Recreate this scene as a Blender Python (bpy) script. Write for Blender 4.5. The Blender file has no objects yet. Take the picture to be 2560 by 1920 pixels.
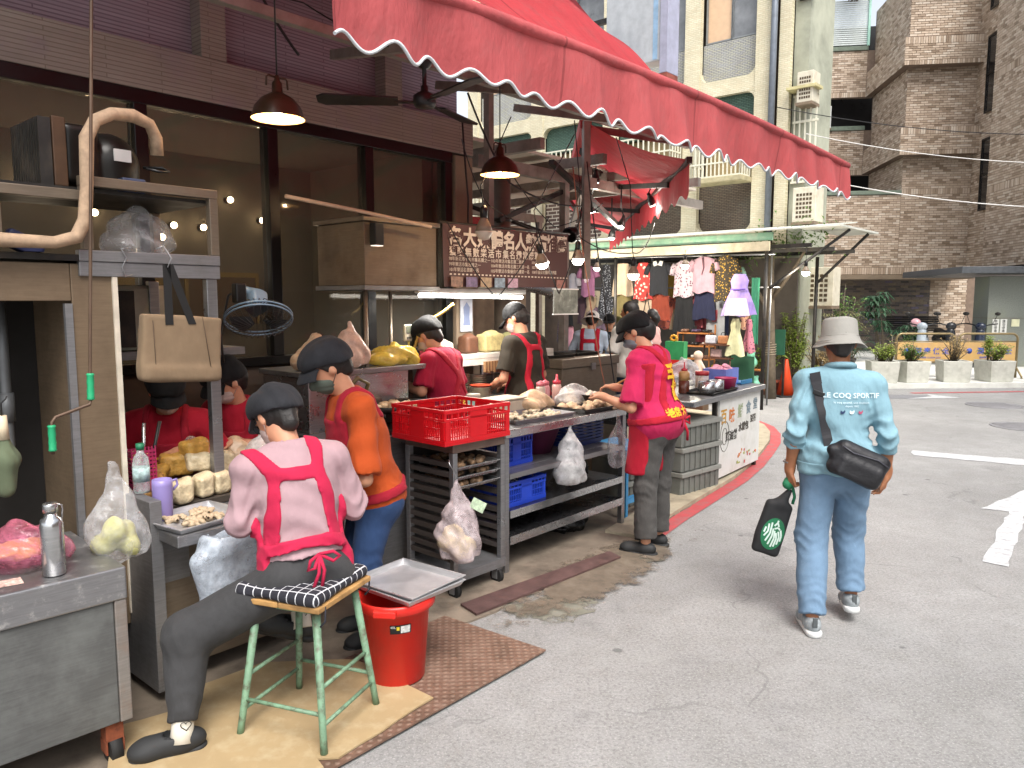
import bpy, bmesh, math, random
import numpy as np
from mathutils import Vector, Matrix, noise
from mathutils.bvhtree import BVHTree
R = math.radians
random.seed(7)
sc = bpy.context.scene
COL = sc.collection

# ---------------------------------------------------------------- camera, sky, sun, exposure
cd = bpy.data.cameras.new('camera')
cd.sensor_fit = 'HORIZONTAL'; cd.sensor_width = 36.0; cd.lens = 36.0*1910/2560
cd.clip_start = 0.05; cd.clip_end = 600
cam = bpy.data.objects.new('camera', cd); COL.objects.link(cam)
cam.location = (0, 0, 1.7); cam.rotation_euler = (R(90-6.2), 0, 0)
sc.camera = cam
world = bpy.data.worlds.new('World'); sc.world = world; world.use_nodes = True
SUN_EL, SUN_AZ = 58.0, 165.0          # azimuth clockwise from +Y: behind the camera, to the right
nt = world.node_tree; nt.nodes.clear()
sky = nt.nodes.new('ShaderNodeTexSky'); sky.sky_type = 'NISHITA'; sky.sun_disc = False
sky.sun_elevation = R(SUN_EL); sky.sun_rotation = R(SUN_AZ); sky.air_density = 1.0; sky.dust_density = 4.0; sky.ozone_density = 1.0
bg = nt.nodes.new('ShaderNodeBackground'); bg.inputs[1].default_value = 0.15
hs = nt.nodes.new('ShaderNodeHueSaturation'); hs.inputs['Saturation'].default_value = 0.35
wo = nt.nodes.new('ShaderNodeOutputWorld')
nt.links.new(sky.outputs[0], hs.inputs['Color']); nt.links.new(hs.outputs[0], bg.inputs[0]); nt.links.new(bg.outputs[0], wo.inputs[0])
sl = bpy.data.lights.new('sun', 'SUN'); sl.energy = 1.5; sl.angle = R(28); sl.color = (1.0, 0.965, 0.91)
sun = bpy.data.objects.new('sun', sl); COL.objects.link(sun); sun.location = (5, -5, 20)
_d = Vector((math.sin(R(SUN_AZ))*math.cos(R(SUN_EL)), math.cos(R(SUN_AZ))*math.cos(R(SUN_EL)), math.sin(R(SUN_EL))))
sun.rotation_euler = _d.to_track_quat('Z', 'Y').to_euler()
vs = sc.view_settings; vs.view_transform = 'Standard'; vs.look = 'None'; vs.gamma = 1.0; vs.exposure = 1.05; vs.use_curve_mapping = False
sc.render.engine = 'CYCLES'
cy = sc.cycles; cy.use_denoising = True; cy.max_bounces = 6; cy.diffuse_bounces = 3; cy.glossy_bounces = 3; cy.transmission_bounces = 4; cy.transparent_max_bounces = 12
cy.sample_clamp_indirect = 4.0; cy.caustics_reflective = False; cy.caustics_refractive = False

# ---------------------------------------------------------------- frames
TH = R(41.0)                                   # the stall row runs 41 deg to the right of the view
SIN, COS = math.sin(TH), math.cos(TH)
def S(x, y, z=0.0):                            # stall frame (x along the row, y towards the wall) -> world
    return Vector((x*SIN - y*COS, x*COS + y*SIN, z))
ROT = R(90) - TH

# ---------------------------------------------------------------- materials
def c(h, g=1.0):
    h = h.lstrip('#'); o = []
    for i in (0, 2, 4):
        v = int(h[i:i+2], 16)/255
        o.append((v/12.92 if v <= 0.04045 else ((v+0.055)/1.055)**2.4)*g)
    return (o[0], o[1], o[2], 1.0)
MATS = {}
class NT:
    def __init__(s, name):
        s.m = bpy.data.materials.new(name); s.m.use_nodes = True; s.t = s.m.node_tree; s.n = s.t.nodes
        s.p = s.n['Principled BSDF']; s.out = s.n['Material Output']
    def add(s, typ, **kw):
        n = s.n.new(typ)
        for k, v in kw.items():
            if k.startswith('i_'): n.inputs[k[2:].replace('_', ' ')].default_value = v
            else: setattr(n, k, v)
        return n
    def link(s, a, b): s.t.links.new(a, b)
    def coord(s, scale=(1, 1, 1), kind='Object', rot=(0, 0, 0), loc=(0, 0, 0)):
        tc = s.add('ShaderNodeTexCoord'); mp = s.add('ShaderNodeMapping')
        mp.inputs['Scale'].default_value = scale; mp.inputs['Rotation'].default_value = rot; mp.inputs['Location'].default_value = loc
        s.link(tc.outputs[kind], mp.inputs[0]); return mp.outputs[0]
    def noise(s, co, scale, detail=4, rough=0.55):
        n = s.add('ShaderNodeTexNoise'); n.inputs['Scale'].default_value = scale; n.inputs['Detail'].default_value = detail; n.inputs['Roughness'].default_value = rough
        s.link(co, n.inputs['Vector']); return n.outputs['Fac']
    def ramp(s, fac, stops):
        r = s.add('ShaderNodeValToRGB'); e = r.color_ramp.elements
        while len(e) > 1: e.remove(e[-1])
        e[0].position = stops[0][0]; e[0].color = stops[0][1]
        for p, col in stops[1:]:
            q = e.new(p); q.color = col
        s.link(fac, r.inputs[0]); return r.outputs[0]
    def mix(s, fac, a, b, mode='MIX'):
        n = s.add('ShaderNodeMix', data_type='RGBA', blend_type=mode)
        for sock, v in ((n.inputs[0], fac), (n.inputs[6], a), (n.inputs[7], b)):
            if isinstance(v, (int, float, tuple)): sock.default_value = v
            else: s.link(v, sock)
        return n.outputs[2]
    def math(s, op, a, b=0.0):
        n = s.add('ShaderNodeMath', operation=op)
        for i, v in enumerate((a, b)):
            if isinstance(v, (int, float)): n.inputs[i].default_value = v
            else: s.link(v, n.inputs[i])
        return n.outputs[0]
    def bump(s, h, strength=0.3, dist=0.01):
        b = s.add('ShaderNodeBump'); b.inputs['Strength'].default_value = strength; b.inputs['Distance'].default_value = dist
        s.link(h, b.inputs['Height']); s.link(b.outputs[0], s.p.inputs['Normal']); return b
    def base(s, v):
        if isinstance(v, tuple): s.p.inputs['Base Color'].default_value = v
        else: s.link(v, s.p.inputs['Base Color'])
    def set(s, **kw):
        for k, v in kw.items():
            sk = s.p.inputs[k.replace('_', ' ')]
            if isinstance(v, (int, float, tuple)): sk.default_value = v
            else: s.link(v, sk)
def sc4(col, g): return (min(col[0]*g, 1), min(col[1]*g, 1), min(col[2]*g, 1), 1)
def mat(name, col, rough=0.6, metal=0.0, var=0.18, scale=9.0, bump=0.0, bscale=60.0, bdist=0.004, dirt=None, spec=0.5, coat=0.0):
    """plain procedural surface: two noise octaves of tone, optional blotchy dirt, optional fine relief"""
    if name in MATS: return MATS[name]
    if isinstance(col, str): col = c(col)
    t = NT(name); co = t.coord()
    f = t.noise(co, scale, 5, 0.6)
    k = t.ramp(f, [(0.3, sc4(col, 1-var)), (0.7, sc4(col, 1+var))])
    if dirt:
        dc, amt, ds = dirt
        if isinstance(dc, str): dc = c(dc)
        d = t.noise(co, ds, 6, 0.65)
        m_ = t.ramp(d, [(0.5-0.02, (0, 0, 0, 1)), (0.72, (amt, amt, amt, 1))])
        k = t.mix(m_, k, dc)
    t.base(k)
    t.set(Metallic=metal, Specular_IOR_Level=spec, Coat_Weight=coat)
    rr = t.ramp(f, [(0.3, (max(rough-0.08, 0.03),)*3+(1,)), (0.7, (min(rough+0.08, 1),)*3+(1,))])
    t.set(Roughness=rr)
    if bump > 0: t.bump(t.noise(co, bscale, 4, 0.6), bump, bdist)
    MATS[name] = t.m; return t.m
def cloth_mat(name, col, var=0.05, fold=0.40, rough=0.85, weave=True):
    if name in MATS: return MATS[name]
    if isinstance(col, str): col = c(col)
    t = NT(name); co = t.coord(); co2 = t.coord(scale=(1, 1, 0.55), rot=(0.6, 0.5, 0.3))
    f = t.noise(co, 14, 5, 0.6)
    t.base(t.ramp(f, [(0.3, sc4(col, 1-var)), (0.7, sc4(col, 1+var))]))
    t.set(Roughness=rough, Specular_IOR_Level=0.25, Sheen_Weight=0.03)
    h = t.math('ADD', t.math('MULTIPLY', t.noise(co2, 11, 3, 0.45), 1.0), t.math('MULTIPLY', t.noise(co, 420, 2, 0.5), 0.06 if weave else 0.0))
    t.bump(h, fold, 0.045)
    MATS[name] = t.m; return t.m
def emit_mat(name, col, strength):
    if name in MATS: return MATS[name]
    t = NT(name); t.base((0.8, 0.8, 0.8, 1)); t.set(Emission_Color=col, Emission_Strength=strength)
    MATS[name] = t.m; return t.m
def film_mat(name, col=(0.85, 0.86, 0.88, 1), a=0.35, rough=0.22, var=0.25):
    """thin crumpled plastic film: glossy, partly see-through"""
    if name in MATS: return MATS[name]
    t = NT(name); co = t.coord()
    f = t.noise(co, 18, 5, 0.65)
    t.base(col); t.set(Roughness=rough, Specular_IOR_Level=0.6)
    t.bump(t.noise(co, 14, 3, 0.5), 0.5, 0.03)
    lw = t.add('ShaderNodeLayerWeight'); lw.inputs[0].default_value = 0.35
    al = t.ramp(f, [(0.35, (max(a-var, 0.04),)*3+(1,)), (0.68, (min(a+var*.6, 1),)*3+(1,))])
    t.set(Alpha=t.math('MINIMUM', t.math('ADD', al, t.math('MULTIPLY', lw.outputs['Facing'], 0.35)), 1.0))
    MATS[name] = t.m; return t.m

# ---------------------------------------------------------------- mesh builder
def rotz(a): return Matrix.Rotation(a, 3, 'Z')
class MB:
    def __init__(s): s.v = []; s.f = []; s.smooth = []
    def add(s, vs, fs, sm=False):
        o = len(s.v); s.v += [tuple(v) for v in vs]; s.f += [tuple(i+o for i in f) for f in fs]; s.smooth += [sm]*len(fs); return s
    def box(s, x0, x1, y0, y1, z0, z1, M=None):
        v = [Vector(p) for p in ((x0, y0, z0), (x1, y0, z0), (x1, y1, z0), (x0, y1, z0), (x0, y0, z1), (x1, y0, z1), (x1, y1, z1), (x0, y1, z1))]
        if M is not None: v = [M @ p for p in v]
        return s.add(v, [(3, 2, 1, 0), (4, 5, 6, 7), (0, 1, 5, 4), (1, 2, 6, 5), (2, 3, 7, 6), (3, 0, 4, 7)])
    def cyl(s, p0, p1, r0, r1=None, n=12, cap=True):
        if r1 is None: r1 = r0
        p0 = Vector(p0); p1 = Vector(p1); d = (p1-p0).normalized()
        a = d.orthogonal().normalized(); b = d.cross(a); v = []
        for i in range(n):
            t = 2*math.pi*i/n; e = a*math.cos(t)+b*math.sin(t)
            v += [p0+e*r0, p1+e*r1]
        f = [(2*i, 2*((i+1) % n), 2*((i+1) % n)+1, 2*i+1) for i in range(n)]
        s.add(v, f, True)
        if cap:
            o = len(s.v)-2*n
            s.f += [tuple(o+2*i for i in range(n-1, -1, -1)), tuple(o+2*i+1 for i in range(n))]; s.smooth += [False]*2
        return s
    def tube(s, pts, r, n=8, closed=False):
        pts = [Vector(p) for p in pts]; m = len(pts); rs = r if isinstance(r, (list, tuple)) else [r]*m
        v = []; up = None
        for i, p in enumerate(pts):
            if closed: d = pts[(i+1) % m]-pts[i-1]
            else: d = pts[min(i+1, m-1)]-pts[max(i-1, 0)]
            d = d.normalized() if d.length > 1e-9 else Vector((0, 0, 1))
            if up is None: up = d.orthogonal().normalized()
            else:
                up = up-d*up.dot(d)
                up = up.normalized() if up.length > 1e-6 else d.orthogonal().normalized()
            b = d.cross(up)
            for k in range(n):
                t = 2*math.pi*k/n; v.append(p+(up*math.cos(t)+b*math.sin(t))*rs[i])
        f = []
        for i in range(m if closed else m-1):
            j = (i+1) % m
            for k in range(n):
                f.append((i*n+k, i*n+(k+1) % n, j*n+(k+1) % n, j*n+k))
        s.add(v, f, True)
        if not closed:
            o = len(s.v)-m*n
            s.f += [tuple(o+k for k in range(n-1, -1, -1)), tuple(o+(m-1)*n+k for k in range(n))]; s.smooth += [False]*2
        return s
    def lathe(s, prof, cx=0, cy=0, n=20, z0=0.0, sx=1.0, sy=1.0, M=None, cap=True):
        v = []; m = len(prof)
        for r, z in prof:
            for k in range(n):
                t = 2*math.pi*k/n; p = Vector((cx+r*sx*math.cos(t), cy+r*sy*math.sin(t), z0+z)); v.append(M @ p if M is not None else p)
        f = [(i*n+k, i*n+(k+1) % n, (i+1)*n+(k+1) % n, (i+1)*n+k) for i in range(m-1) for k in range(n)]
        s.add(v, f, True); o = len(s.v)-m*n
        if cap and prof[0][0] > 1e-5: s.f.append(tuple(o+k for k in range(n-1, -1, -1))); s.smooth.append(False)
        if cap and prof[-1][0] > 1e-5: s.f.append(tuple(o+(m-1)*n+k for k in range(n))); s.smooth.append(False)
        return s
    def prism(s, poly, y0, y1, M=None):
        """polygon in x,z extruded along y"""
        n = len(poly); v = [Vector((p[0], y0, p[1])) for p in poly]+[Vector((p[0], y1, p[1])) for p in poly]
        if M is not None: v = [M @ p for p in v]
        f = [tuple(range(n)), tuple(range(2*n-1, n-1, -1))]+[(i, i+n, (i+1) % n+n, (i+1) % n) for i in range(n)]
        return s.add(v, f)
    def grid(s, fn, nu, nv, sm=True):
        v = [fn(i/nu, j/nv) for j in range(nv+1) for i in range(nu+1)]
        f = [(j*(nu+1)+i, j*(nu+1)+i+1, (j+1)*(nu+1)+i+1, (j+1)*(nu+1)+i) for j in range(nv) for i in range(nu)]
        return s.add(v, f, sm)
    def ball(s, cx, cy, cz, rx, ry=None, rz=None, n=12, m=8):
        ry = ry or rx; rz = rz or rx
        return s.lathe([(max(math.sin(math.pi*i/m), 0.001), -math.cos(math.pi*i/m)*rz) for i in range(m+1)], cx, cy, n, cz, rx, ry)
    def mesh(s, name):
        me = bpy.data.meshes.new(name); me.from_pydata(s.v, [], s.f); me.polygons.foreach_set('use_smooth', s.smooth); me.update(); return me
    def build(s, name, m, parent=None, bevel=0.0, loc=None, rz=0.0, fix=False):
        me = s.mesh(name)
        if fix:
            b = bmesh.new(); b.from_mesh(me); bmesh.ops.recalc_face_normals(b, faces=b.faces); b.to_mesh(me); b.free()
        return link(name, me, m, parent, bevel, loc, rz)
def link(name, me, m, parent=None, bevel=0.0, loc=None, rz=0.0):
    o = bpy.data.objects.new(name, me); COL.objects.link(o)
    if m is not None:
        for q in (m if isinstance(m, (list, tuple)) else [m]): me.materials.append(q)
    if parent is not None: o.parent = parent
    if loc is not None: o.location = loc
    o.rotation_euler.z = rz
    if bevel > 0:
        b = o.modifiers.new('bevel', 'BEVEL'); b.width = bevel; b.segments = 2; b.limit_method = 'ANGLE'; b.angle_limit = R(40)
    return o
def tag(o, label, cat, group=None):
    o['label'] = label; o['category'] = cat
    if group: o['group'] = group
    return o
def thing(name, label, cat, loc=(0, 0, 0), rz=0.0, group=None, stall=True):
    o = bpy.data.objects.new(name, None); COL.objects.link(o); o.empty_display_size = 0.1
    o.location = S(*loc) if stall else Vector(loc); o.rotation_euler.z = (ROT if stall else 0)+rz
    return tag(o, label, cat, group)
def place(o, loc, rz=0.0, stall=True):
    o.location = S(*loc) if stall else Vector(loc); o.rotation_euler.z = (ROT if stall else 0)+rz; return o
def structure(o): o['kind'] = 'structure'; return o
def copy_tree(o, parent=None):
    q = o.copy(); COL.objects.link(q)
    if parent is not None: q.parent = parent
    for ch in list(o.children): copy_tree(ch, q)
    return q
def text_mesh(txt, size=1.0, ext=0.0, align='CENTER', bold=0.0, spacing=1.0):
    cu = bpy.data.curves.new('t', 'FONT'); cu.body = txt; cu.size = size; cu.extrude = ext; cu.align_x = align; cu.align_y = 'CENTER'
    cu.resolution_u = 2; cu.offset = bold; cu.space_character = spacing
    o = bpy.data.objects.new('t', cu); COL.objects.link(o)
    dg = bpy.context.evaluated_depsgraph_get(); me = bpy.data.meshes.new_from_object(o.evaluated_get(dg))
    COL.objects.unlink(o); bpy.data.objects.remove(o); bpy.data.curves.remove(cu); me.materials.clear(); return me
def flat_text(name, txt, size, m, parent, loc, Mrot, bold=0.0, ext=0.001, spacing=1.0, sx=1.0):
    me = text_mesh(txt, size, ext, bold=bold, spacing=spacing)
    for v in me.vertices:
        v.co.x *= sx; v.co = Mrot @ v.co+Vector(loc)
    return link(name, me, m, parent)
# text standing upright in a plane: local x right, z up, facing -y
UP_FACING_MINUS_Y = Matrix(((1, 0, 0), (0, 0, -1), (0, 1, 0)))
def decal(name, me, m, parent, bvh, org, right, up, off=0.004, depth=0.4):
    """lays flat lettering (mesh in x,y) on a curved surface: every vertex is pressed on along the surface direction"""
    right = Vector(right).normalized(); up = Vector(up).normalized(); nrm = right.cross(up); org = Vector(org)
    b = bmesh.new(); b.from_mesh(me)
    bmesh.ops.triangulate(b, faces=b.faces)
    for _ in range(2):
        long = [e for e in b.edges if e.calc_length() > 0.03]
        if long: bmesh.ops.subdivide_edges(b, edges=long, cuts=1)
    for v in b.verts:
        p = org+right*v.co.x+up*v.co.y
        hit = bvh.ray_cast(p+nrm*depth, -nrm, depth*2.5)
        v.co = (hit[0]+nrm*off) if hit[0] is not None else p
    b.to_mesh(me); b.free()
    return link(name, me, m, parent)

# ---------------------------------------------------------------- smooth solids from distance fields (bodies, clothes, bags, food)
class SDF:
    def __init__(s, lo, hi, h):
        s.lo = np.array(lo, dtype=np.float32); s.h = h
        s.n = np.ceil((np.array(hi)-np.array(lo))/h).astype(int)+1
        s.D = np.ones(tuple(s.n), dtype=np.float32)
    def axes(s, sl=None):
        a = [s.lo[i]+s.h*np.arange(s.n[i], dtype=np.float32) for i in range(3)]
        if sl: a = [a[i][sl[i]] for i in range(3)]
        return a[0][:, None, None], a[1][None, :, None], a[2][None, None, :]
    def sl(s, lo, hi):
        a = np.maximum(np.floor((np.array(lo)-s.lo)/s.h).astype(int), 0); b = np.minimum(np.ceil((np.array(hi)-s.lo)/s.h).astype(int)+1, s.n)
        if np.any(b <= a): return None
        return tuple(slice(int(p), int(q)) for p, q in zip(a, b))
    def put(s, sl, d, k):
        o = s.D[sl]
        if k > 0:
            h = np.maximum(k-np.abs(o-d), 0)/k; s.D[sl] = np.minimum(o, d)-h*h*k*0.25
        else: s.D[sl] = np.minimum(o, d)
    def cone(s, a, b, ra, rb=None, k=0.02, fl=None):
        if rb is None: rb = ra
        a = np.array(a, dtype=np.float32); b = np.array(b, dtype=np.float32); m = max(ra, rb)+0.05+k
        q = s.sl(np.minimum(a, b)-m, np.maximum(a, b)+m)
        if q is None: return s
        X, Y, Z = s.axes(q); v = b-a; L = max(float(v @ v), 1e-9)
        t = np.clip(((X-a[0])*v[0]+(Y-a[1])*v[1]+(Z-a[2])*v[2])/L, 0, 1)
        d = np.sqrt((X-a[0]-t*v[0])**2+(Y-a[1]-t*v[1])**2+(Z-a[2]-t*v[2])**2)-(ra+(rb-ra)*t)
        s.put(q, d, k); return s
    def chain(s, pts, rs, k=0.02):
        for i in range(len(pts)-1): s.cone(pts[i], pts[i+1], rs[i], rs[i+1], k)
        return s
    def loc(s, q, cc, M):
        X, Y, Z = s.axes(q); x = X-cc[0]; y = Y-cc[1]; z = Z-cc[2]
        if M is None: return x, y, z
        return (x*M[0][0]+y*M[1][0]+z*M[2][0], x*M[0][1]+y*M[1][1]+z*M[2][1], x*M[0][2]+y*M[1][2]+z*M[2][2])
    def ell(s, cc, r, M=None, k=0.02, neg=False):
        m = max(r)+0.05+k; q = s.sl(np.array(cc)-m, np.array(cc)+m)
        if q is None: return s
        x, y, z = s.loc(q, cc, M)
        k0 = np.sqrt((x/r[0])**2+(y/r[1])**2+(z/r[2])**2)+1e-6; k1 = np.sqrt((x/r[0]**2)**2+(y/r[1]**2)**2+(z/r[2]**2)**2)+1e-6
        d = k0*(k0-1)/k1
        if neg: s.D[q] = np.maximum(s.D[q], -d)
        else: s.put(q, d, k)
        return s
    def box(s, cc, hf, M=None, rd=0.01, k=0.01, neg=False):
        m = max(hf)*1.75+0.05+k; q = s.sl(np.array(cc)-m, np.array(cc)+m)
        if q is None: return s
        x, y, z = s.loc(q, cc, M)
        a = np.abs(x)-hf[0]+rd; b = np.abs(y)-hf[1]+rd; e = np.abs(z)-hf[2]+rd
        d = np.sqrt(np.maximum(a, 0)**2+np.maximum(b, 0)**2+np.maximum(e, 0)**2)+np.minimum(np.maximum(np.maximum(a, b), e), 0)-rd
        if neg: s.D[q] = np.maximum(s.D[q], -d)
        else: s.put(q, d, k)
        return s
    def below(s, p, n):        # keep the side the normal points away from
        n = np.array(n, dtype=np.float32); n /= np.linalg.norm(n); X, Y, Z = s.axes()
        s.D = np.maximum(s.D, (X-p[0])*n[0]+(Y-p[1])*n[1]+(Z-p[2])*n[2]); return s
    def verts(s):
        D = s.D; I = D < 0
        cnt = np.zeros(np.array(D.shape)-1, dtype=np.int8)
        for dx in (0, 1):
            for dy in (0, 1):
                for dz in (0, 1): cnt += I[dx:I.shape[0]-1+dx, dy:I.shape[1]-1+dy, dz:I.shape[2]-1+dz]
        ci = np.argwhere((cnt > 0) & (cnt < 8)); n = len(ci)
        idx = -np.ones(cnt.shape, dtype=np.int64); idx[ci[:, 0], ci[:, 1], ci[:, 2]] = np.arange(n)
        acc = np.zeros((n, 3)); w = np.zeros(n); x, y, z = ci.T
        for ax in range(3):
            o1, o2 = [i for i in range(3) if i != ax]
            for p in (0, 1):
                for r in (0, 1):
                    off = [0, 0, 0]; off[o1] = p; off[o2] = r
                    a = D[x+off[0], y+off[1], z+off[2]]; e = list(off); e[ax] = 1; b = D[x+e[0], y+e[1], z+e[2]]
                    m = (a < 0) != (b < 0); t = np.where(m, a/np.where(m, a-b, 1), 0)
                    pos = np.tile(np.array(off, dtype=float), (n, 1)); pos[:, ax] += t
                    acc += pos*m[:, None]; w += m
        V = s.lo+s.h*(ci+acc/np.maximum(w, 1)[:, None]); Q = []
        for ax in range(3):
            o1, o2 = (ax+1) % 3, (ax+2) % 3
            A = np.take(I, range(0, I.shape[ax]-1), ax); B = np.take(I, range(1, I.shape[ax]), ax)
            e = np.argwhere(A != B); e = e[(e[:, o1] > 0) & (e[:, o2] > 0) & (e[:, o1] < cnt.shape[o1]) & (e[:, o2] < cnt.shape[o2])]
            if not len(e): continue
            ins = A[e[:, 0], e[:, 1], e[:, 2]]; qs = []
            for p, r in ((0, 0), (1, 0), (1, 1), (0, 1)):
                k = e.copy(); k[:, o1] -= 1-p; k[:, o2] -= 1-r; qs.append(idx[k[:, 0], k[:, 1], k[:, 2]])
            q = np.stack(qs, 1); q[~ins] = q[~ins][:, ::-1]; Q.append(q)
        return V, (np.concatenate(Q) if Q else np.zeros((0, 4), int))
    def mesh(s, name, relax=1, wr=None):
        V, Q = s.verts()
        me = bpy.data.meshes.new(name)
        if not len(Q): return me
        for _ in range(relax):            # light smoothing of the grid steps
            acc = np.zeros_like(V); w = np.zeros(len(V))
            for i in range(4):
                np.add.at(acc, Q[:, i], V[Q[:, (i+1) % 4]]); np.add.at(w, Q[:, i], 1)
                np.add.at(acc, Q[:, i], V[Q[:, (i+3) % 4]]); np.add.at(w, Q[:, i], 1)
            V = V*0.45+0.55*acc/np.maximum(w, 1)[:, None]
        if wr is not None:
            n = np.zeros_like(V); fn = np.cross(V[Q[:, 2]]-V[Q[:, 0]], V[Q[:, 3]]-V[Q[:, 1]])
            for i in range(4): np.add.at(n, Q[:, i], fn)
            n /= np.linalg.norm(n, axis=1)[:, None]+1e-12
            V = V+n*wr(V)[:, None]
        me.vertices.add(len(V)); me.vertices.foreach_set('co', V.astype(np.float32).ravel())
        me.loops.add(len(Q)*4); me.loops.foreach_set('vertex_index', Q.astype(np.int32).ravel())
        me.polygons.add(len(Q)); me.polygons.foreach_set('loop_start', np.arange(0, len(Q)*4, 4, dtype=np.int32))
        me.polygons.foreach_set('use_smooth', np.ones(len(Q), dtype=bool)); me.update(calc_edges=True); me.validate(); return me
    def build(s, name, m, parent=None, relax=1, wr=None):
        return link(name, s.mesh(name, relax, wr), m, parent)
def wrinkle(amp, freq=16.0, dirv=(0.5, 0.2, 1.0), seed=0.0):
    """soft directional folds: warped sines, same field for every layer of a figure"""
    d = np.array(dirv, dtype=float); d /= np.linalg.norm(d)
    def fn(V):
        x, y, z = V.T
        w = 1.3*np.sin(5.1*x+3.7*z+seed)+0.8*np.sin(7.3*y-4.1*z+1.3+seed)+0.5*np.sin(11*x-9*y+2.1+seed)
        a = np.sin(freq*2*np.pi*0.35*(V @ d)+2.2*w); b = np.sin(freq*2*np.pi*0.8*(V @ d)+3.1*w+seed)
        g = 0.5+0.5*np.sin(6.1*x+4.3*y+5.7*z+seed*1.7)
        return amp*(0.7*a+0.45*b*g)
    return fn
# ================================================================= SETTING
def m_asphalt():
    t = NT('asphalt'); co = t.coord()
    big = t.noise(co, 0.55, 5, 0.6); mid = t.noise(co, 5.5, 5, 0.7); fine = t.noise(co, 60, 4, 0.8); spk = t.noise(co, 110, 2, 0.6)
    a = t.ramp(big, [(0.3, c('#858483')), (0.5, c('#959493')), (0.7, c('#a2a1a0'))])
    a = t.mix(t.ramp(mid, [(0.35, (0, 0, 0, 1)), (0.75, (0.55, 0.55, 0.55, 1))]), a, c('#7a7974'))
    a = t.mix(t.ramp(fine, [(0.34, (0.6, 0.6, 0.6, 1)), (0.56, (0, 0, 0, 1))]), a, c('#5c5c5d'))
    a = t.mix(t.ramp(spk, [(0.57, (0, 0, 0, 1)), (0.66, (0.5, 0.5, 0.5, 1))]), a, c('#b5b4b0'))
    flour = t.noise(t.coord(scale=(1, 1, 1)), 1.6, 6, 0.75)
    a = t.mix(t.ramp(flour, [(0.52, (0, 0, 0, 1)), (0.72, (0.4, 0.4, 0.4, 1))]), a, c('#a3a3a1'))
    v_ = t.add('ShaderNodeTexVoronoi'); v_.inputs['Scale'].default_value = 2.6; t.link(co, v_.inputs[0]); a = t.mix(t.ramp(v_.outputs['Distance'], [(0.05, (0.6, 0.6, 0.6, 1)), (0.075, (0, 0, 0, 1))]), a, c('#4a4a4b'))
    cv = t.add('ShaderNodeTexVoronoi', feature='DISTANCE_TO_EDGE'); cv.inputs['Scale'].default_value = .55; wv = t.add('ShaderNodeVectorMath', operation='ADD'); nz = t.add('ShaderNodeTexNoise'); nz.inputs['Scale'].default_value = 3.0; t.link(co, nz.inputs['Vector']); vs_ = t.add('ShaderNodeVectorMath', operation='SCALE'); vs_.inputs['Scale'].default_value = .5; t.link(nz.outputs['Color'], vs_.inputs[0]); t.link(co, wv.inputs[0]); t.link(vs_.outputs[0], wv.inputs[1]); t.link(wv.outputs[0], cv.inputs['Vector'])
    ck = t.math('MULTIPLY', t.math('LESS_THAN', cv.outputs['Distance'], .004), t.math('GREATER_THAN', t.noise(t.coord(loc=(2, 7, 0)), .9, 3), .52)); a = t.mix(t.math('MULTIPLY', ck, .28), a, c('#5a5a5b'))
    stain = t.noise(t.coord(loc=(4, 9, 0)), 2.3, 4, 0.6)
    a = t.mix(t.ramp(stain, [(0.60, (0, 0, 0, 1)), (0.74, (0.28, 0.28, 0.28, 1))]), a, c('#5c5c5e'))
    t.base(a); t.set(Roughness=0.85, Specular_IOR_Level=0.35)
    t.bump(t.math('ADD', t.math('MULTIPLY', fine, 0.7), t.math('MULTIPLY', spk, 0.4)), 0.6, 0.012); return t.m
ASPH = m_asphalt()
o = MB().grid(lambda u, v: Vector((-150+300*u, -120+300*v, 0)), 12, 12).build('road', ASPH); structure(o)

def sheet(name, pts, z, m, stall=True, th=0.0, parent=None):
    """flat sheet from an outline; th > 0 gives it a real edge"""
    P = [S(p[0], p[1], z) if stall else Vector((p[0], p[1], z)) for p in pts]
    n = len(P); mb = MB()
    if th > 0:
        lo = [p-Vector((0, 0, th)) for p in P]
        mb.add(P+lo, [tuple(range(n)), tuple(range(2*n-1, n-1, -1))]+[(i, i+n, (i+1) % n+n, (i+1) % n) for i in range(n)])
    else: mb.add(P, [tuple(range(n))])
    return mb.build(name, m, parent, fix=True)
def rough_edge(pts, amp=0.04, step=0.12, seed=1):
    rnd = random.Random(seed); out = []
    for i, p in enumerate(pts):
        q = pts[(i+1) % len(pts)]; L = math.hypot(q[0]-p[0], q[1]-p[1]); k = max(1, int(L/step))
        for j in range(k):
            f = j/k; a = amp if j else amp*0.3
            out.append((p[0]+(q[0]-p[0])*f+rnd.uniform(-a, a), p[1]+(q[1]-p[1])*f+rnd.uniform(-a, a)))
    return out
M_PAVE = mat('pavement_concrete', '#7d7163', 0.85, var=0.25, scale=5, bump=0.5, bscale=40, dirt=('#3b332c', 0.8, 3))
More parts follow.
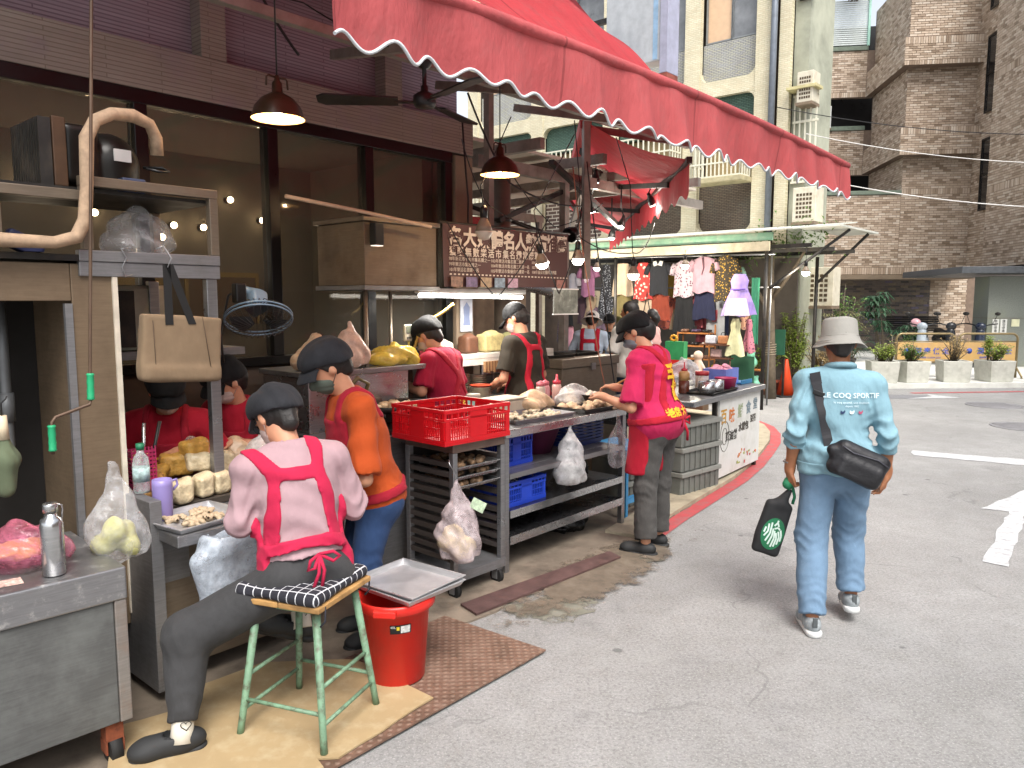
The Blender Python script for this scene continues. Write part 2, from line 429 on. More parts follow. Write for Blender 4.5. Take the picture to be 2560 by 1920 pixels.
def m_patch(name='patched_concrete', cols=('#6d6c60', '#7f7d70', '#8d8b80')):
    t = NT(name); co = t.coord(); n = t.noise(co, 7, 6, 0.7)
    t.base(t.ramp(n, [(0.3, c(cols[0])), (0.5, c(cols[1])), (0.7, c(cols[2]))])); t.set(Roughness=0.9); t.bump(t.noise(co, 70, 4), 0.4, 0.006)
    tc = t.add('ShaderNodeTexCoord'); vm = t.add('ShaderNodeVectorMath', operation='DISTANCE'); mp_ = t.add('ShaderNodeMapping'); mp_.inputs['Scale'].default_value = (1, 1, 0); t.link(tc.outputs['Generated'], mp_.inputs[0]); t.link(mp_.outputs[0], vm.inputs[0]); vm.inputs[1].default_value = (.5, .5, 0.0)
    e = t.math('ADD', t.math('MULTIPLY', vm.outputs['Value'], 1.75), t.math('MULTIPLY', t.noise(co, 4, 6, 0.75), 1.1)); t.set(Alpha=t.ramp(e, [(0.88, (0.85, 0.85, 0.85, 1)), (1.25, (0, 0, 0, 1))])); return t.m
M_PATCH = m_patch()
structure(sheet('pavement', rough_edge([(-4, 2.75), (2.8, 2.72), (5.0, 2.82), (7.6, 3.35), (9.4, 3.95), (10.2, 4.7), (10.4, 6.2), (10.4, 9), (-4, 9)], 0.03, 0.2, 3), 0.012, M_PAVE, th=0.02))
structure(sheet('concrete_patch', rough_edge([(2.75, 2.8), (2.85, 2.28), (3.25, 2.33), (3.75, 2.3), (3.85, 2.55), (3.35, 2.66), (3.0, 2.78)], 0.05, 0.1, 5), 0.005, M_PATCH))
structure(sheet('concrete_patch', rough_edge([(3.9, 2.85), (3.95, 2.55), (4.5, 2.38), (4.75, 2.5), (4.5, 2.78)], 0.04, 0.1, 8), 0.005, M_PATCH))
structure(place(MB().add([(-1.9, -.5, 0), (1.9, -.5, 0), (1.9, .5, 0), (-1.9, .5, 0)], [(0, 1, 2, 3)]).build('stained_strip', m_patch('brown_stained_ground', ('#554c42', '#6e6254', '#807466'))), (3.9, 2.62, .0155), R(2)))
# kerb: a low cast strip bending round the corner, with the red no-stopping line outside it
KP = [(4.6, 2.80), (5.2, 2.90), (6.0, 3.0), (6.8, 3.10), (7.5, 3.24), (8.2, 3.42), (8.9, 3.62), (9.5, 3.86), (10.0, 4.15), (10.35, 4.5), (10.6, 5.0), (10.7, 5.7), (10.7, 6.6)]
def band(path, a, b, z, m, name, th=0.0):
    L = []; Rr = []
    for i, p in enumerate(path):
        q0 = path[max(i-1, 0)]; q1 = path[min(i+1, len(path)-1)]; dx, dy = q1[0]-q0[0], q1[1]-q0[1]; l = math.hypot(dx, dy); nx, ny = -dy/l, dx/l
        L.append((p[0]+nx*a, p[1]+ny*a)); Rr.append((p[0]+nx*b, p[1]+ny*b))
    mb = MB(); n = len(path); V = [S(p[0], p[1], z) for p in L]+[S(p[0], p[1], z) for p in Rr]
    F = [(i, i+1, n+i+1, n+i) for i in range(n-1)]
    if th > 0:
        V += [v-Vector((0, 0, th)) for v in V]
        F += [(i+1, i, 2*n+i, 2*n+i+1) for i in range(n-1)]+[(n+i, n+i+1, 3*n+i+1, 3*n+i) for i in range(n-1)]+[(0, n, 3*n, 2*n), (2*n-1, n-1, 3*n-1, 4*n-1)]
    return mb.add(V, F).build(name, m, fix=True)
M_KERB = mat('kerb_concrete', '#a49a84', 0.85, var=0.15, scale=8, bump=0.4, dirt=('#6d6656', 0.6, 5))
M_REDPAINT = mat('red_road_paint', '#a8474a', 0.75, var=0.15, scale=14, dirt=('#7d6a68', 0.7, 9))
structure(band(KP, 0.0, 0.26, 0.035, M_KERB, 'kerb', th=0.034))
structure(band(KP, -0.13, -0.005, 0.006, M_REDPAINT, 'red_kerb_line'))
M_WHITEPAINT = mat('white_road_paint', '#b9babb', 0.75, var=0.1, scale=20, dirt=('#858688', 0.9, 14))
structure(sheet('white_arrow_marking', rough_edge([(3.08, 4.85), (3.19, 4.75), (4.12, 5.98), (4.28, 5.86), (4.62, 6.75), (3.86, 6.14), (4.03, 6.05)], .012, .12, 6), 0.004, M_WHITEPAINT, stall=False))
structure(sheet('white_lane_marking', rough_edge([(4.58, 8.60), (4.46, 8.32), (7.4, 6.6), (7.7, 6.9)], 0.03, 0.15, 9), 0.004, M_WHITEPAINT, stall=False))
M_DARKPATCH = mat('dark_asphalt_patch', '#77777a', 0.9, var=0.2, scale=30, bump=0.4, bscale=150)
structure(sheet('road_patch', rough_edge([(6.0, 13.3), (7.2, 13.2), (7.5, 13.7), (6.6, 14.0)], 0.06, 0.2, 2), 0.004, M_DARKPATCH, stall=False))
structure(sheet('red_kerb_line', [(7.4, 14.0), (16, 14.9), (16, 15.05), (7.4, 14.13)], 0.004, M_REDPAINT, stall=False))
structure(sheet('white_lane_marking', [(6.9, 13.25), (7.9, 13.35), (7.6, 13.9), (7.5, 13.55)], 0.005, M_WHITEPAINT, stall=False))
M_MANHOLE = mat('cast_iron', '#868587', 0.6, 0.3, bump=0.6, bscale=30)
for (mx, my, mr) in ((6.95, 10.25, 0.40), (7.9, 12.4, 0.42)):
    mb = MB().lathe([(0.001, 0.006), (mr-0.05, 0.006), (mr-0.045, 0.002), (mr-0.03, 0.002), (mr-0.028, 0.008), (mr, 0.008), (mr, 0.0)], mx, my, 32)
    for k in range(-3, 4): mb.box(mx-mr*0.7, mx+mr*0.7, my+k*0.085-0.012, my+k*0.085+0.012, 0.006, 0.010)
    structure(mb.build('manhole_cover', M_MANHOLE))
# far pavement behind the planters
M_FARPAVE = mat('pale_paving', '#d2d2cc', 0.8, var=0.08, scale=6, bump=0.3, dirt=('#8d8a80', 0.5, 3))
structure(sheet('far_pavement', [(6.2, 14.75), (17, 15.3), (19, 27), (4, 27)], 0.10, M_FARPAVE, stall=False, th=0.11))

# ---------------------------------------------------------------- shop building on the left (the wall behind the stall)
def m_brick(name, c1, c2, cm, bw, bh, mort, axes='xz', bump=0.5, rough=0.7, off=0.5, dirt=None, var=0.0):
    """fine tiling too small to pick apart; mortar recessed by bump"""
    if name in MATS: return MATS[name]
    t = NT(name); tc = t.add('ShaderNodeTexCoord'); sp = t.add('ShaderNodeSeparateXYZ'); cb = t.add('ShaderNodeCombineXYZ'); t.link(tc.outputs['Object'], sp.inputs[0])
    t.link(sp.outputs['XYZ'.index(axes[0].upper())], cb.inputs[0]); t.link(sp.outputs['XYZ'.index(axes[1].upper())], cb.inputs[1])
    b = t.add('ShaderNodeTexBrick'); b.offset = off; t.link(cb.outputs[0], b.inputs['Vector'])
    for k, v in (('Color1', c1), ('Color2', c2), ('Mortar', cm)): b.inputs[k].default_value = c(v) if isinstance(v, str) else v
    b.inputs['Scale'].default_value = 1.0; b.inputs['Mortar Size'].default_value = mort; b.inputs['Mortar Smooth'].default_value = 0.15
    b.inputs['Brick Width'].default_value = bw; b.inputs['Row Height'].default_value = bh
    k = b.outputs['Color']; co = t.coord()
    n = t.noise(co, 3.0, 5, 0.6); k = t.mix(t.ramp(n, [(0.3, (0.5, 0.5, 0.5, 1)), (0.7, (0, 0, 0, 1))]), k, t.mix(1.0, k, (0.62, 0.6, 0.56, 1), 'MULTIPLY'))
    if dirt:
        d = t.noise(co, dirt[2], 6, 0.65); k = t.mix(t.ramp(d, [(0.48, (0, 0, 0, 1)), (0.75, (dirt[1],)*3+(1,))]), k, c(dirt[0]))
    t.base(k); t.set(Roughness=rough); t.bump(t.math('SUBTRACT', 1.0, b.outputs['Fac']), bump, 0.008)
    MATS[name] = t.m; return t.m
M_MAUVE = m_brick('mauve_mosaic', '#9c8c96', '#90808b', '#74646e', 0.60, 0.022, 0.004, dirt=('#6b5a5e', 0.5, 1.5))
M_TANTILE = m_brick('tan_mosaic', '#92867c', '#897c72', '#74685c', 0.60, 0.024, 0.003, dirt=('#7c6876', 0.75, 2.2))
M_TANCONC = mat('tan_plaster', '#7f6f5c', 0.8, var=0.15, scale=4, bump=0.3, dirt=('#5a4b3f', 0.6, 2))
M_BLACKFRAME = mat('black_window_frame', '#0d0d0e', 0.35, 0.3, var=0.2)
M_DARKWALL = mat('dark_brown_wall', '#4a3d33', 0.8, var=0.25, scale=3, dirt=('#241d18', 0.7, 2))
M_ROOM = mat('tan_room_wall', '#716b60', 0.8, var=0.2, scale=1.5)
M_ROOMD = mat('dark_room_ceiling', '#67625a', 0.85, var=0.2, scale=1.5)
def m_glass(name, tint=(0.70, 0.65, 0.58, 1), refl=0.012):
    t = NT(name); t.n.remove(t.p)
    tr = t.add('ShaderNodeBsdfTransparent'); tr.inputs[0].default_value = tint
    gl = t.add('ShaderNodeBsdfGlossy'); gl.inputs['Roughness'].default_value = 0.04; gl.inputs[0].default_value = (0.9, 0.88, 0.85, 1)
    fr = t.add('ShaderNodeFresnel'); fr.inputs[0].default_value = 1.13
    mx = t.add('ShaderNodeMixShader'); t.link(t.math('ADD', fr.outputs[0], refl), mx.inputs[0]); t.link(tr.outputs[0], mx.inputs[1]); t.link(gl.outputs[0], mx.inputs[2]); df = t.add('ShaderNodeBsdfDiffuse'); df.inputs[0].default_value = c('#6d6c66'); m2 = t.add('ShaderNodeMixShader'); t.link(t.ramp(t.noise(t.coord(scale=(1, 1, .3)), 5, 5, .6), [(.3, (.08, .08, .08, 1)), (.75, (.2, .2, .2, 1))]), m2.inputs[0]); t.link(mx.outputs[0], m2.inputs[1]); t.link(df.outputs[0], m2.inputs[2]); t.link(m2.outputs[0], t.out.inputs[0])  # grey diffuse haze put in as the sheen of the glass
    return t.m
M_GLASS = m_glass('shop_window_glass')
bld = thing('shop_building', 'dark tiled shop building with black framed windows behind the food stall', 'building', (0, 4.5, 0))
WX0, WX1 = -3.0, 4.42          # window run
MB().box(-8, 4.42, 0, 0.2, 0, 1.28).build('lower_wall', M_DARKWALL, bld)
MB().box(4.42, 4.62, -0.06, 1.4, 0, 2.86).build('corner_pillar', M_TANCONC, bld, 0.01)
MB().box(-8, 4.66, -0.03, 0.25, 2.88, 3.14).build('lintel_beam', M_TANTILE, bld, 0.01)
MB().box(-8, 4.6, 0.10, 0.3, 3.141, 5.0).build('upper_wall', M_MAUVE, bld)
for px in (-0.6, 1.0, 2.35, 3.75):
    MB().box(px, px+0.16, -0.02, 0.099, 3.141, 4.6).build('pilaster', M_TANTILE, bld, 0.004)
MB().box(-8, 4.6, -2.1, 0.2, 4.6, 4.9).build('added_overhang', M_TANCONC, bld)  # unseen overhang added to shade the wall and stall
MB().box(-8, 4.6, -2.1, -1.9, 4.901, 9.5).build('added_storey', M_MAUVE, bld)  # unseen storey and its side wall added to block sky light
MB().box(4.45, 4.6, -1.9, 0.2, 4.901, 9.5).build('added_side_wall', M_MAUVE, bld)
# window frames: sill, head and posts, each pane its own sheet of glass
MB().box(-8, 4.42, -0.03, 0.06, 1.281, 1.34).build('window_sill', M_BLACKFRAME, bld, 0.004)
MB().box(-8, 4.42, -0.03, 0.06, 2.80, 2.879).build('window_head', M_BLACKFRAME, bld, 0.004)
posts = [-1.0, 0.45, 1.93, 2.76, 3.54, 4.33]
for px in posts: MB().box(px, px+0.075, -0.035, 0.065, 1.341, 2.799).build('window_post', M_BLACKFRAME, bld, 0.004)
for a, b in zip(posts, posts[1:]): MB().box(a+0.078, b-0.003, 0.01, 0.018, 1.341, 2.799).build('window_pane', M_GLASS, bld)
# the room behind the glass, with glowing glints and fill lights added
MB().box(-4, 4.41, 1.75, 1.85, 0.05, 3.0).build('room_back_wall', M_ROOM, bld)
MB().box(-4, 4.41, 0.201, 3.399, 2.90, 2.98).build('room_ceiling', M_ROOMD, bld)
MB().box(-4, 4.41, 0.201, 3.399, 0.02, 0.05).build('room_floor', M_DARKWALL, bld)
MB().box(4.30, 4.41, 0.201, 3.399, 0.05, 2.9).build('room_side_wall', M_ROOMD, bld)
M_BOARD = mat('ochre_board', '#8a7440', 0.7, var=0.15, scale=3)
M_BOARDD = mat('brown_board', '#5d4a35', 0.7, var=0.15, scale=3)
for (x0, x1, y, z0, z1, m) in ((2.2, 2.8, 1.6, 1.5, 1.95, M_BOARD), (3.0, 3.6, 1.6, 1.5, 1.9, M_BOARDD), (0.2, 1.4, 1.6, 1.3, 2.1, M_BOARDD)):
    ob = MB().box(x0, x1, y, y+0.03, z0, z1).build('wall_board', m, bld)
    MB().box(x0-0.03, x1+0.03, y-0.012, y-0.001, z1, z1+0.04).box(x0-0.03, x0, y-0.012, y-0.001, z0, z1-0.001).box(x1, x1+0.03, y-0.012, y-0.001, z0, z1-0.001).build('board_frame', M_BOARD, ob)
M_GLINT = emit_mat('window_glint_glow', (1.0, 0.85, 0.62, 1), 30)
rl = random.Random(4)
for (lx, ly, lz) in ((0.3, .8, 2.55), (0.5, .95, 2.62), (0.72, .8, 2.6), (.75, 1.2, 2.2), (2.35, 1.2, 2.35), (1.9, .9, 2.55), (2.95, 1.3, 2.3), (3.2, 1.4, 2.3), (3.45, 1.0, 2.55), (2.85, .9, 2.2), (2.15, .6, 2.62), (1.25, .7, 2.5), (2.55, .5, 2.55), (3.75, .7, 2.4), (.15, 1.3, 2.35)):
    dm = MB().cyl((lx, 1.749, lz+.01), (lx, 1.70, lz+.01), .03, .022, 12).build('glint_holder', M_BLACKFRAME, bld)
    MB().ball(lx, 1.69, lz+.01, .026, .026, .026, 10, 6).build('glint_ball', M_GLINT, dm)  # glowing balls stand in for lamp glints reflected in the glass
for k, (lx, ly) in enumerate(((0.6, .9), (1.7, .9), (2.7, .9), (3.7, .9))):
    L = bpy.data.lights.new('room_fill_light', 'POINT'); L.energy = 3.6; L.color = (1.0, 0.92, 0.80); L.shadow_soft_size = 0.15  # fill lights added to wash the room evenly, no fixtures
    lo = bpy.data.objects.new('room_fill_light', L); COL.objects.link(lo); lo.location = S(lx, 4.5+ly, 2.0)

# ---------------------------------------------------------------- individual tiles for the brown block
M_T = [mat('brown_tile_%d' % i, h, 0.55, var=0.10, scale=20) for i, h in enumerate(('#9f8b76', '#b39f8a', '#c2af9b', '#cebfad', '#8f7b66'))]
M_MORTAR = mat('tile_joint', '#7d6b5d', 0.9)
M_TDARK = [mat('charcoal_tile_%d' % i, h, 0.5, var=0.12, scale=20) for i, h in enumerate(('#4a4644', '#5b5552', '#6e645e', '#7b6f5e', '#665f72'))]
_tile_cache = {}
def tile_mesh(w, h, d, m):
    k = (round(w, 3), round(h, 3), round(d, 3), m.name)
    if k not in _tile_cache:
        me = MB().add([(0, 0, 0), (w, 0, 0), (w, 0, h), (0, 0, h), (0.003, -d, 0.003), (w-0.003, -d, 0.003), (w-0.003, -d, h-0.003), (0.003, -d, h-0.003)],
                      [(4, 5, 6, 7), (0, 1, 5, 4), (1, 2, 6, 5), (2, 3, 7, 6), (3, 0, 4, 7)]).mesh('tile'); me.materials.append(m); _tile_cache[k] = me
    return _tile_cache[k]
def tiles(parent, rects, mats=M_T, tw=0.205, th=0.068, gap=0.009, d=0.012, singles=0, seed=1, soldier=()):
    """rects: (x0, x1, z0, z1, M) walls facing -y of frame M; the tiles are real pieces standing off the joints"""
    rnd = random.Random(seed); V = []; F = []; MI = []; left = singles
    for (x0, x1, z0, z1, M, sold) in rects:
        pw, ph = (th, tw) if sold else (tw, th)
        nr = max(1, round((z1-z0)/ph)); ph = (z1-z0)/nr
        for r in range(nr):
            shift = 0 if sold else (r % 2)*pw*0.5*rnd.choice((1, 1, 0.9))
            x = x0-shift; z = z0+r*ph
            while x < x1-0.02:
                a, b = max(x, x0), min(x+pw, x1); x += pw
                if b-a < 0.03: continue
                w, h = b-a-gap, ph-gap; mi = min(int(rnd.triangular(0, len(mats), 1.8)), len(mats)-1); dd = d+rnd.uniform(-0.003, 0.003)
                if left > 0 and abs(w-(pw-gap)) < 1e-6:
                    left -= 1
                    q = bpy.data.objects.new('tile', tile_mesh(w, h, d, mats[mi])); COL.objects.link(q); q.parent = parent
                    q.matrix_local = M @ Matrix.Translation((a, -rnd.uniform(0, 0.003), z)); continue
                o_ = len(V)
                for px, py, pz in ((a, 0, z), (a+w, 0, z), (a+w, 0, z+h), (a, 0, z+h), (a+0.003, -dd, z+0.003), (a+w-0.003, -dd, z+0.003), (a+w-0.003, -dd, z+h-0.003), (a+0.003, -dd, z+h-0.003)):
                    V.append(tuple(M @ Vector((px, py, pz))))
                F += [tuple(o_+i for i in q) for q in ((4, 5, 6, 7), (0, 1, 5, 4), (1, 2, 6, 5), (2, 3, 7, 6), (3, 0, 4, 7))]; MI += [mi]*5
    me = bpy.data.meshes.new('tile_cladding'); me.from_pydata(V, [], F); me.polygons.foreach_set('material_index', MI); me.update()
    ob = link('tile_cladding', me, list(mats), parent); ob['kind'] = 'stuff'; return ob
brown = thing('brown_apartment_block', 'brown tiled apartment block with stepped balcony bands behind the planters', 'building', (13.3, 23.0, 0), -R(8), stall=False)
T = Matrix.Translation; FR = Matrix.Identity(4)
def face(x, y, ang=0.0): return T((x, y, 0)) @ Matrix.Rotation(ang, 4, 'Z')
# bodies (joint coloured cores) and their claddings, local frame: x right, y away
def core(x0, x1, y0, y1, z0, z1): return MB().box(x0, x1, y0, y1, z0, z1).build('wall', M_MORTAR, brown)
rc = []
def clad(x0, x1, y, z0, z1, sold=False): rc.append((x0, x1, z0, z1, face(0, y), sold))
def clad_left(x, y0, y1, z0, z1, sold=False):       # a wall facing -x: runs away from us along y
    rc.append((0, y1-y0, z0, z1, T((x, y1, 0)) @ Matrix.Rotation(R(-90), 4, 'Z'), sold))
core(-1.72, 0.2, 0, 3.2, 2.5, 11.2); clad(-1.72, 0.2, 0, 2.71, 4.85); clad(-1.72, 0.2, 0, 5.02, 11.2); clad(-1.72, 0.2, 0, 4.85, 5.02, True)
clad(-1.72, 0.2, 0, 2.5, 2.71, True)
for z0, z1 in ((5.94, 6.72), (8.46, 9.24)):          # projecting bands
    core(-1.95, 0.25, -0.38, -0.001, z0, z1); core(-1.95, -1.721, 0, 3.1, z0, z1)
    clad(-1.95, 0.25, -0.38, z0+0.13, z1-0.2); clad(-1.95, 0.25, -0.38, z0, z0+0.13, True); clad(-1.95, 0.25, -0.38, z1-0.2, z1, True)
    clad_left(-1.95, -0.38, 3.1, z0+0.0, z1)
clad_left(-1.72, 0, 3.1, 6.72, 8.46); clad_left(-1.72, 0, 3.1, 2.5, 5.94); clad_left(-1.72, 0, 3.1, 9.24, 11.2)
# balcony parapets standing back on the left
core(-4.9, -1.721, 0, .3, 2.5, 4.86); clad(-4.9, -1.721, 0, 2.71, 4.86); clad(-4.9, -1.721, 0, 2.5, 2.71, True); clad_left(-4.9, 0, .3, 2.5, 4.86)
MB().box(-4.93, -1.721, -.05, .34, 4.861, 4.98).build('parapet_coping', mat('weathered_coping', '#6e7a6c', 0.8, var=0.2), brown, .01)
for z0, z1 in ((8.46, 9.95), (5.92, 7.38)):
    core(-7.5, -1.725, 3.1, 3.3, z0, z1); clad(-7.5, -1.96, 3.1, z0+0.17, z1); clad(-7.5, -1.96, 3.1, z0, z0+0.17, True)
    MB().box(-7.5, -1.96, 3.04, 3.34, z1+0.001, z1+0.14).build('parapet_coping', mat('weathered_coping', '#6e7a6c', 0.8, var=0.2), brown, 0.01)
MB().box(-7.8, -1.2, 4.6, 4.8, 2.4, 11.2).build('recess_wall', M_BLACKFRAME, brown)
# white louvred balcony screens on top
M_WHITEMET = mat('white_painted_metal', '#d5dcda', 0.5, var=0.06, dirt=('#a9b3ad', 0.4, 6))
M_MINT = mat('mint_painted_post', '#a9d6c6', 0.5, var=0.08)
def louvre(x0, x1, y, z0, z1, m=M_WHITEMET):
    k = int((z1-z0)/0.065)
    for i in range(k):
        z = z0+i*0.065; MB().box(x0, x1, y, y+0.02, z, z+0.046).build('louvre_slat', m, brown)
louvre(-7.5, -1.98, 3.12, 10.15, 11.6); louvre(-1.9, 0.2, -0.35, 11.25, 12.0)
for px in (-4.5, -3.4, -2.0): MB().box(px, px+0.07, 3.05, 3.115, 10.1, 11.7).build('screen_post', M_MINT, brown)
MB().box(-1.95, 0.25, -0.42, 0.0, 11.02, 11.2).build('parapet_coping', MATS['weathered_coping'], brown, 0.01)
# ground floor behind the overhang: charcoal tile wall with a vent
grd = MB().box(-6.5, 3.2, 1.5, 1.7, 0, 2.5).build('ground_floor_wall', M_MORTAR, brown)
tiles(brown, [(-6.5, -0.2, 0.1, 2.5, face(0, 1.5), False)], M_TDARK, 0.24, 0.075, seed=5)
tiles(brown, [(-0.2, 0.9, 0.1, 2.5, face(0, 1.498), False)], M_T, 0.24, 0.075, seed=6)
MB().box(-6.5, 0.4, -0.1, 3.0, 2.36, 2.49).build('overhang_soffit', M_TANCONC, brown)
for i in range(7): MB().box(-1.5, 0.1, 1.46, 1.484, 0.75+i*0.07, 0.79+i*0.07).build('vent_slat', M_BLACKFRAME, brown)
# right wing, coming towards us
wing = [(0, 4.6, 2.5, 11.5, T((0.2, -0.001, 0)) @ Matrix.Rotation(R(-90), 4, 'Z'), False)]
core(0.2, 0.5, -1.75, -0.0, 2.5, 11.5); core(-0.1, 0.5, -6.0, -1.751, 2.6, 11.5)
rc2 = [(0, 1.75, 2.5, 11.5, T((0.2, -0.0, 0)) @ Matrix.Rotation(R(-90), 4, 'Z'), False)]
for z0, z1, sd in ((2.6, 4.6, False), (4.6, 4.8, True), (4.8, 7.6, False), (7.6, 7.8, True), (7.8, 11.5, False)):
    rc2.append((0, 4.2, z0, z1, T((-0.1, -1.751, 0)) @ Matrix.Rotation(R(-90), 4, 'Z'), sd))
    rc2.append((-0.1, 0.45, z0, z1, T((0, -1.752, 0)) @ Matrix.Rotation(R(180), 4, 'Z') @ T((-0.35, 0, 0)), sd))
tiles(brown, rc2[1:], singles=290, seed=11); tiles(brown, rc2[:1]+rc, seed=12)
for z0, z1 in ((4.3, 6.2), (7.0, 9.0), (9.8, 11.3)):  # slit windows in the wing
    w = MB().box(0.15, 0.20, -1.35, -0.75, z0, z1).build('window', mat('dark_window_glass', '#14171a', 0.15, spec=0.8), brown)
    MB().box(0.12, 0.149, -1.40, -1.351, z0-0.05, z1+0.05).box(0.12, 0.149, -0.749, -0.70, z0-0.05, z1+0.05).box(0.12, 0.149, -1.35, -0.75, z1, z1+0.05).box(0.12, 0.149, -1.35, -0.75, z0-0.05, z0).box(0.13, 0.148, -1.35, -0.75, (z0+z1)/2-0.02, (z0+z1)/2+0.02).build('window_frame', M_BLACKFRAME, w)
pp = MB().cyl((0.08, -1.6, 6.2), (0.08, -1.6, 12), 0.045, n=10).build('drain_pipe', mat('white_pvc', '#c9c5c4', 0.5, var=0.06), brown)
for z in (7.0, 8.6, 10.2): MB().cyl((0.08, -1.6, z), (0.08, -1.6, z+0.12), 0.06, n=10).build('pipe_collar', MATS['white_pvc'], pp)
# grey stone entrance pillar with two paper notices, and its flat canopy
M_STONE = mat('grey_granite', '#7e827a', 0.7, var=0.18, scale=40, bump=0.15, bscale=120, dirt=('#8b9170', 0.5, 1.2))
ep = MB().box(-1.05, 1.5, -4.4, -3.6, 0.1, 2.3).build('entrance_pillar', M_STONE, brown, 0.01)
MB().box(-1.055, 1.5, -4.405, -3.6, 1.28, 1.286).build('stone_joint', M_MORTAR, ep)
mb = MB().box(-1.9, 2.2, -4.9, -1.0, 2.36, 2.52).build('entrance_canopy', mat('dark_grey_metal', '#55585c', 0.5, 0.2), brown, 0.01)
M_PAPER = mat('notice_paper', '#d9d9d3', 0.8, var=0.04); M_INK = mat('black_ink', '#1c1c1e', 0.7)
for px, txt in ((-0.93, '禁止停車'), (-0.75, '請勿停車')):
    nn = MB().box(px, px+0.15, -4.415, -4.407, 0.92, 1.26).build('notice', M_PAPER, ep)
    for k, ch in enumerate(txt): flat_text('lettering', ch, 0.075, M_INK, nn, (px+0.075, -4.418, 1.2-k*0.078), UP_FACING_MINUS_Y)
MB().box(-0.5, -0.32, -4.415, -4.407, 1.08, 1.26).build('notice', mat('cream_paper', '#d8d6b4', 0.8), ep)
# air conditioner on the balcony
def ac_unit(label, loc, rz, w, h, d, stall, m=None, grille=True):
    t = thing('air_conditioner', label, 'air conditioner', loc, rz, 'air conditioners on the facades', stall)
    mm = m or mat('cream_enamel', '#d3ccb8', 0.5, var=0.08, dirt=('#a89a78', 0.5, 6))
    MB().box(-w/2, w/2, 0, d, 0, h).build('casing', mm, t, 0.012)
    if grille:
        for i in range(6):
            g = MB()
            for j in range(5): g.box(-w*0.34+j*w*0.14, -w*0.34+j*w*0.14+w*0.10, -0.004, 0.0, h*0.12+i*h*0.125, h*0.12+i*h*0.125+h*0.075)
            g.build('grille', mat('dark_grille', '#4e3f2c', 0.7), t)['kind'] = 'stuff'
    else:
        mb = MB()
        for r in (0.42, 0.34, 0.26, 0.18, 0.1): mb.tube([(-w*0.15+r*h*math.cos(a*math.pi/10), -0.006, h*0.5+r*h*math.sin(a*math.pi/10)) for a in range(20)], 0.006, 4, True)
        mb.build('fan_guard', mat('grey_guard', '#6d7071', 0.5), t)
        MB().box(w*0.33, w*0.42, -0.003, -0.0005, h*0.7, h*0.9).build('sticker', mat('red_sticker', '#a8343a', 0.6), t)
    MB().box(-w/2, w/2, -0.05, d, -0.05, -0.001).build('bracket', mat('rusty_bracket', '#7a6a58', 0.8, var=0.3), t)
    return t
ac_unit('white outdoor air conditioner with round fan on the dark brown balcony', (10.15, 26.35, 7.44), -R(8), 1.0, 0.72, 0.35, False, mat('white_enamel', '#c9ccca', 0.5, var=0.05), False)

# ---------------------------------------------------------------- cream tiled building across the lane (stall frame, face at x = 14.5, facing us)
YB = thing('yellow_tiled_building', 'pale yellow tiled old building with rounded grey brick panels above the clothes shop', 'building', (14.5, 5.7, 0), -R(90))
# local frame of YB: x runs to the left of the photo reversed -> local x = -(stall y - 5.7), local y = stall x - 14.5 (away)
M_YT = m_brick('yellow_tile', '#e6dfc6', '#ddd1b4', '#d0c9a8', 0.11, 0.035, 0.006, bump=0.6)
M_GB = m_brick('grey_brick_panel', '#b3b4b2', '#bdbca8', '#83858a', 0.10, 0.032, 0.006, bump=0.6)
M_DB = m_brick('dark_brick_panel', '#6b5c4e', '#7a6c5c', '#3c352f', 0.10, 0.032, 0.006, bump=0.6, dirt=('#4f5b52', 0.5, 3))
M_GRN = m_brick('green_brick_panel', '#4c6a5e', '#5c7a6a', '#2d4038', 0.10, 0.032, 0.006, bump=0.6)
M_WB = m_brick('brown_brick_white_joint', '#5a4640', '#66524a', '#cfc6b8', 0.26, 0.085, 0.012, bump=0.5)
def yb(ya, yb_): return (-(yb_-5.7), -(ya-5.7))       # stall y range -> local x range
def panel(name, ya, y2, z0, z1, dep, m, parent=YB):
    a, b = yb(ya, y2); return MB().box(a, b, dep, dep+0.12, z0, z1).build(name, m, parent)
cols = [(6.10, 6.42), (7.58, 7.92), (9.55, 9.90), (11.6, 11.95), (13.7, 14.05)]
for a, b in cols: panel('column', a, b, 0.0, 10.0, -0.06, M_YT)
panel('column', 5.76, 5.98, 0.0, 10.0, -0.02, M_YT)
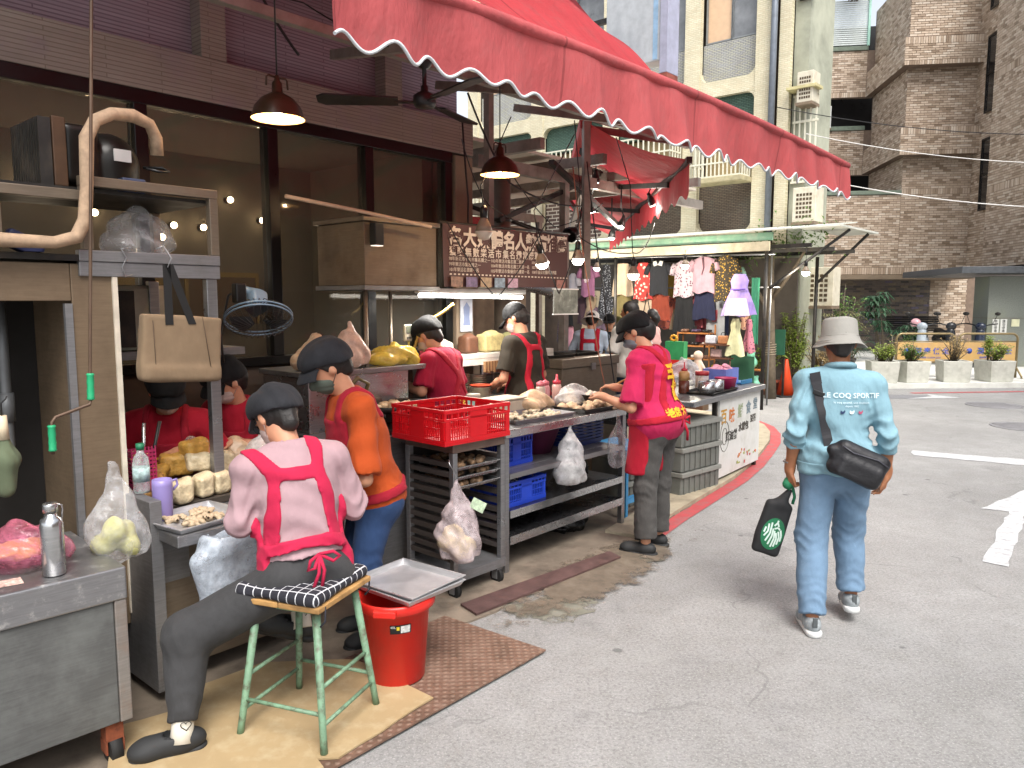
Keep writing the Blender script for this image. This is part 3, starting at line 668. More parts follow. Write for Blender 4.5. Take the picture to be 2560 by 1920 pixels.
for k, (a, b) in enumerate(zip(cols, cols[1:])):
    y0, y1 = a[1], b[0]
    for z0, z1 in ((2.86, 3.08), (5.72, 6.02), (8.6, 8.9)): panel('beam', y0+0.001, y1-0.001, z0, z1, -0.04, M_YT)
    panel('brick_panel', y0, y1, 3.08, 4.05, 0.10, M_WB if k >= 2 else M_DB)
    panel('brick_panel', y0, y1, 5.15, 5.72, 0.10, M_GRN)
    panel('brick_panel', y0, y1, 6.02, 6.78, 0.10, M_GB)
    x0, x1 = yb(y0, y1)
    def fillet(cx, cz, sx, sz, r=0.2):
        pts = [(cx, cz), (cx+sx*r, cz)]+[(cx+sx*r*(1-math.sin(t*math.pi/12)), cz+sz*r*(1-math.cos(t*math.pi/12))) for t in range(1, 6)]+[(cx, cz+sz*r)]
        MB().prism(pts, -0.035, 0.099).build('corner_fillet', M_YT, YB, fix=True)
    for cz, sz in ((3.08, 1), (5.72, -1), (6.02, 1), (8.6, -1)):
        fillet(x0, cz, 1, sz); fillet(x1, cz, -1, sz)
    # upper window: two leaves behind the frame
    for q, m in ((0, mat('peach_curtain', '#d8b795', 0.6, var=0.06)), (1, mat('grey_curtain', '#7d8083', 0.35, var=0.25, scale=4))):
        xa = x0+(x1-x0)*(0.06+0.46*q); xb = xa+(x1-x0)*0.44
        w = MB().box(xa, xb, 0.14, 0.17, 6.82, 8.5).build('window', m, YB)
        fr = MB()
        for bx in ((xa-0.03, xa, 6.79, 8.53), (xb, xb+0.03, 6.79, 8.53), (xa, xb, 6.79, 6.82), (xa, xb, 8.5, 8.53)): fr.box(bx[0], bx[1], 0.10, 0.18, bx[2], bx[3])
        fr.build('window_frame', mat('aluminium_frame', '#8d9090', 0.45, 0.5), w)
    # window behind a caged balcony on the middle floor
    w = MB().box(x0, x1, 0.3, 0.33, 4.06, 5.15).build('window', mat('warm_window', '#a59067', 0.4, var=0.3, scale=2), YB)
    cg = MB(); cx0, cx1 = x0+0.1, x1-0.05
    for i in range(13):
        x = cx0+(cx1-cx0)*i/12; cg.box(x-0.012, x+0.012, -0.50, -0.476, 4.10, 5.05)
    for i in range(5):
        y = -0.5+0.44*i/4
        for x in (cx0, cx1): cg.box(x-0.012, x+0.012, y, y+0.024, 4.10, 5.05)
    for z in (4.10, 4.35, 4.72, 5.05):
        cg.box(cx0-0.013, cx1+0.013, -0.503, -0.475, z-0.014, z+0.014)
        for x in (cx0, cx1): cg.box(x-0.0135, x+0.0135, -0.474, -0.06, z-0.014, z+0.014)
    cg.build('window_cage', mat('cream_painted_bars', '#d9d6c2', 0.5, var=0.06), YB)
    MB().box(cx0-0.06, cx1+0.06, -0.55, -0.061, 3.98, 4.08).build('balcony_ledge', mat('stained_concrete', '#b0a684', 0.8, var=0.2, dirt=('#6f6a54', 0.6, 4)), YB, 0.01)
a, b = yb(5.75, 14.0); MB().box(a, b, 0.35, 0.6, 0, 10).build('back_wall', M_DARKWALL, YB)
# its side wall towards the brown block, plain render, and the drain pipe
MB().box(-0.059, 0.22, 0.15, 1.4, 0, 10).build('side_wall', mat('green_grey_render', '#a5a795', 0.85, var=0.2, scale=2, dirt=('#7b7f70', 0.6, 1.5)), YB)
MB().cyl((-0.34, -0.14, 2.9), (-0.34, -0.14, 10), 0.06, n=12).build('drain_pipe', mat('grey_pipe', '#6f7680', 0.5, 0.2), YB)
# narrow return front right of the columns with a grilled window and a canopy
cg = MB()
for i in range(5): cg.box(0.00+i*0.1, 0.025+i*0.1, 0.10, 0.13, 3.9, 5.5)
for z in (3.9, 4.45, 5.0, 5.47): cg.box(-0.02, 0.45, 0.095, 0.135, z, z+0.04)
cg.build('window_grille', MATS['cream_painted_bars'], YB)
MB().box(-0.05, 0.5, -0.2, 0.149, 5.55, 5.60).build('window_hood', mat('pale_yellow_hood', '#c3b98a', 0.6), YB)
MB().box(0.02, 0.34, 0.10, 0.149, 7.2, 8.1).build('window', mat('dark_window_glass', '#14171a', 0.15), YB)
MB().box(-0.03, 0.45, -0.2, 0.149, 8.15, 8.22).build('window_hood', MATS['white_painted_metal'], YB)
ac_unit('cream window air conditioner high on the green side wall', (14.35, 5.42, 5.3), -R(90), 0.30, 0.55, 0.35, True)
ac_unit('cream air conditioner above the clothes shop roof, beside the pillar', (14.05, 5.24, 3.12), -R(90), 0.42, 0.62, 0.4, True)
ac_unit('cream air conditioner low on the wall beside the big tree plant', (15.2, 5.35, 1.6), -R(90), 0.62, 0.75, 0.4, True)
# ================================================================= STALL FURNITURE AND GOODS
def m_steel(name, col='#9a9a9c', rough=0.32, metal=0.85, dirt=None, flour=False):
    if name in MATS: return MATS[name]
    t = NT(name); co = t.coord(scale=(1, 1, 14)); co1 = t.coord()
    f = t.noise(co, 9, 4, 0.6); g = t.noise(co1, 4, 6, 0.7); col = c(col)
    k = t.ramp(f, [(0.3, sc4(col, 0.85)), (0.7, sc4(col, 1.12))])
    if dirt: k = t.mix(t.ramp(g, [(0.45, (0, 0, 0, 1)), (0.75, (dirt[1],)*3+(1,))]), k, c(dirt[0]))
    mt = metal
    if flour:
        fl = t.noise(co1, 22, 8, 0.8); mk = t.ramp(fl, [(0.54, (0, 0, 0, 1)), (0.72, (0.6, 0.6, 0.6, 1))])
        k = t.mix(mk, k, c('#cfccc6')); mt = t.math('MULTIPLY', t.math('SUBTRACT', 1.0, mk), metal)
    t.base(k); t.set(Metallic=mt, Roughness=t.ramp(g, [(0.3, (rough-0.1,)*3+(1,)), (0.75, (rough+0.22,)*3+(1,))]))
    t.bump(t.noise(co1, 35, 3, 0.5), 0.08, 0.004); MATS[name] = t.m; return t.m
STEEL = m_steel('stainless_steel'); STEELD = m_steel('dull_steel', '#88888a', 0.42, 0.6, ('#66625c', 0.6)); STEELF = m_steel('floured_steel', '#939395', 0.35, 0.8, None, True)
GALV = m_steel('galvanised_sheet', '#5c5d5c', 0.55, 0.35, ('#7d807d', 0.7)); STEELB = m_steel('bright_steel', '#b9babb', 0.22, 0.9); TRAYM = m_steel('tray_steel', '#c6c6c8', 0.33, 0.6, None, True)
TANSTEEL = m_steel('brown_tinted_steel', '#7d7264', 0.4, 0.55, ('#6d5b47', 0.6))  # steel with a brown base tone and browner blotches
BLACK = mat('black_plastic', '#121213', 0.45, var=0.2); DKMET = mat('dark_painted_metal', '#2a2826', 0.5, 0.3, var=0.3, dirt=('#5b4e40', 0.4, 8))
RUBBER = mat('black_rubber', '#1a1918', 0.8); RUST = mat('rusty_iron', '#7a3f25', 0.85, var=0.4, scale=30, bump=0.4)
CARD = mat('cardboard', '#a08a66', 0.85, var=0.10, scale=4, bump=0.15, bscale=120, dirt=('#b8a888', 0.6, 12)); PAPERW = mat('white_paper', '#d9d8d4', 0.8, var=0.05)
FILM = film_mat('clear_plastic_film', (0.80, 0.81, 0.83, 1), 0.17, .12); FILMP = film_mat('pink_plastic_film', (0.75, 0.22, 0.33, 1), 0.32, .15); FILMW = film_mat('milky_plastic_film', (0.82, 0.82, 0.82, 1), 0.45, 0.25)
FILMY = film_mat('yellow_plastic_film', (0.85, 0.62, 0.10, 1), 0.72); FILMT = film_mat('tan_plastic_film', (0.72, 0.52, 0.33, 1), 0.8, 0.3)
def m_tread():
    t = NT('rusty_tread_plate'); co = t.coord(); n = t.noise(co, 6, 6, 0.7)
    k = t.ramp(n, [(0.3, c('#59483c')), (0.5, c('#7a5f50')), (0.7, c('#8a7263'))])
    w1 = t.add('ShaderNodeTexWave'); w1.inputs['Scale'].default_value = 9; t.link(t.coord(rot=(0, 0, 0.78)), w1.inputs[0])
    w2 = t.add('ShaderNodeTexWave'); w2.inputs['Scale'].default_value = 9; t.link(t.coord(rot=(0, 0, -0.78)), w2.inputs[0])
    h = t.math('MULTIPLY', w1.outputs['Fac'], w2.outputs['Fac'])
    t.base(t.mix(t.ramp(h, [(0.3, (0, 0, 0, 1)), (0.6, (0.5, 0.5, 0.5, 1))]), k, c('#9a8576'))); t.set(Roughness=0.6, Metallic=0.3); t.bump(h, 0.5, 0.01); return t.m
TREAD = m_tread()
def slab(name, label, cat, pts, z, th, m, edge=0.0, seed=1):
    cx = sum(p[0] for p in pts)/len(pts); cy_ = sum(p[1] for p in pts)/len(pts)
    if edge: pts = rough_edge(pts, edge, 0.09, seed)
    n = len(pts); V = [(p[0]-cx, p[1]-cy_, th) for p in pts]+[(p[0]-cx, p[1]-cy_, 0) for p in pts]
    o = MB().add(V, [tuple(range(n)), tuple(range(2*n-1, n-1, -1))]+[(i, i+n, (i+1) % n+n, (i+1) % n) for i in range(n)]).build(name, m, fix=True)
    place(o, (cx, cy_, z)); return tag(o, label, cat)
slab('tread_plate', 'rusty patterned steel tread plate under the red bucket', 'metal plate', [(1.35, 2.19), (2.78, 2.20), (2.74, 2.86), (1.35, 2.86)], 0.013, 0.008, TREAD)
slab('floor_plate', 'narrow dark rusty floor plate in front of the tray trolley', 'metal plate', [(2.86, 2.74), (4.15, 2.66), (4.2, 2.78), (2.9, 2.90)], 0.016, 0.012, mat('dark_rusty_plate', '#5a4340', 0.7, 0.2, var=0.3, bump=0.4))
cb = slab('cardboard_sheet', 'flattened cardboard sheet spread on the ground under the green stool', 'cardboard', [(1.12, 2.72), (1.58, 2.215), (2.10, 2.27), (2.10, 2.80), (1.80, 3.10), (1.45, 3.12)], 0.024, 0.007, CARD, 0.006, 4)
slab('cardboard_sheet', 'smaller cardboard piece pushed under the steel cart at the bottom left', 'cardboard', [(0.85, 2.45), (1.50, 2.20), (1.60, 2.55), (1.52, 2.92), (1.10, 3.05)], 0.032, 0.006, CARD, 0.006, 9)

# ---- left steel cart
t = thing('steel_cart', 'wheeled stainless steel cart with scratched grey side at the left edge', 'cart', (1.10, 2.80, 0), R(-3))
MB().box(-1.5, 0, 0, 0.62, 0.63, 0.75).build('top', STEELF, t, 0.006)
MB().box(-1.5, -0.045, 0.012, 0.6, 0.17, 0.629).build('side_panel', GALV, t, 0.004)
MB().box(-0.044, -0.002, 0.006, 0.6, 0.17, 0.629).build('corner_post', m_steel('stained_steel_post', '#8a8580', 0.45, 0.5, ('#8a5a34', 0.6)), t, 0.004)
for x, y in ((-0.06, 0.06), (-0.06, 0.5), (-1.3, 0.06)):
    cs = MB().box(x-0.03, x+0.03, y-0.03, y+0.03, 0.10, 0.169).box(x-0.032, x-0.026, y-0.03, y+0.03, 0.05, 0.10).box(x+0.026, x+0.032, y-0.03, y+0.03, 0.05, 0.10).build('caster', RUST, t)
    MB().cyl((x-0.02, y, 0.055), (x+0.02, y, 0.055), 0.055, n=20).build('wheel', RUBBER, cs)
t = thing('steel_bottle', 'brushed steel vacuum bottle with loop cap on the left cart', 'bottle', (0.90, 2.90, 0.752))
MB().lathe([(0.034, 0), (0.037, 0.004), (0.037, 0.175), (0.033, 0.197), (0.020, 0.208), (0.020, 0.222), (0.001, 0.222)], n=28).build('body', STEELB, t)
cp = MB().lathe([(0.024, 0.2225), (0.024, 0.250), (0.021, 0.254), (0.001, 0.254)], n=24).build('cap', STEELB, t)
MB().tube([(0.026, 0, 0.245), (0.036, 0, 0.240), (0.038, 0, 0.225), (0.036, 0, 0.21), (0.034, 0, 0.19)], 0.003, 6).build('loop', STEELB, cp)
def bag(name, label, cat, loc, hw, hh, hd, film, fill=None, fillm=None, handles=True, seed=1, h=0.012, rz=0.0, top=None, stall=True, group=None):
    """knotted or hanging thin plastic bag: crumpled shell, contents inside; origin at the bottom centre"""
    rnd = random.Random(seed); t = thing(name, label, cat, loc, rz, group, stall)
    s = SDF((-hw*1.5, -hd*1.6, -0.02), (hw*1.5, hd*1.6, hh*1.15), h)
    s.ell((0, 0, hh*0.30), (hw, hd, hh*0.30), k=0.02); s.box((0.1*hw, 0, hh*.2), (hw*.75, hd*.7, hh*.17), Matrix.Rotation(.15*(seed % 3-1), 3, 'Y'), .02, .03); s.ell((0.05*hw, 0, hh*0.5), (hw*0.72, hd*0.7, hh*0.32), k=0.06)
    s.cone((0, 0, hh*0.6), (0, 0, hh*0.86), hw*0.42, hw*0.16, 0.05)
    if handles:
        for q in (-1, 1): s.cone((q*hw*0.22, 0, hh*0.78), (q*hw*0.05, 0, hh*1.08), hw*0.13, hw*0.06, 0.02)
    wr0 = wrinkle(0.010*hw/0.1, 20, (0.6, 0.5, 0.8), seed); wr1 = wrinkle(0.003*hw/0.1, 40, (0.9, 0.4, 0.3), seed+2); wr = lambda V: wr0(V)+wr1(V)
    s.build('film', film, t, 1, wr)
    if fill:
        s = SDF((-hw*1.3, -hd*1.3, -0.02), (hw*1.3, hd*1.3, hh*0.8), h)
        for _ in range(fill): s.ell((rnd.uniform(-.45, .45)*hw, rnd.uniform(-.3, .3)*hd, hh*rnd.uniform(0.14, 0.40)), (hw*rnd.uniform(.3, .5), hd*rnd.uniform(.4, .6), hh*rnd.uniform(.1, .16)), k=0.015)
        s.build('contents', fillm, t, 1, wrinkle(0.004, 40, (1, .3, .4), seed))
    return t
GREENF = mat('pale_vegetable', '#b9b67a', 0.7, var=0.3, scale=25, bump=0.4); TANF = mat('fried_tan', '#b0803f', 0.75, var=0.35, scale=22, bump=0.5); PINKF = mat('pink_bundle', '#b9475c', 0.6, var=0.35, scale=14)
bag('plastic_bag', 'clear plastic bag of shredded vegetables hanging between the two counters', 'plastic bag', (1.16, 3.02, 0.70), 0.11, 0.36, 0.09, FILM, 7, GREENF, seed=3)
bag('plastic_bag', 'pink plastic bag lying on the left cart behind the steel bottle', 'plastic bag', (0.86, 3.10, 0.752), 0.16, 0.16, 0.14, FILMP, 4, TANF, False, 5)
slab('paper_leaflet', 'small red and white printed leaflet on the cart top', 'leaflet', [(0.70, 2.90), (0.80, 2.88), (0.81, 2.95), (0.71, 2.97)], 0.752, 0.002, mat('leaflet_print', '#c7a79c', 0.7, var=0.6, scale=60))
# ---- tall cabinet at the left
t = thing('tall_cabinet', 'tall beige sheet metal cabinet with a dark open front at the left', 'cabinet', (0, 3.36, 0))
CABM = m_steel('beige_sheet', '#74634f', 0.5, 0.25, ('#574634', 0.6))
MB().box(1.17, 1.33, 0, 0.55, 0.3, 1.85).build('side_panel', CABM, t, 0.004)
MB().box(-0.6, 1.169, 0.0, 0.03, 1.70, 1.85).build('top_rail', CABM, t, 0.004)
MB().box(-0.6, 1.169, 0.45, 0.55, 0.3, 1.85).build('back_panel', mat('recess_black', '#17130f', 0.8), t)  # near-black panel: shade of the open front put into its colour
MB().box(-0.6, 1.169, 0.03, 0.449, 0.3, 0.36).build('bottom_shelf', DKMET, t)
MB().box(1.325, 1.345, -0.012, 0.02, 0.35, 1.85).build('edge_trim', mat('cream_trim', '#c9bfae', 0.5), t)
MB().box(1.14, 1.168, -0.01, 0.012, 0.36, 1.69).build('door_stile', STEELD, t)
pm = MB().tube([(1.0, 0.3, 1.7), (1.0, 0.3, 1.45), (1.0, 0.3, 1.1), (0.98, 0.28, 1.04), (0.9, 0.26, 1.02)], 0.022, 10).build('gas_pipe', mat('grey_gas_pipe', '#6d6f70', 0.5, 0.4), t)
MB().cyl((1.0, 0.3, 1.20), (1.0, 0.3, 1.32), 0.03, n=10).build('pipe_joint', MATS['grey_gas_pipe'], pm)
t = thing('folded_umbrella', 'folded grey green umbrella hanging handle up in the dark cabinet', 'umbrella', (0.87, 3.25, 0.98))
s = SDF((-0.08, -0.08, -0.02), (0.08, 0.08, 0.34), 0.007); s.chain([(0, 0, 0.03), (0.004, 0, 0.13), (0, 0, 0.21)], [0.034, 0.042, 0.020]); s.build('canopy', cloth_mat('umbrella_cloth', '#5c6650'), t, 1, wrinkle(0.006, 30, (1, 1, .2)))
MB().cyl((0, 0, 0.21), (0, 0, 0.30), 0.020, 0.016, 12).build('handle', mat('cream_handle', '#c9bb9f', 0.5), t)
MB().tube([(0, 0, 0.30), (0.0, 0, 0.345), (0.015, 0, 0.36), (0.02, 0, 0.37)], 0.003, 5).build('wrist_cord', BLACK, t)
# ---- steel frame with the compressor on top of the cabinet
t = thing('steel_rack_frame', 'grey steel shelf frame standing over the cabinet and counter', 'shelf frame', (0, 3.36, 0))
MB().box(1.20, 1.80, -0.02, 0.02, 1.86, 1.905).box(1.20, 1.80, -0.015, 0.015, 1.80, 1.859).build('front_rail', STEELD, t, 0.003)
MB().box(0.3, 1.199, -0.02, 0.6, 1.86, 1.885).box(1.20, 1.80, 0.021, 0.6, 1.86, 1.885).build('shelf', DKMET, t)
for x, y in ((1.735, -0.01), (1.735, 0.58), (0.2, 0.58)): MB().box(x, x+0.05, y, y+0.04, 0.8, 1.799).build('post', STEEL, t, 0.003)
MB().box(1.22, 1.80, -0.02, 0.02, 2.16, 2.20).box(0.85, 1.219, -0.02, 0.02, 2.10, 2.14).build('upper_rail', TANSTEEL, t, 0.003)
MB().box(0.85, 1.80, 0.02, 0.6, 2.14, 2.155).build('upper_shelf', DKMET, t)
for x, z1 in ((0.90, 2.10), (1.22, 2.16), (1.76, 2.16)): MB().box(x, x+0.04, -0.018, 0.018, 1.906, z1).build('upper_post', TANSTEEL, t, 0.003)
MB().box(1.76, 1.80, 0.56, 0.60, 1.886, 2.14).build('upper_post', TANSTEEL, t, 0.003)
t = thing('refrigeration_compressor', 'black refrigeration compressor unit with finned coil on the upper shelf', 'compressor', (1.10, 3.40, 2.157))
for i in range(12): MB().box(0.0, 0.045, 0.0+i*0.028, 0.010+i*0.028, 0, 0.26).build('coil_fin', DKMET, t)
MB().box(0.05, 0.10, 0, 0.34, 0.0, 0.27).build('coil_plate', mat('rusty_side_sheet', '#4a3423', 0.6, 0.3, var=0.3), t, 0.004)
s = SDF((0.1, -0.05, -0.02), (0.5, 0.4, 0.34), 0.01); s.ell((0.31, 0.15, 0.13), (0.125, 0.12, 0.13), k=0.02); s.cone((0.31, 0.15, 0.02), (0.31, 0.15, 0.12), 0.12, 0.12, 0.02); s.box((0.17, 0.15, 0.14), (0.07, 0.12, 0.12), None, 0.02, 0.01); cpz = s.build('motor_housing', mat('compressor_black', '#15130f', 0.4, 0.2, var=0.4), t)
MB().box(0.29, 0.36, 0.022, 0.03, 0.13, 0.18).build('rating_plate', PAPERW, cpz)
MB().box(0.30, 0.40, -0.02, 0.05, 0.0, 0.06).build('terminal_box', mat('blue_grey_box', '#2d3a55', 0.5), t, 0.008)
MB().tube([(0.42, 0.05, 0.12), (0.48, 0.0, 0.12), (0.50, -0.02, 0.105), (0.46, -0.02, 0.10), (0.41, 0.0, 0.11)], 0.006, 6).tube([(0.4, -0.02, 0.02), (0.48, -0.04, 0.022), (0.50, -0.02, 0.03), (0.44, 0.03, 0.035)], 0.006, 6).build('cable_loop', BLACK, t)
hz = [(0.55, 3.30, 1.925), (0.92, 3.30, 1.925), (1.10, 3.30, 1.925), (1.18, 3.30, 1.95), (1.215, 3.30, 2.02), (1.225, 3.29, 2.15), (1.235, 3.29, 2.34), (1.27, 3.29, 2.41), (1.34, 3.30, 2.45), (1.44, 3.34, 2.465), (1.52, 3.37, 2.45), (1.56, 3.40, 2.40), (1.565, 3.41, 2.33)]
o = MB().tube([Vector((p[0]-1.2, p[1]-3.3, p[2]-1.9)) for p in hz], [0.026+0.002*math.sin(i*2.3) for i in range(len(hz))], 12).build('insulated_hose', mat('foam_lagging', '#a68d74', 0.8, var=0.25, scale=30, bump=0.6, bscale=35))
tag(place(o, (1.2, 3.3, 1.9)), 'thick taped cream hose curling from the compressor down to the shelf', 'hose')
bag('plastic_bag', 'crumpled clear plastic bag on the shelf beside the compressor frame', 'plastic bag', (1.52, 3.55, 1.888), 0.16, 0.24, 0.10, FILM, None, None, False, 8)
s = SDF((-0.1, -0.06, 0), (0.1, 0.06, 0.1), 0.008); s.box((0, 0, 0.035), (0.07, 0.03, 0.035), Matrix.Rotation(R(25), 3, 'Y'), 0.006)
o = s.build('blue_box', mat('navy_card', '#1b2145', 0.6)); tag(place(o, (1.04, 3.45, 1.888)), 'small navy blue box lying on the cabinet top shelf', 'box')
# crank rods with green grips, hung from the awning gear
GRIP = mat('green_grip', '#1f9a67', 0.5, var=0.1)
def crank(name, label, pts, grips, at):
    t = thing(name, label, 'crank rod', at)
    MB().tube([Vector(p)-Vector(at) for p in pts], 0.006, 8).build('rod', mat('worn_rod', '#5d4a3c', 0.5, 0.4, var=0.3), t)
    for a, b in grips:
        a = Vector(a)-Vector(at); b = Vector(b)-Vector(at); d = b-a
        MB().tube([a, a+d*0.04, a+d*0.1, a+d*0.35, a+d*0.5, a+d*0.65, a+d*0.9, a+d*0.96, b], [0.010, 0.014, 0.0115, 0.0125, 0.011, 0.0125, 0.0115, 0.014, 0.010], 10).build('grip', GRIP, t)
crank('awning_crank', 'long awning crank rod with two green grips hanging before the cabinet', [(1.13, 2.9, 4.5), (1.13, 2.9, 2.73), (1.055, 2.9, 1.45), (1.052, 2.9, 1.35), (1.045, 2.895, 1.335), (0.925, 2.87, 1.305), (0.912, 2.868, 1.29), (0.91, 2.868, 1.18)], [((1.055, 2.9, 1.445), (1.052, 2.9, 1.35)), ((0.911, 2.868, 1.28), (0.91, 2.868, 1.19))], (1.05, 2.9, 1.2))
o = MB().tube([(-0.3, 0, -0.02), (0, 0, 0), (0.17, 0.02, 0.0)], 0.02, 10).build('green_pipe', mat('green_plastic_pipe', '#12734f', 0.5)); tag(place(o, (1.18, 4.30, 3.34)), 'short green pipe end fixed on the beam at the top left corner', 'pipe')
# tote bag hanging on the frame
t = thing('canvas_tote_bag', 'plain beige canvas tote bag with black straps hanging from the frame', 'tote bag', (1.55, 3.24, 1.36))
CANV = cloth_mat('beige_canvas', '#7d6a54', 0.08, 0.25)
s = SDF((-0.25, -0.08, -0.05), (0.25, 0.08, 0.34), 0.008); M3 = Matrix.Rotation(R(4), 3, 'Y')
s.box((0.0, 0, 0.14), (0.175, 0.030, 0.14), M3, 0.012); s.box((0.0, 0, 0.03), (0.165, 0.036, 0.03), M3, 0.015, .02); s.build('bag_body', CANV, t, 1, wrinkle(0.005, 9, (1, .2, .5), 2))
MB().tube([(-0.125, -0.034, 0.025), (-0.13, -0.034, 0.26)], 0.0015, 4).tube([(0.115, -0.034, 0.04), (0.085, -0.034, 0.27)], 0.0015, 4).tube([(-0.12, -0.034, 0.035), (0.12, -0.034, 0.05)], 0.0015, 4).build('seam', mat('seam_thread', '#4b3b2e', 0.8), t)
for x0, x1 in ((-0.06, -0.055), (0.04, -0.045)):
    MB().grid(lambda u, v: Vector((x0+(x1-x0)*v+(u-0.5)*0.035, -0.032+0.012*v, 0.24+0.255*v)), 1, 6).build('strap', mat('black_webbing', '#111111', 0.8), t)
MB().tube([(-0.052, -0.02, 0.48), (-0.03, -0.015, 0.52), (-0.06, -0.01, 0.57), (-0.09, -0.005, 0.555)], 0.003, 6).build('hook', STEEL, t)
t = thing('hanging_hook', 'bent wire hook on the steel rail left of the tote bag', 'hook', (1.36, 3.33, 1.80)); MB().tube([(0.03, 0, 0.12), (0, 0, 0.115), (0.02, 0, 0.08), (0, 0, 0.04), (0.01, 0, 0.0), (0.04, 0, 0.01)], 0.003, 6).build('wire', STEEL, t)
# speckled rice cooker sized white machine behind the tote
t = thing('white_appliance', 'white countertop appliance half hidden behind the tote bag', 'appliance', (1.72, 4.05, 1.45)); MB().box(-0.2, 0.14, -0.1, 0.1, 0, 0.33).build('housing', mat('pale_enamel', '#a3a596', 0.5), t, 0.02); MB().box(-0.16, -0.06, -0.108, -0.101, 0.02, 0.30).build('control_panel', DKMET, t)
MB().box(-0.4, 0.5, -0.16, 0.14, -0.04, -0.001).build('shelf_board', STEELD, t)
# clip-on fan
t = thing('electric_fan', 'blue grey clip-on fan with black cage hanging face down', 'fan', (2.15, 3.62, 1.63)); Mf = Matrix.Rotation(R(14), 4, 'Y') @ Matrix.Rotation(R(-26), 4, 'X') @ Matrix.Scale(1.2, 4)
g = MB()
for k in range(30):
    a = 2*math.pi*k/30; g.tube([Mf @ Vector((r*math.cos(a), r*math.sin(a), z)) for r, z in ((0.045, 0.03), (0.10, 0.025), (0.135, 0.0), (0.14, -0.03), (0.12, -0.055), (0.05, -0.07))], 0.0018, 4)
g.build('cage', DKMET, t)['kind'] = 'stuff'
for r, z in ((0.141, -0.028), (0.141, -0.012)): MB().tube([Mf @ Vector((r*math.cos(a*math.pi/16), r*math.sin(a*math.pi/16), z)) for a in range(32)], 0.0045, 6, True).build('cage_rim', mat('grey_blue_plastic', '#7890a4', 0.45), t)
for q in range(3):
    MB().grid(lambda u, v: Mf @ Vector(((0.03+0.09*u)*math.cos(q*2.09+(v-.5)*1.1), (0.03+0.09*u)*math.sin(q*2.09+(v-.5)*1.1), -0.02+0.02*(v-.5))), 4, 5).build('blade', mat('smoky_blade', '#2f3a3f', 0.4), t)
s = SDF((-0.15, -0.15, -0.02), (0.15, 0.15, 0.2), 0.008); s.box(Mf @ Vector((0, 0, 0.075)), (0.055, 0.05, 0.055), Mf.to_3x3(), 0.025); s.cone(Mf @ Vector((0, 0, 0.1)), Mf @ Vector((-0.06, 0.02, 0.12)), 0.03, 0.02); s.build('motor_housing', MATS['grey_blue_plastic'], t)
MB().tube([(-0.06, 0.02, 0.13), (-0.13, 0.06, 0.10), (-0.16, 0.1, -0.1), (-0.15, 0.1, -0.25)], 0.006, 6).build('cord', BLACK, t)
MB().box(-0.12, -0.06, 0.0, 0.05, 0.06, 0.16).build('clamp', BLACK, t, 0.008)

# ---- work counter behind the seated worker
t = thing('work_counter', 'floured stainless work counter with tan front panel beside the seated worker', 'counter', (1.36, 3.0, 0))
MB().box(0.0, 0.86, -0.05, 1.0, 0.715, 0.765).build('worktop', STEELF, t, 0.005)
MB().box(0.02, 0.84, 0.20, 0.9, 0.10, 0.714).build('front_panel', TANSTEEL, t, 0.004)
MB().box(-0.03, 0.02, 0.12, 0.9, 0.06, 0.88).build('end_post', STEELD, t, 0.003)
MB().box(0.03, 0.16, 0.192, 0.199, 0.5, 0.70).build('hinge_plate', STEELD, t)
for x in (0.06, 0.75): MB().cyl((x, 0.28, 0), (x, 0.28, 0.099), 0.02, n=10).build('foot', mat('rusty_foot', '#7d6a4f', 0.7), t)
MB().box(0.04, 0.82, 0.3, 0.9, 0.766, 0.80).build('cutting_board', mat('dark_board', '#3c342c', 0.7, var=0.3), t, 0.004)
def tray_parts(t, w, d, h, m, z=0.0):
    """baking tray: bottom plus four sloped rims rolled at the edge"""
    f = 0.012; V = []
    for (ww, dd, zz) in ((w/2-f, d/2-f, 0.0), (w/2, d/2, h), (w/2+0.008, d/2+0.008, h), (w/2+0.008, d/2+0.008, h-0.004), (w/2+0.003, d/2+0.003, h-0.004), (w/2-f+0.003, d/2-f+0.003, -0.003)):
        V += [(-ww, -dd, z+zz), (ww, -dd, z+zz), (ww, dd, z+zz), (-ww, dd, z+zz)]
    F = [(0, 1, 2, 3)]+[(a*4+i, a*4+(i+1) % 4, (a+1)*4+(i+1) % 4, (a+1)*4+i) for a in range(5) for i in range(4)]+[(23, 22, 21, 20)]
    return MB().add(V, F).build('tray', m, t, fix=True)
def lumps(name, n, hw, hd, r, m, parent, z=0.0, seed=1, sq=(1, 1, .8), h=None, piles=0.0):
    """little pieces of food, shared mesh, scattered and piled: one object each"""
    rnd = random.Random(seed); s = SDF((-r*1.6,)*3, (r*1.6,)*3, r/5); s.ell((0, 0, 0), (r*sq[0], r*sq[1], r*sq[2]), k=0.01); s.ell((r*.35, r*.2, r*.25), (r*.6, r*.55, r*.4), k=r*.3); s.ell((-r*.4, -r*.3, r*.1), (r*.5, r*.5, r*.45), k=r*.3)
    me = s.mesh(name, 1, wrinkle(r*0.12, 2.0/r, (1, .5, .3), seed)); me.materials.append(m)
    for _ in range(n):
        o = bpy.data.objects.new(name, me); COL.objects.link(o); o.parent = parent
        x, y = rnd.uniform(-hw, hw), rnd.uniform(-hd, hd); up = rnd.random()*piles*max(0, 1-(x/hw)**2-(y/hd)**2)
        o.location = (x, y, z+r*sq[2]*0.8+up); o.rotation_euler = (rnd.uniform(-.5, .5), rnd.uniform(-.5, .5), rnd.uniform(0, 6.3)); k = rnd.uniform(.8, 1.2); o.scale = (k, k, k)
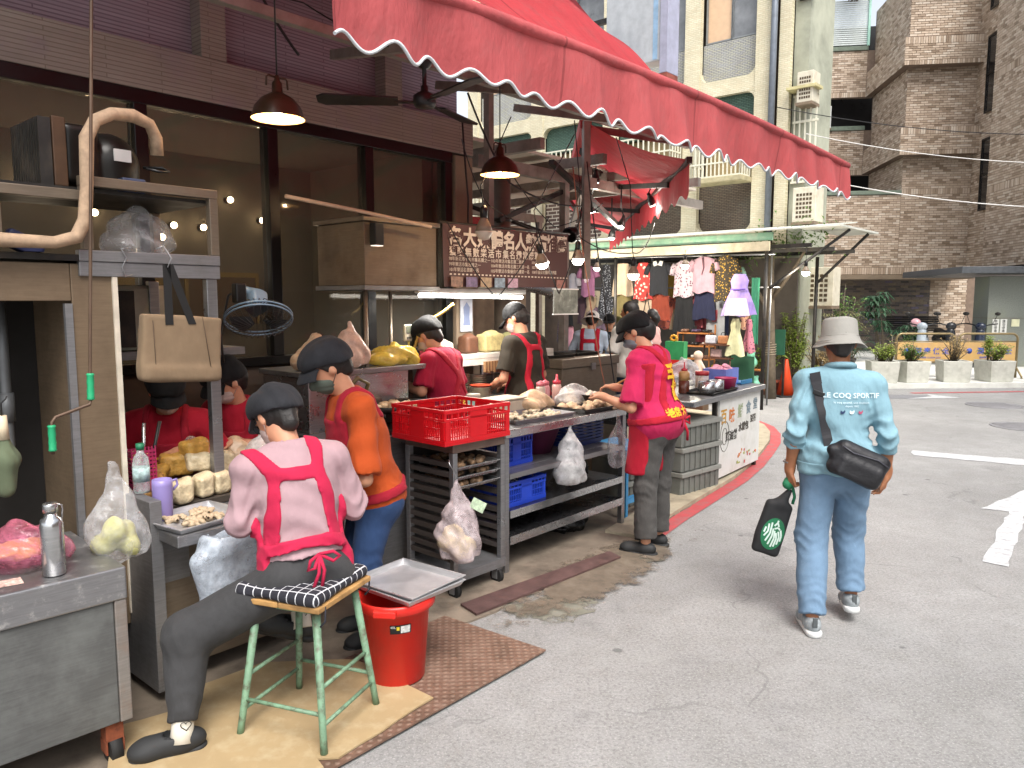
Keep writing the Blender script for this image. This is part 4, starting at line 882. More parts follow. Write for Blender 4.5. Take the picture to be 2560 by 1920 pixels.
t = thing('baking_tray', 'floured baking tray with raw meat strips beside the seated worker', 'tray', (1.52, 3.12, 0.770), R(8)); tray_parts(t, 0.34, 0.30, 0.022, TRAYM)
lumps('dough_strip', 34, 0.09, 0.09, 0.018, mat('floured_dough', '#b8a488', 0.8, var=0.15, bump=0.3), t, 0.004, 3, (1.9, .55, .5), piles=0.02)
MILKY = mat('block_in_film', '#c9b998', 0.35, var=0.3, scale=18, bump=0.8, bscale=22, bdist=0.02)
YELF = mat('yellow_loaf', '#c79a4a', 0.4, var=0.35, scale=18, bump=0.8, bscale=24, bdist=0.02); MEATF = mat('fried_chicken', '#b3854a', 0.7, var=0.45, scale=25, bump=0.9, bscale=45, bdist=0.02)
rb = random.Random(12)
def loaf(label, loc, hf, m, rz, seed):
    s = SDF((-.14, -.14, -.02), (.14, .14, .2), 0.008); s.box((0, 0, hf[2]), hf, None, 0.022); s.ell((hf[0]*.7, 0, hf[2]*1.5), (hf[0]*.5, hf[1]*.5, hf[2]*.6), k=0.03)
    o = s.build('wrapped_block', m, None, 1, wrinkle(0.005, 18, (1, .5, .7), seed)); tag(o, label, 'food bag', 'bagged blocks heaped on the work counter'); place(o, loc, rz); return o
blocks = [('squat bagged block nearest the flour tray, left one', (1.56, 3.32, 0.802), (.045, .045, .05), MILKY), ('bagged block second from left behind the flour tray', (1.67, 3.34, 0.802), (.04, .045, .052), MILKY), ('bagged block third from left behind the flour tray', (1.76, 3.36, 0.802), (.042, .045, .05), MILKY),
          ('large yellow bagged loaf at the back of the heap', (1.68, 3.62, 0.86), (.075, .06, .055), YELF), ('yellow bagged loaf beside the pink utensil basket', (1.56, 3.60, 0.83), (.06, .05, .05), YELF), ('pale tilted bagged block under the steel post', (1.83, 3.50, 0.86), (.065, .05, .05), MILKY),
          ('flat yellow packet low in the middle of the heap', (1.62, 3.46, 0.802), (.06, .05, .03), YELF), ('brown bagged loaf left rear of the heap', (1.50, 3.52, 0.802), (.06, .05, .05), MEATF)]
blocks += [('pale bagged block in front of the brown loaf', (1.60, 3.40, 0.802), (.05, .04, .045), MILKY), ('golden loaf on top of the heap beside the steel post', (1.74, 3.56, 0.95), (.06, .05, .04), YELF), ('cream bagged block at the right front of the heap', (1.86, 3.38, 0.802), (.05, .045, .045), MILKY), ('golden packet at the far left of the heap', (1.48, 3.62, 0.90), (.05, .045, .04), YELF), ('cream bagged block on top of the front row', (1.70, 3.44, 0.905), (.055, .045, .04), MILKY)]
for i, (l, p, hf, m) in enumerate(blocks): loaf(l, p, hf, m, R(rb.uniform(-25, 25)), i)
bag('bag_of_fried_food', 'heaped clear bag of golden fried pieces under the tote bag', 'food bag', (1.82, 3.75, 0.80), 0.13, 0.22, 0.11, film_mat('thin_film', (.8, .75, .65, 1), .18), 9, MEATF, False, 21)
bag('bag_of_fried_food', 'clear bag of tan pieces right of the steel post', 'food bag', (2.05, 3.72, 0.80), 0.13, 0.20, 0.10, FILMT, None, None, False, 22)
bag('bag_of_fried_food', 'speckled bag of pink and tan pieces left of the seated worker', 'food bag', (1.98, 3.36, 0.80), 0.15, 0.17, 0.10, FILM, 9, mat('pink_speckled_food', '#c29a84', 0.6, var=0.5, scale=40, bump=0.5), False, 23)
bag('bag_of_fried_food', 'tall bag of pale crumbs behind the seated worker left shoulder', 'food bag', (2.08, 3.50, 0.80), 0.11, 0.26, 0.10, FILMW, 8, GREENF, False, 24)
t = thing('utensil_basket', 'pink perforated basket holding tongs and scissors on the counter', 'utensil basket', (1.46, 3.50, 0.85)); PNK = mat('magenta_plastic', '#a82a58', 0.45)
for i in range(9):
    z = 0.03+i*0.018
    MB().box(-0.055, 0.055, -0.045, -0.041, z, z+0.009).box(-0.055, 0.055, 0.041, 0.045, z, z+0.009).box(-0.055, -0.051, -0.0409, 0.0409, z, z+0.009).box(0.051, 0.055, -0.0409, 0.0409, z, z+0.009).build('basket_band', PNK, t)
for i in range(8):
    x = -0.055+i*0.0148; MB().box(x, x+0.006, -0.047, -0.0451, 0, 0.2).build('basket_rib', PNK, t)
MB().box(-0.055, 0.055, -0.045, 0.045, 0, 0.029).build('basket_base', PNK, t)
for x, a in ((-0.02, -12), (0.01, 4), (0.03, 14), (-0.035, -20)): MB().cyl((x, 0, 0.03), (x+0.3*math.sin(R(a)), 0.01, 0.30), 0.006, 0.009, 8).build('utensil', STEELB if a < 5 else BLACK, t)
t = thing('plastic_bottle', 'clear water bottle with green cap on the counter corner', 'bottle', (1.38, 3.30, 0.885)); MB().lathe([(0.03, 0), (0.034, 0.01), (0.034, 0.12), (0.03, 0.15), (0.014, 0.175), (0.014, 0.185), (0.001, 0.185)], n=20).build('bottle_body', film_mat('clear_pet', (.6, .72, .7, 1), .35, .1), t); MB().cyl((0, 0, 0.186), (0, 0, 0.212), 0.017, n=14).build('cap', mat('green_cap', '#1c6b4a', 0.5), t); MB().lathe([(0.0345, 0.05), (0.0345, 0.11)], n=20).build('label_sleeve', mat('bottle_label', '#9fb6b4', 0.5, var=0.5, scale=50), t)
t = thing('lavender_tumbler', 'lavender tumbler with handle standing on the counter corner', 'tumbler', (1.43, 3.22, 0.77)); LAV = mat('lavender_plastic', '#8d80b8', 0.4, var=0.05); MB().lathe([(0.034, 0), (0.038, 0.01), (0.042, 0.15), (0.040, 0.175), (0.036, 0.176), (0.034, 0.15), (0.001, 0.148)], n=24).build('cup', LAV, t); MB().tube([(0.036, 0, 0.16), (0.062, 0, 0.165), (0.066, 0, 0.14), (0.044, 0, 0.12)], 0.006, 8).build('handle', LAV, t)
# clear bag hung at the worker's knee
t = thing('clear_plastic_bag', 'large clear plastic bag hanging open from the counter edge', 'plastic bag', (1.55, 2.90, 0.42), R(5)); s = SDF((-0.3, -0.15, -0.06), (0.3, 0.15, 0.36), 0.010)
s.cone((-0.16, 0, 0.02), (0.06, 0, 0.06), 0.02, 0.03, 0.05); s.box((0.0, 0, 0.17), (0.15, 0.05, 0.15), Matrix.Rotation(R(-14), 3, 'Y'), 0.05, 0.05); s.box((0.04, 0, 0.30), (0.15, 0.065, 0.05), Matrix.Rotation(R(-6), 3, 'Y'), 0.04, 0.04); s.box((0.04, 0, 0.36), (0.13, 0.05, 0.08), None, 0.04, neg=True)
s.build('film', film_mat('blue_clear_film', (.68, .76, .86, 1), .42, .2), t, 1, wrinkle(0.008, 16, (1, .3, .3), 6))

# ---- green stool with cushion
t = thing('stool', 'chipped green tube stool with worn wooden seat', 'stool', (1.665, 2.52, 0.031), R(21)); GRN = mat('chipped_green_paint', '#6f8f74', 0.55, var=0.2, scale=20, dirt=('#4a3a2a', 0.95, 28), bump=0.3)
tops = [(-.13, -.13), (.13, -.13), (.13, .13), (-.13, .13)]; feet = [(-.19, -.19), (.19, -.19), (.19, .19), (-.19, .19)]
def legp(i, z): a, b = Vector((*feet[i], 0)), Vector((*tops[i], 0.53)); return a+(b-a)*(z/0.53)
for i in range(4): MB().tube([legp(i, 0), legp(i, 0.06), legp(i, 0.53)], [0.014, 0.0135, 0.016], 10).build('leg', GRN, t)
for i in range(4):
    for z in ((0.10, 0.235) if i % 2 == 0 else (0.14,)): MB().cyl(legp(i, z), legp((i+1) % 4, z), 0.008, n=8).build('rung', GRN, t)
for i in range(4): MB().cyl(legp(i, 0.515), legp((i+1) % 4, 0.515), 0.011, n=8).build('seat_rail', GRN, t)
WOOD = mat('worn_plywood', '#a8814e', 0.7, var=0.3, scale=12, bump=0.3, dirt=('#5d452b', 0.6, 7)); MB().box(-.185, .185, -.18, -.002, 0.531, 0.553).box(-.185, .185, .002, .18, 0.531, 0.553).build('seat', WOOD, t, 0.004)
def m_check():
    t = NT('navy_check_cloth'); co = t.coord(); sp = t.add('ShaderNodeSeparateXYZ'); t.link(co, sp.inputs[0]); fs = []
    for i in (0, 1):
        a = t.math('FRACT', t.math('MULTIPLY', sp.outputs[i], 26.0)); fs.append(t.math('LESS_THAN', t.math('ABSOLUTE', t.math('SUBTRACT', a, 0.5)), 0.055))
    t.base(t.mix(t.math('MAXIMUM', fs[0], fs[1]), c('#23232b'), c('#c3c4c8'))); t.set(Roughness=0.9); t.bump(t.noise(co, 24, 3), 0.5, 0.02); return t.m
t = thing('seat_cushion', 'navy and white checked cushion tied on the green stool', 'cushion', (1.66, 2.53, 0.585), R(21)); s = SDF((-.24, -.24, -.03), (.24, .24, .09), 0.009); s.box((0, 0, 0.022), (.19, .185, .024), None, 0.024); s.ell((0, 0, 0.02), (.15, .15, .03), k=.02); s.build('pad', m_check(), t, 1, wrinkle(0.006, 12, (1, .7, .2), 3))
for q in ((.17, -.15), (-.16, -.16)): MB().tube([(q[0], q[1], 0.01), (q[0]+.02, q[1]-.03, -0.01), (q[0]+.01, q[1]-.035, -0.06), (q[0], q[1]-.02, -.08)], 0.004, 5).build('tie', mat('navy_tape', '#23232b', 0.8), t)

# ---- red bucket and the trays on it
t = thing('red_bucket', 'round red plastic bin with flared rim on the ground', 'bucket', (2.14, 2.55, 0.022)); REDP = mat('red_bin_plastic', '#d0261e', 0.38, var=0.06, bump=0.1, dirt=('#a83a30', 0.5, 7))
MB().lathe([(0.001, 0), (0.118, 0), (0.126, 0.008), (0.150, 0.33), (0.166, 0.335), (0.176, 0.345), (0.178, 0.375), (0.172, 0.385), (0.160, 0.38), (0.150, 0.36), (0.148, 0.335), (0.115, 0.02), (0.001, 0.02)], n=40).build('bin', REDP, t)
for a in (35, 215):
    p = Vector((0.175*math.cos(R(a)), 0.175*math.sin(R(a)), 0.365)); MB().box(-.05, .05, -.012, .02, -.022, .01, Matrix.Translation(p) @ Matrix.Rotation(R(a-90), 4, 'Z')).build('handle_lug', REDP, t, 0.006)
br_ = lambda z, o=0: .126+.0745*(z-.008)+.0012+o
lb = MB().grid(lambda u, v: Vector((br_(.255+.04*v)*math.cos(R(-140+36*u)), br_(.255+.04*v)*math.sin(R(-140+36*u)), 0.255+0.04*v)), 10, 2).build('sticker', BLACK, t)
MB().grid(lambda u, v: Vector((br_(.259+.032*v, .0008)*math.cos(R(-122+16*u)), br_(.259+.032*v, .0008)*math.sin(R(-122+16*u)), 0.259+0.032*v)), 6, 1).build('sticker_panel', mat('sticker_print', '#b9b9b6', 0.6, var=0.35, scale=90), lb)
MB().grid(lambda u, v: Vector((br_(.272+.016*v, .0008)*math.cos(R(-129+5*u)), br_(.272+.016*v, .0008)*math.sin(R(-129+5*u)), 0.272+0.016*v)), 4, 1).build('sticker_mark', mat('yellow_mark', '#c9b12c', 0.6), lb)
flat_me = text_mesh('40L', 0.016, 0.0)
for v in flat_me.vertices:
    a = R(-135)+v.co.x/0.147; z = v.co.y+0.286; v.co = (br_(z, .0008)*math.cos(a), br_(z, .0008)*math.sin(a), z)
link('lettering', flat_me, PAPERW, lb)
for i in range(2):
    t = thing('baking_tray', ('upper' if i else 'lower')+' of two floured empty baking trays stacked on the red bin', 'tray', (2.225, 2.565, 0.412+i*0.016), R(2+3*i), 'trays on the red bin'); tray_parts(t, 0.34, 0.38, 0.024, TRAYM)

# ---- tray trolley
t = thing('tray_trolley', 'stainless tray trolley on casters with the red crate on top', 'trolley', (2.95, 3.0, 0), R(-2)); W_, D_ = 0.42, 0.42
for x in (0, W_-0.035):
    for y in (0, D_-0.035): MB().box(x, x+0.035, y, y+0.035, 0.10, 0.85).build('post', STEEL, t, 0.003)
MB().box(0, W_, 0, D_, 0.851, 0.905).build('top', m_steel('brownish_steel', '#7d6a60', 0.4, 0.6, ('#5d3f3a', 0.6)), t, 0.004)
MB().box(0.001, W_-.001, 0.001, D_-.001, 0.14, 0.152).box(0, W_, -0.003, 0.0, 0.10, 0.152).box(-0.003, 0.0, 0, D_, 0.10, 0.152).build('bottom_shelf', STEELD, t)
for i in range(11):
    z = 0.215+i*0.055
    MB().box(0.003, 0.035, 0.036, D_-0.036, z, z+0.028).build('runner', m_steel('dark_steel', '#6a625e', 0.4, 0.7), t); MB().box(W_-0.035, W_-0.003, 0.036, D_-0.036, z, z+0.028).build('runner', MATS['dark_steel'], t)
MB().box(0.036, W_-0.036, D_-0.02, D_-0.012, 0.16, 0.85).build('back_sheet', DKMET, t)
for x, y in ((0.03, 0.03), (W_-0.04, 0.03), (0.03, D_-0.04), (W_-0.04, D_-0.04)):
    cs = MB().box(x-.025, x+.025, y-.025, y+.025, 0.085, 0.099).box(x-.024, x-.018, y-.02, y+.02, 0.03, 0.084).box(x+.018, x+.024, y-.02, y+.02, 0.03, 0.084).build('caster', STEELD, t); MB().cyl((x-.014, y, 0.046), (x+.014, y, 0.046), 0.046, n=20).build('wheel', RUBBER, cs)
for i, z in enumerate((0.63, 0.685, 0.74)):
    q = thing('baking_tray', ('lowest', 'middle', 'topmost')[i]+' filled tray sliding out of the trolley', 'tray', (3.165, 3.19, z+0.006), R(-2), 'trays in the trolley'); tray_parts(q, 0.33, 0.38, 0.02, STEELB)
    lumps('meat_piece', 26, 0.13, 0.16, 0.022, mat('stewed_meat', '#7d6248', 0.6, var=0.5, scale=40, bump=0.5), q, 0.002, 30+i)
# lattice crates
def crate(name, label, loc, rz, w, d, h, m, nb=9, nd=6, solid=0.34, group=None, th=0.006):
    t = thing(name, label, 'crate', loc, rz, group); w2, d2 = w/2, d/2
    MB().box(-w2, w2, -d2, d2, 0, 0.008).build('base', m, t)
    fl = 1.0
    for (ax, L, off) in (('x', w, -d2), ('x', w, d2-th), ('y', d, -w2), ('y', d, w2-th)):
        def bx(a0, a1, z0, z1, o=0.0, name='slat'):
            if ax == 'x': mb.box(a0, a1, off-o, off+th+o, z0, z1)
            else: mb.box(off-o, off+th+o, a0, a1, z0, z1)
        mb = MB(); bx(-L/2, L/2, h-0.022, h, 0.004); bx(-L/2, L/2, h*0.68, h*0.68+0.014, 0.001); mb.build('rim', m, t, 0.002)
        mb = MB(); bx(-L/2, L/2, 0.009, 0.03, 0.001); mb.build('lower_band', m, t)
        mb = MB(); bx(-L*0.13, L*0.13, 0.031, h-0.023, 0.001); mb.build('solid_panel', m, t)
        for e in (-1, 1):
            mb = MB(); a = e*(L/2-L*0.07); bx(min(a, e*(L/2-0.0065)), max(a, e*(L/2-0.0065)), 0.031, h*0.68-0.001, 0.001); mb.build('corner_panel', m, t)
        n = nb if ax == 'x' else nd
        for i in range(n):
            for e in (-1, 1):
                a = e*(L*0.13+(L*0.30)*(i+0.6)/n); mb = MB(); bx(a-0.0026, a+0.0026, 0.031, h*0.68-0.001); mb.build('slat', m, t)
        for k in (1, 2):
            for e in (-1, 1):
                z = h*0.68*k/3; mb = MB(); a0, a1 = sorted((e*L*0.131, e*(L/2-L*0.071))); bx(a0, a1, z, z+0.005, -0.0006); mb.build('cross_slat', m, t)
        for i in range(4):
            for e in (-1, 1):
                a = e*(L*0.13+L*0.36*(i+1)/4-0.004); mb = MB(); bx(a-0.006, a+0.006, h*0.68+0.0141, h-0.0221, -0.0005); mb.build('rim_strut', m, t)
    return t
REDC = mat('red_crate_plastic', '#c8111c', 0.38, var=0.07); BLUC = mat('blue_crate_plastic', '#1f3fb0', 0.4, var=0.1)
crate('lattice_crate', 'red lattice plastic crate standing empty on the tray trolley', (3.125, 3.19, 0.907), R(-2), 0.52, 0.46, 0.20, REDC, 9, 8)
bag('hanging_plastic_bag', 'pink striped plastic bag of rubbish hanging from the trolley on a hook', 'plastic bag', (2.88, 2.90, 0.28), 0.13, 0.42, 0.09, film_mat('rose_clear_film', (.80, .68, .70, 1), .36), 8, mat('mixed_rubbish', '#c9b79a', 0.7, var=0.5, scale=16), True, 31, rz=R(-60))
t = thing('bag_hook', 'bent steel wire hook holding the striped bag on the trolley', 'hook', (2.90, 2.96, 0.70)); MB().tube([(0, -0.02, 0), (0.01, -0.02, 0.05), (-.01, -0.01, 0.09), (-.02, 0.0, 0.115), (0, 0.02, 0.13), (0.02, 0.03, 0.12)], 0.003, 6).build('wire', STEELB, t)
q = MB().box(-.04, .04, -.002, .002, -.03, .03, Matrix.Rotation(R(25), 4, 'Y')).build('printed_card', mat('printed_card', '#b9cfb0', 0.6, var=0.4, scale=45)); tag(place(q, (2.93, 2.79, 0.60), R(-60)), 'small printed green and white card stuck on the striped bag', 'card')
bag('plastic_bag', 'clear plastic bag drooping inside the lower trolley', 'plastic bag', (3.12, 3.16, 0.16), 0.11, 0.30, 0.09, FILM, None, None, False, 32)

# ---- long steel table with three shelves
t = thing('steel_table', 'long stainless steel work table with two lower shelves', 'table', (3.45, 3.05, 0)); TW = 1.36
MB().box(0, TW, 0, 0.62, 0.86, 0.91).build('tabletop', STEELB, t, 0.004)
for z0, z1, x0 in ((0.19, 0.235, 0), (0.36, 0.40, 0), (0.60, 0.635, 0.0)):
    MB().box(0.041, TW-0.041, 0.0, 0.57, z0, z1).build('shelf', m_steel('greasy_shelf_steel', '#57575a', 0.22, 0.85, ('#2e2d2c', 0.5)) if z0 < 0.5 else STEEL, t, 0.003)
    MB().box(0.041, TW-0.041, -0.004 if z0 < .5 else .046, -0.0005 if z0 < .5 else .0495, z0-.006, z1+.002).build('lit_shelf_edge', STEELB, t)  # bright strip: light along the shelf lip put in as colour
    if z0 > 0.5: t.children[-2].data.transform(Matrix.Translation((0, 0.05, 0)))
for x in (0, TW-0.04):
    for y in (0.005, 0.575): MB().box(x, x+0.04, y, y+0.04, 0.0, 0.859).build('leg', STEEL, t, 0.003)
crate('lattice_crate', 'blue lattice crate on the upper shelf of the steel table', (3.72, 3.34, 0.636), 0, 0.32, 0.30, 0.20, BLUC, 6, 5)
crate('lattice_crate', 'blue lattice crate with a clear bag on the middle shelf', (3.71, 3.26, 0.401), 0, 0.40, 0.32, 0.16, BLUC, 7, 5)
bag('plastic_bag', 'crumpled clear bag stuffed in the lower blue crate', 'plastic bag', (3.68, 3.28, 0.47), 0.12, 0.14, 0.08, FILM, None, None, False, 33)
t = thing('blue_basket', 'dark blue slatted basket on the back of the table shelf', 'basket', (4.60, 3.40, 0.636))
for i in range(7): MB().box(-.20, .20, -.15, -.145, 0.02+i*0.024, 0.036+i*0.024).box(-.20, .20, .145, .15, 0.02+i*0.024, 0.036+i*0.024).box(.195, .20, -.1449, .1449, 0.02+i*0.024, 0.036+i*0.024).box(-.20, -.195, -.1449, .1449, 0.02+i*0.024, 0.036+i*0.024).build('slat', mat('navy_plastic', '#152a6b', 0.45), t)
MB().box(-.19, .19, -.14, .14, 0, 0.019).build('base', MATS['navy_plastic'], t); MB().box(-.21, .21, -.16, .16, 0.19, 0.2).build('rim', MATS['navy_plastic'], t)
t = thing('mixing_bowl', 'large shiny steel mixing bowl on the table shelf', 'bowl', (4.12, 3.40, 0.401)); MB().lathe([(0.001, 0), (0.09, 0), (0.15, 0.05), (0.175, 0.13), (0.185, 0.135), (0.172, 0.13), (0.145, 0.052), (0.088, 0.006), (0.001, 0.006)], n=32).build('bowl', STEEL, t)
t = thing('plastic_basin', 'dark purple plastic basin behind the hanging clear bag', 'basin', (4.15, 3.40, 0.636)); MB().lathe([(0.001, 0), (0.12, 0), (0.19, 0.19), (0.20, 0.195), (0.185, 0.19), (0.115, 0.008), (0.001, 0.008)], n=28).build('basin', mat('purple_plastic', '#5a2340', 0.4), t)
bag('plastic_bag', 'big knotted clear bag of flour hanging under the steel table', 'plastic bag', (4.12, 3.06, 0.45), 0.13, 0.40, 0.09, FILMW, None, None, True, 34)
bag('plastic_bag', 'clear plastic bag hanging from the far table corner', 'plastic bag', (4.62, 3.00, 0.50), 0.10, 0.36, 0.06, FILM, None, None, True, 35)
t = thing('coiled_cable', 'tangle of black cable on the middle table shelf', 'cable', (4.55, 3.30, 0.401)); rr_ = random.Random(5); MB().tube([(0.10*math.cos(a*.7)*rr_.uniform(.5, 1), 0.09*math.sin(a*.7)*rr_.uniform(.5, 1), 0.02+0.09*rr_.random()) for a in range(60)], 0.006, 6).build('cable', BLACK, t)
bag('black_bag', 'flattened black rubbish bag on the ground under the table', 'bag', (4.45, 3.35, 0.014), 0.20, 0.13, 0.14, mat('black_bin_bag', '#151515', 0.3, bump=0.8, bscale=20, bdist=0.02), None, None, False, 36)
t = thing('blue_trestle', 'light blue painted metal stand behind the steel table leg', 'stand', (4.93, 3.12, 0.013)); LBL = mat('sky_blue_paint', '#3d8fc4', 0.5, var=0.12); MB().box(0, .03, 0, .03, 0, .55).build('leg', LBL, t); MB().box(.40, .43, 0, .03, 0, .55).build('leg', LBL, t); MB().box(.031, .399, 0, .03, .12, .17).box(.031, .399, .002, .028, .50, .54).build('cross_bar', LBL, t); MB().box(0, .43, .031, .4, .52, .549).build('top', LBL, t)
# goods on the table
t = thing('baking_tray', 'baking tray of small white dumplings at the near end of the table', 'tray', (3.96, 3.30, 0.912), R(-4)); tray_parts(t, 0.58, 0.34, 0.025, STEEL); lumps('dumpling', 60, 0.24, 0.13, 0.018, mat('dumpling_dough', '#cfc2a6', 0.7, var=0.12, bump=0.2), t, 0.002, 41)
t = thing('baking_tray', 'dark baking tray of pale dough in front of the pink shirt worker', 'tray', (4.62, 3.22, 0.912), R(-3)); tray_parts(t, 0.56, 0.30, 0.03, DKMET); lumps('dough_piece', 22, 0.24, 0.12, 0.035, mat('pale_dough', '#d0b695', 0.75, var=0.15, bump=0.3), t, 0.002, 42, (1.2, 1, .6), piles=0.05)
bag('bag_of_wraps', 'tan plastic bag of wrappers behind the dumpling tray', 'food bag', (4.26, 3.50, 0.912), 0.17, 0.15, 0.11, FILMT, None, None, False, 43)
bag('bag_of_flour', 'open white plastic bag of flour in the middle of the table', 'food bag', (4.64, 3.42, 0.912), 0.16, 0.17, 0.12, FILMW, 5, mat('flour_white', '#d6cdbd', 0.9), False, 44)
for lab, p_, m_ in (('pale bagged dough behind the dumpling tray, left of the white tub', (3.84, 3.50, .912), MILKY), ('golden packet between the white tub and the tan bag', (4.14, 3.58, .912), YELF), ('cream dough bag at the far end of the steel table', (4.76, 3.55, .912), MILKY)): loaf(lab, p_, (.055, .05, .05), m_, R(rb.uniform(-40, 40)), 60)
t = thing('steel_bowl', 'dark steel bowl of filling in front of the flour bag', 'bowl', (4.70, 3.30, 0.945)); MB().lathe([(0.001, 0), (0.06, 0), (0.10, 0.06), (0.105, 0.062), (0.096, 0.06), (0.055, 0.008), (0.001, 0.008)], n=24).build('bowl', DKMET, t); lumps('filling', 7, .05, .05, .03, MATS['flour_white'], t, .03, 45)
for i, (x, y, lab, body, capc) in enumerate(((4.47, 3.60, 'squat white squeeze bottle with pink lid, leftmost of the sauces', '#b9a99c', '#c96c78'), (4.55, 3.62, 'tall pink lidded squeeze bottle, middle of the three sauces', '#c98d90', '#c4606c'), (4.67, 3.60, 'pink squeeze bottle with white spout, rightmost of the sauces', '#cfa79c', '#c23a4a'))):
    t = thing('squeeze_bottle', lab, 'bottle', (x, y, 0.912)); MB().lathe([(0.03, 0), (0.036, 0.01), (0.037, 0.13), (0.030, 0.15), (0.001, 0.15)], n=20).build('bottle_body', mat('bottle_%d' % i, body, 0.4), t); cp = MB().lathe([(0.032, 0.1505), (0.032, 0.175), (0.012, 0.185), (0.008, 0.225 if i == 2 else 0.19), (0.001, 0.226 if i == 2 else 0.191)], n=16).build('cap', mat('cap_%d' % i, capc, 0.4), t)
t = thing('storage_tub', 'white rectangular plastic tub behind the dumpling tray', 'tub', (4.00, 3.56, 0.912)); MB().box(-.14, .14, -.09, .09, 0, .10).build('tub', mat('milky_plastic', '#c2b7a4', 0.5), t, .015); MB().box(-.15, .15, -.10, .10, .101, .112).build('lid', MATS['milky_plastic'], t, .004)
t = thing('shaker_jar', 'mint and white plastic jar above the red crate corner', 'jar', (3.72, 3.58, 0.912)); MB().lathe([(0.04, 0), (0.045, 0.01), (0.045, 0.13), (0.001, 0.13)], n=20).build('jar', mat('mint_plastic', '#86bdb0', 0.45), t); MB().lathe([(0.047, 0.1305), (0.047, 0.16), (0.001, 0.162)], n=20).build('lid', mat('cream_lid', '#c9bfae', 0.5), t)
t = thing('bowl_stack', 'stack of white bowls with a red rimmed bowl on top', 'bowls', (4.36, 4.12, 0.931))
for i in range(6): MB().lathe([(0.05, 0), (0.085, 0.03), (0.088, 0.032), (0.082, 0.032), (0.05, 0.006), (0.001, 0.006)], 0, 0, 22, i*0.016).build('bowl', mat('white_melamine', '#cfc6b4', 0.4, var=0.05) if i < 5 else mat('orange_melamine', '#c0452c', 0.4), t)
# ================================================================= KITCHEN, SIGN, LAMPS, AWNINGS
# ---- grey lidded storage boxes
GREYB = mat('grey_storage_plastic', '#6b6d68', 0.55, var=0.12, dirt=('#4b4b42', 0.5, 4))
def storage_box(label, loc, w, d, h):
    t = thing('storage_box', label, 'storage box', loc, R(-6), 'stacked grey storage boxes')
    MB().box(0.01, w-.01, 0.01, d-.01, 0, h-.035).build('body', GREYB, t, 0.008)
    for i in range(7):
        x = 0.05+i*(w-0.1)/6.4
        MB().box(x, x+0.018, 0.0, 0.0095, 0.01, h-.045).build('rib', GREYB, t)
    for e in (0, 1): MB().box(e*w/2+.002, e*w/2+w/2-.002, -0.012, d+.012, h-.045, h-.004).build('lid', mat('grey_lid_plastic', '#82837d', 0.5, var=0.1), t, 0.006)
    return t
for i in range(3): storage_box(('bottom', 'middle', 'top')[i]+' grey lidded storage box of the right stack beside the painted counter', (5.80, 3.12, 0.014+i*0.217), 0.62, 0.42, 0.215)
for i in range(2): storage_box(('lower', 'upper')[i]+' grey storage box of the left stack behind the pink shirt worker', (5.22, 3.30, 0.014+i*0.217), 0.5, 0.4, 0.215)
crate('lattice_crate', 'black lattice crate on the grey boxes behind the pink shirt worker', (5.58, 3.52, 0.66), 0, 0.40, 0.3, 0.20, mat('black_crate', '#1b1c1c', 0.5), 6, 4)
# ---- painted counter at the far end
t = thing('painted_counter', 'steel topped counter with white hand painted front panel', 'counter', (6.50, 3.12, 0), R(4))
MB().box(-0.66, 1.12, -0.04, 0.75, 0.80, 0.85).build('worktop', STEEL, t, 0.008)
MB().box(0.0, 1.08, 0.0, 0.02, 0.06, 0.80).build('front_panel', mat('white_panel', '#cfcfcb', 0.6, var=0.05, dirt=('#a7a596', 0.5, 5)), t, 0.002)
for x in (-0.02, 1.06): MB().box(x-.02, x+.02, .021, .06, 0.0, .80).build('leg', DKMET, t)
MB().box(0.02, 1.06, 0.03, 0.72, 0.12, 0.15).build('shelf', STEELD, t)
art = [('百', .10, .62, '#b98a2e', .15), ('味', .30, .61, '#c2702f', .15), ('鮮', .52, .63, '#8f9a7a', .14), ('食', .74, .64, '#7b8a92', .14), ('堂', .93, .66, '#6f7d84', .12), ('蔥油餅', .30, .42, '#3d3a36', .10), ('水煎包', .62, .47, '#4b4740', .09), ('豆漿', .88, .52, '#55514a', .08)]
for ch, x, z, col, sz in art: flat_text('painted_lettering', ch, sz, mat('paint_'+col[1:], col, 0.7), t, (x, -0.002, z), UP_FACING_MINUS_Y, 0.003)
for a, b, r in ((.13, .44, .11), (.13, .44, .06)): MB().tube([(a+r*math.cos(k*math.pi/10), -.003, b+1.3*r*math.sin(k*math.pi/10)) for k in range(20)], .003, 4, True).build('painted_outline', mat('pencil_line', '#77756c', .8), t)
rr_ = random.Random(8)
for i in range(16):
    x = rr_.uniform(.45, 1.0); z = .08+rr_.random()*.16; MB().box(x, x+rr_.uniform(.02, .05), -.004, -.001, z, z+rr_.uniform(.01, .03), ).build('painted_flower', mat('petal_%d' % (i % 3), ('#c07a4a', '#9aa05a', '#b85a5a')[i % 3], .7), t)
t = thing('sauce_bottle', 'brown sauce squeeze bottle with red nozzle on the far counter', 'bottle', (6.33, 3.40, 0.852)); MB().lathe([(0.045, 0), (0.05, .01), (0.05, .12), (0.001, .121)], n=18).build('sauce', mat('dark_sauce', '#5b2b1c', .3), t); MB().lathe([(0.05, .1215), (0.05, .19), (.03, .21), (.001, .21)], n=18).build('bottle_body', mat('amber_plastic', '#b98d5a', .35), t); MB().lathe([(.03, .2105), (.03, .225), (.008, .235), (.005, .29), (.001, .29)], n=12).build('nozzle', mat('red_nozzle', '#b02434', .4), t)
t = thing('steel_tray', 'dark steel tray under the condiment tins on the far counter', 'tray', (6.62, 3.28, 0.853), R(4)); tray_parts(t, .62, .30, .02, DKMET)
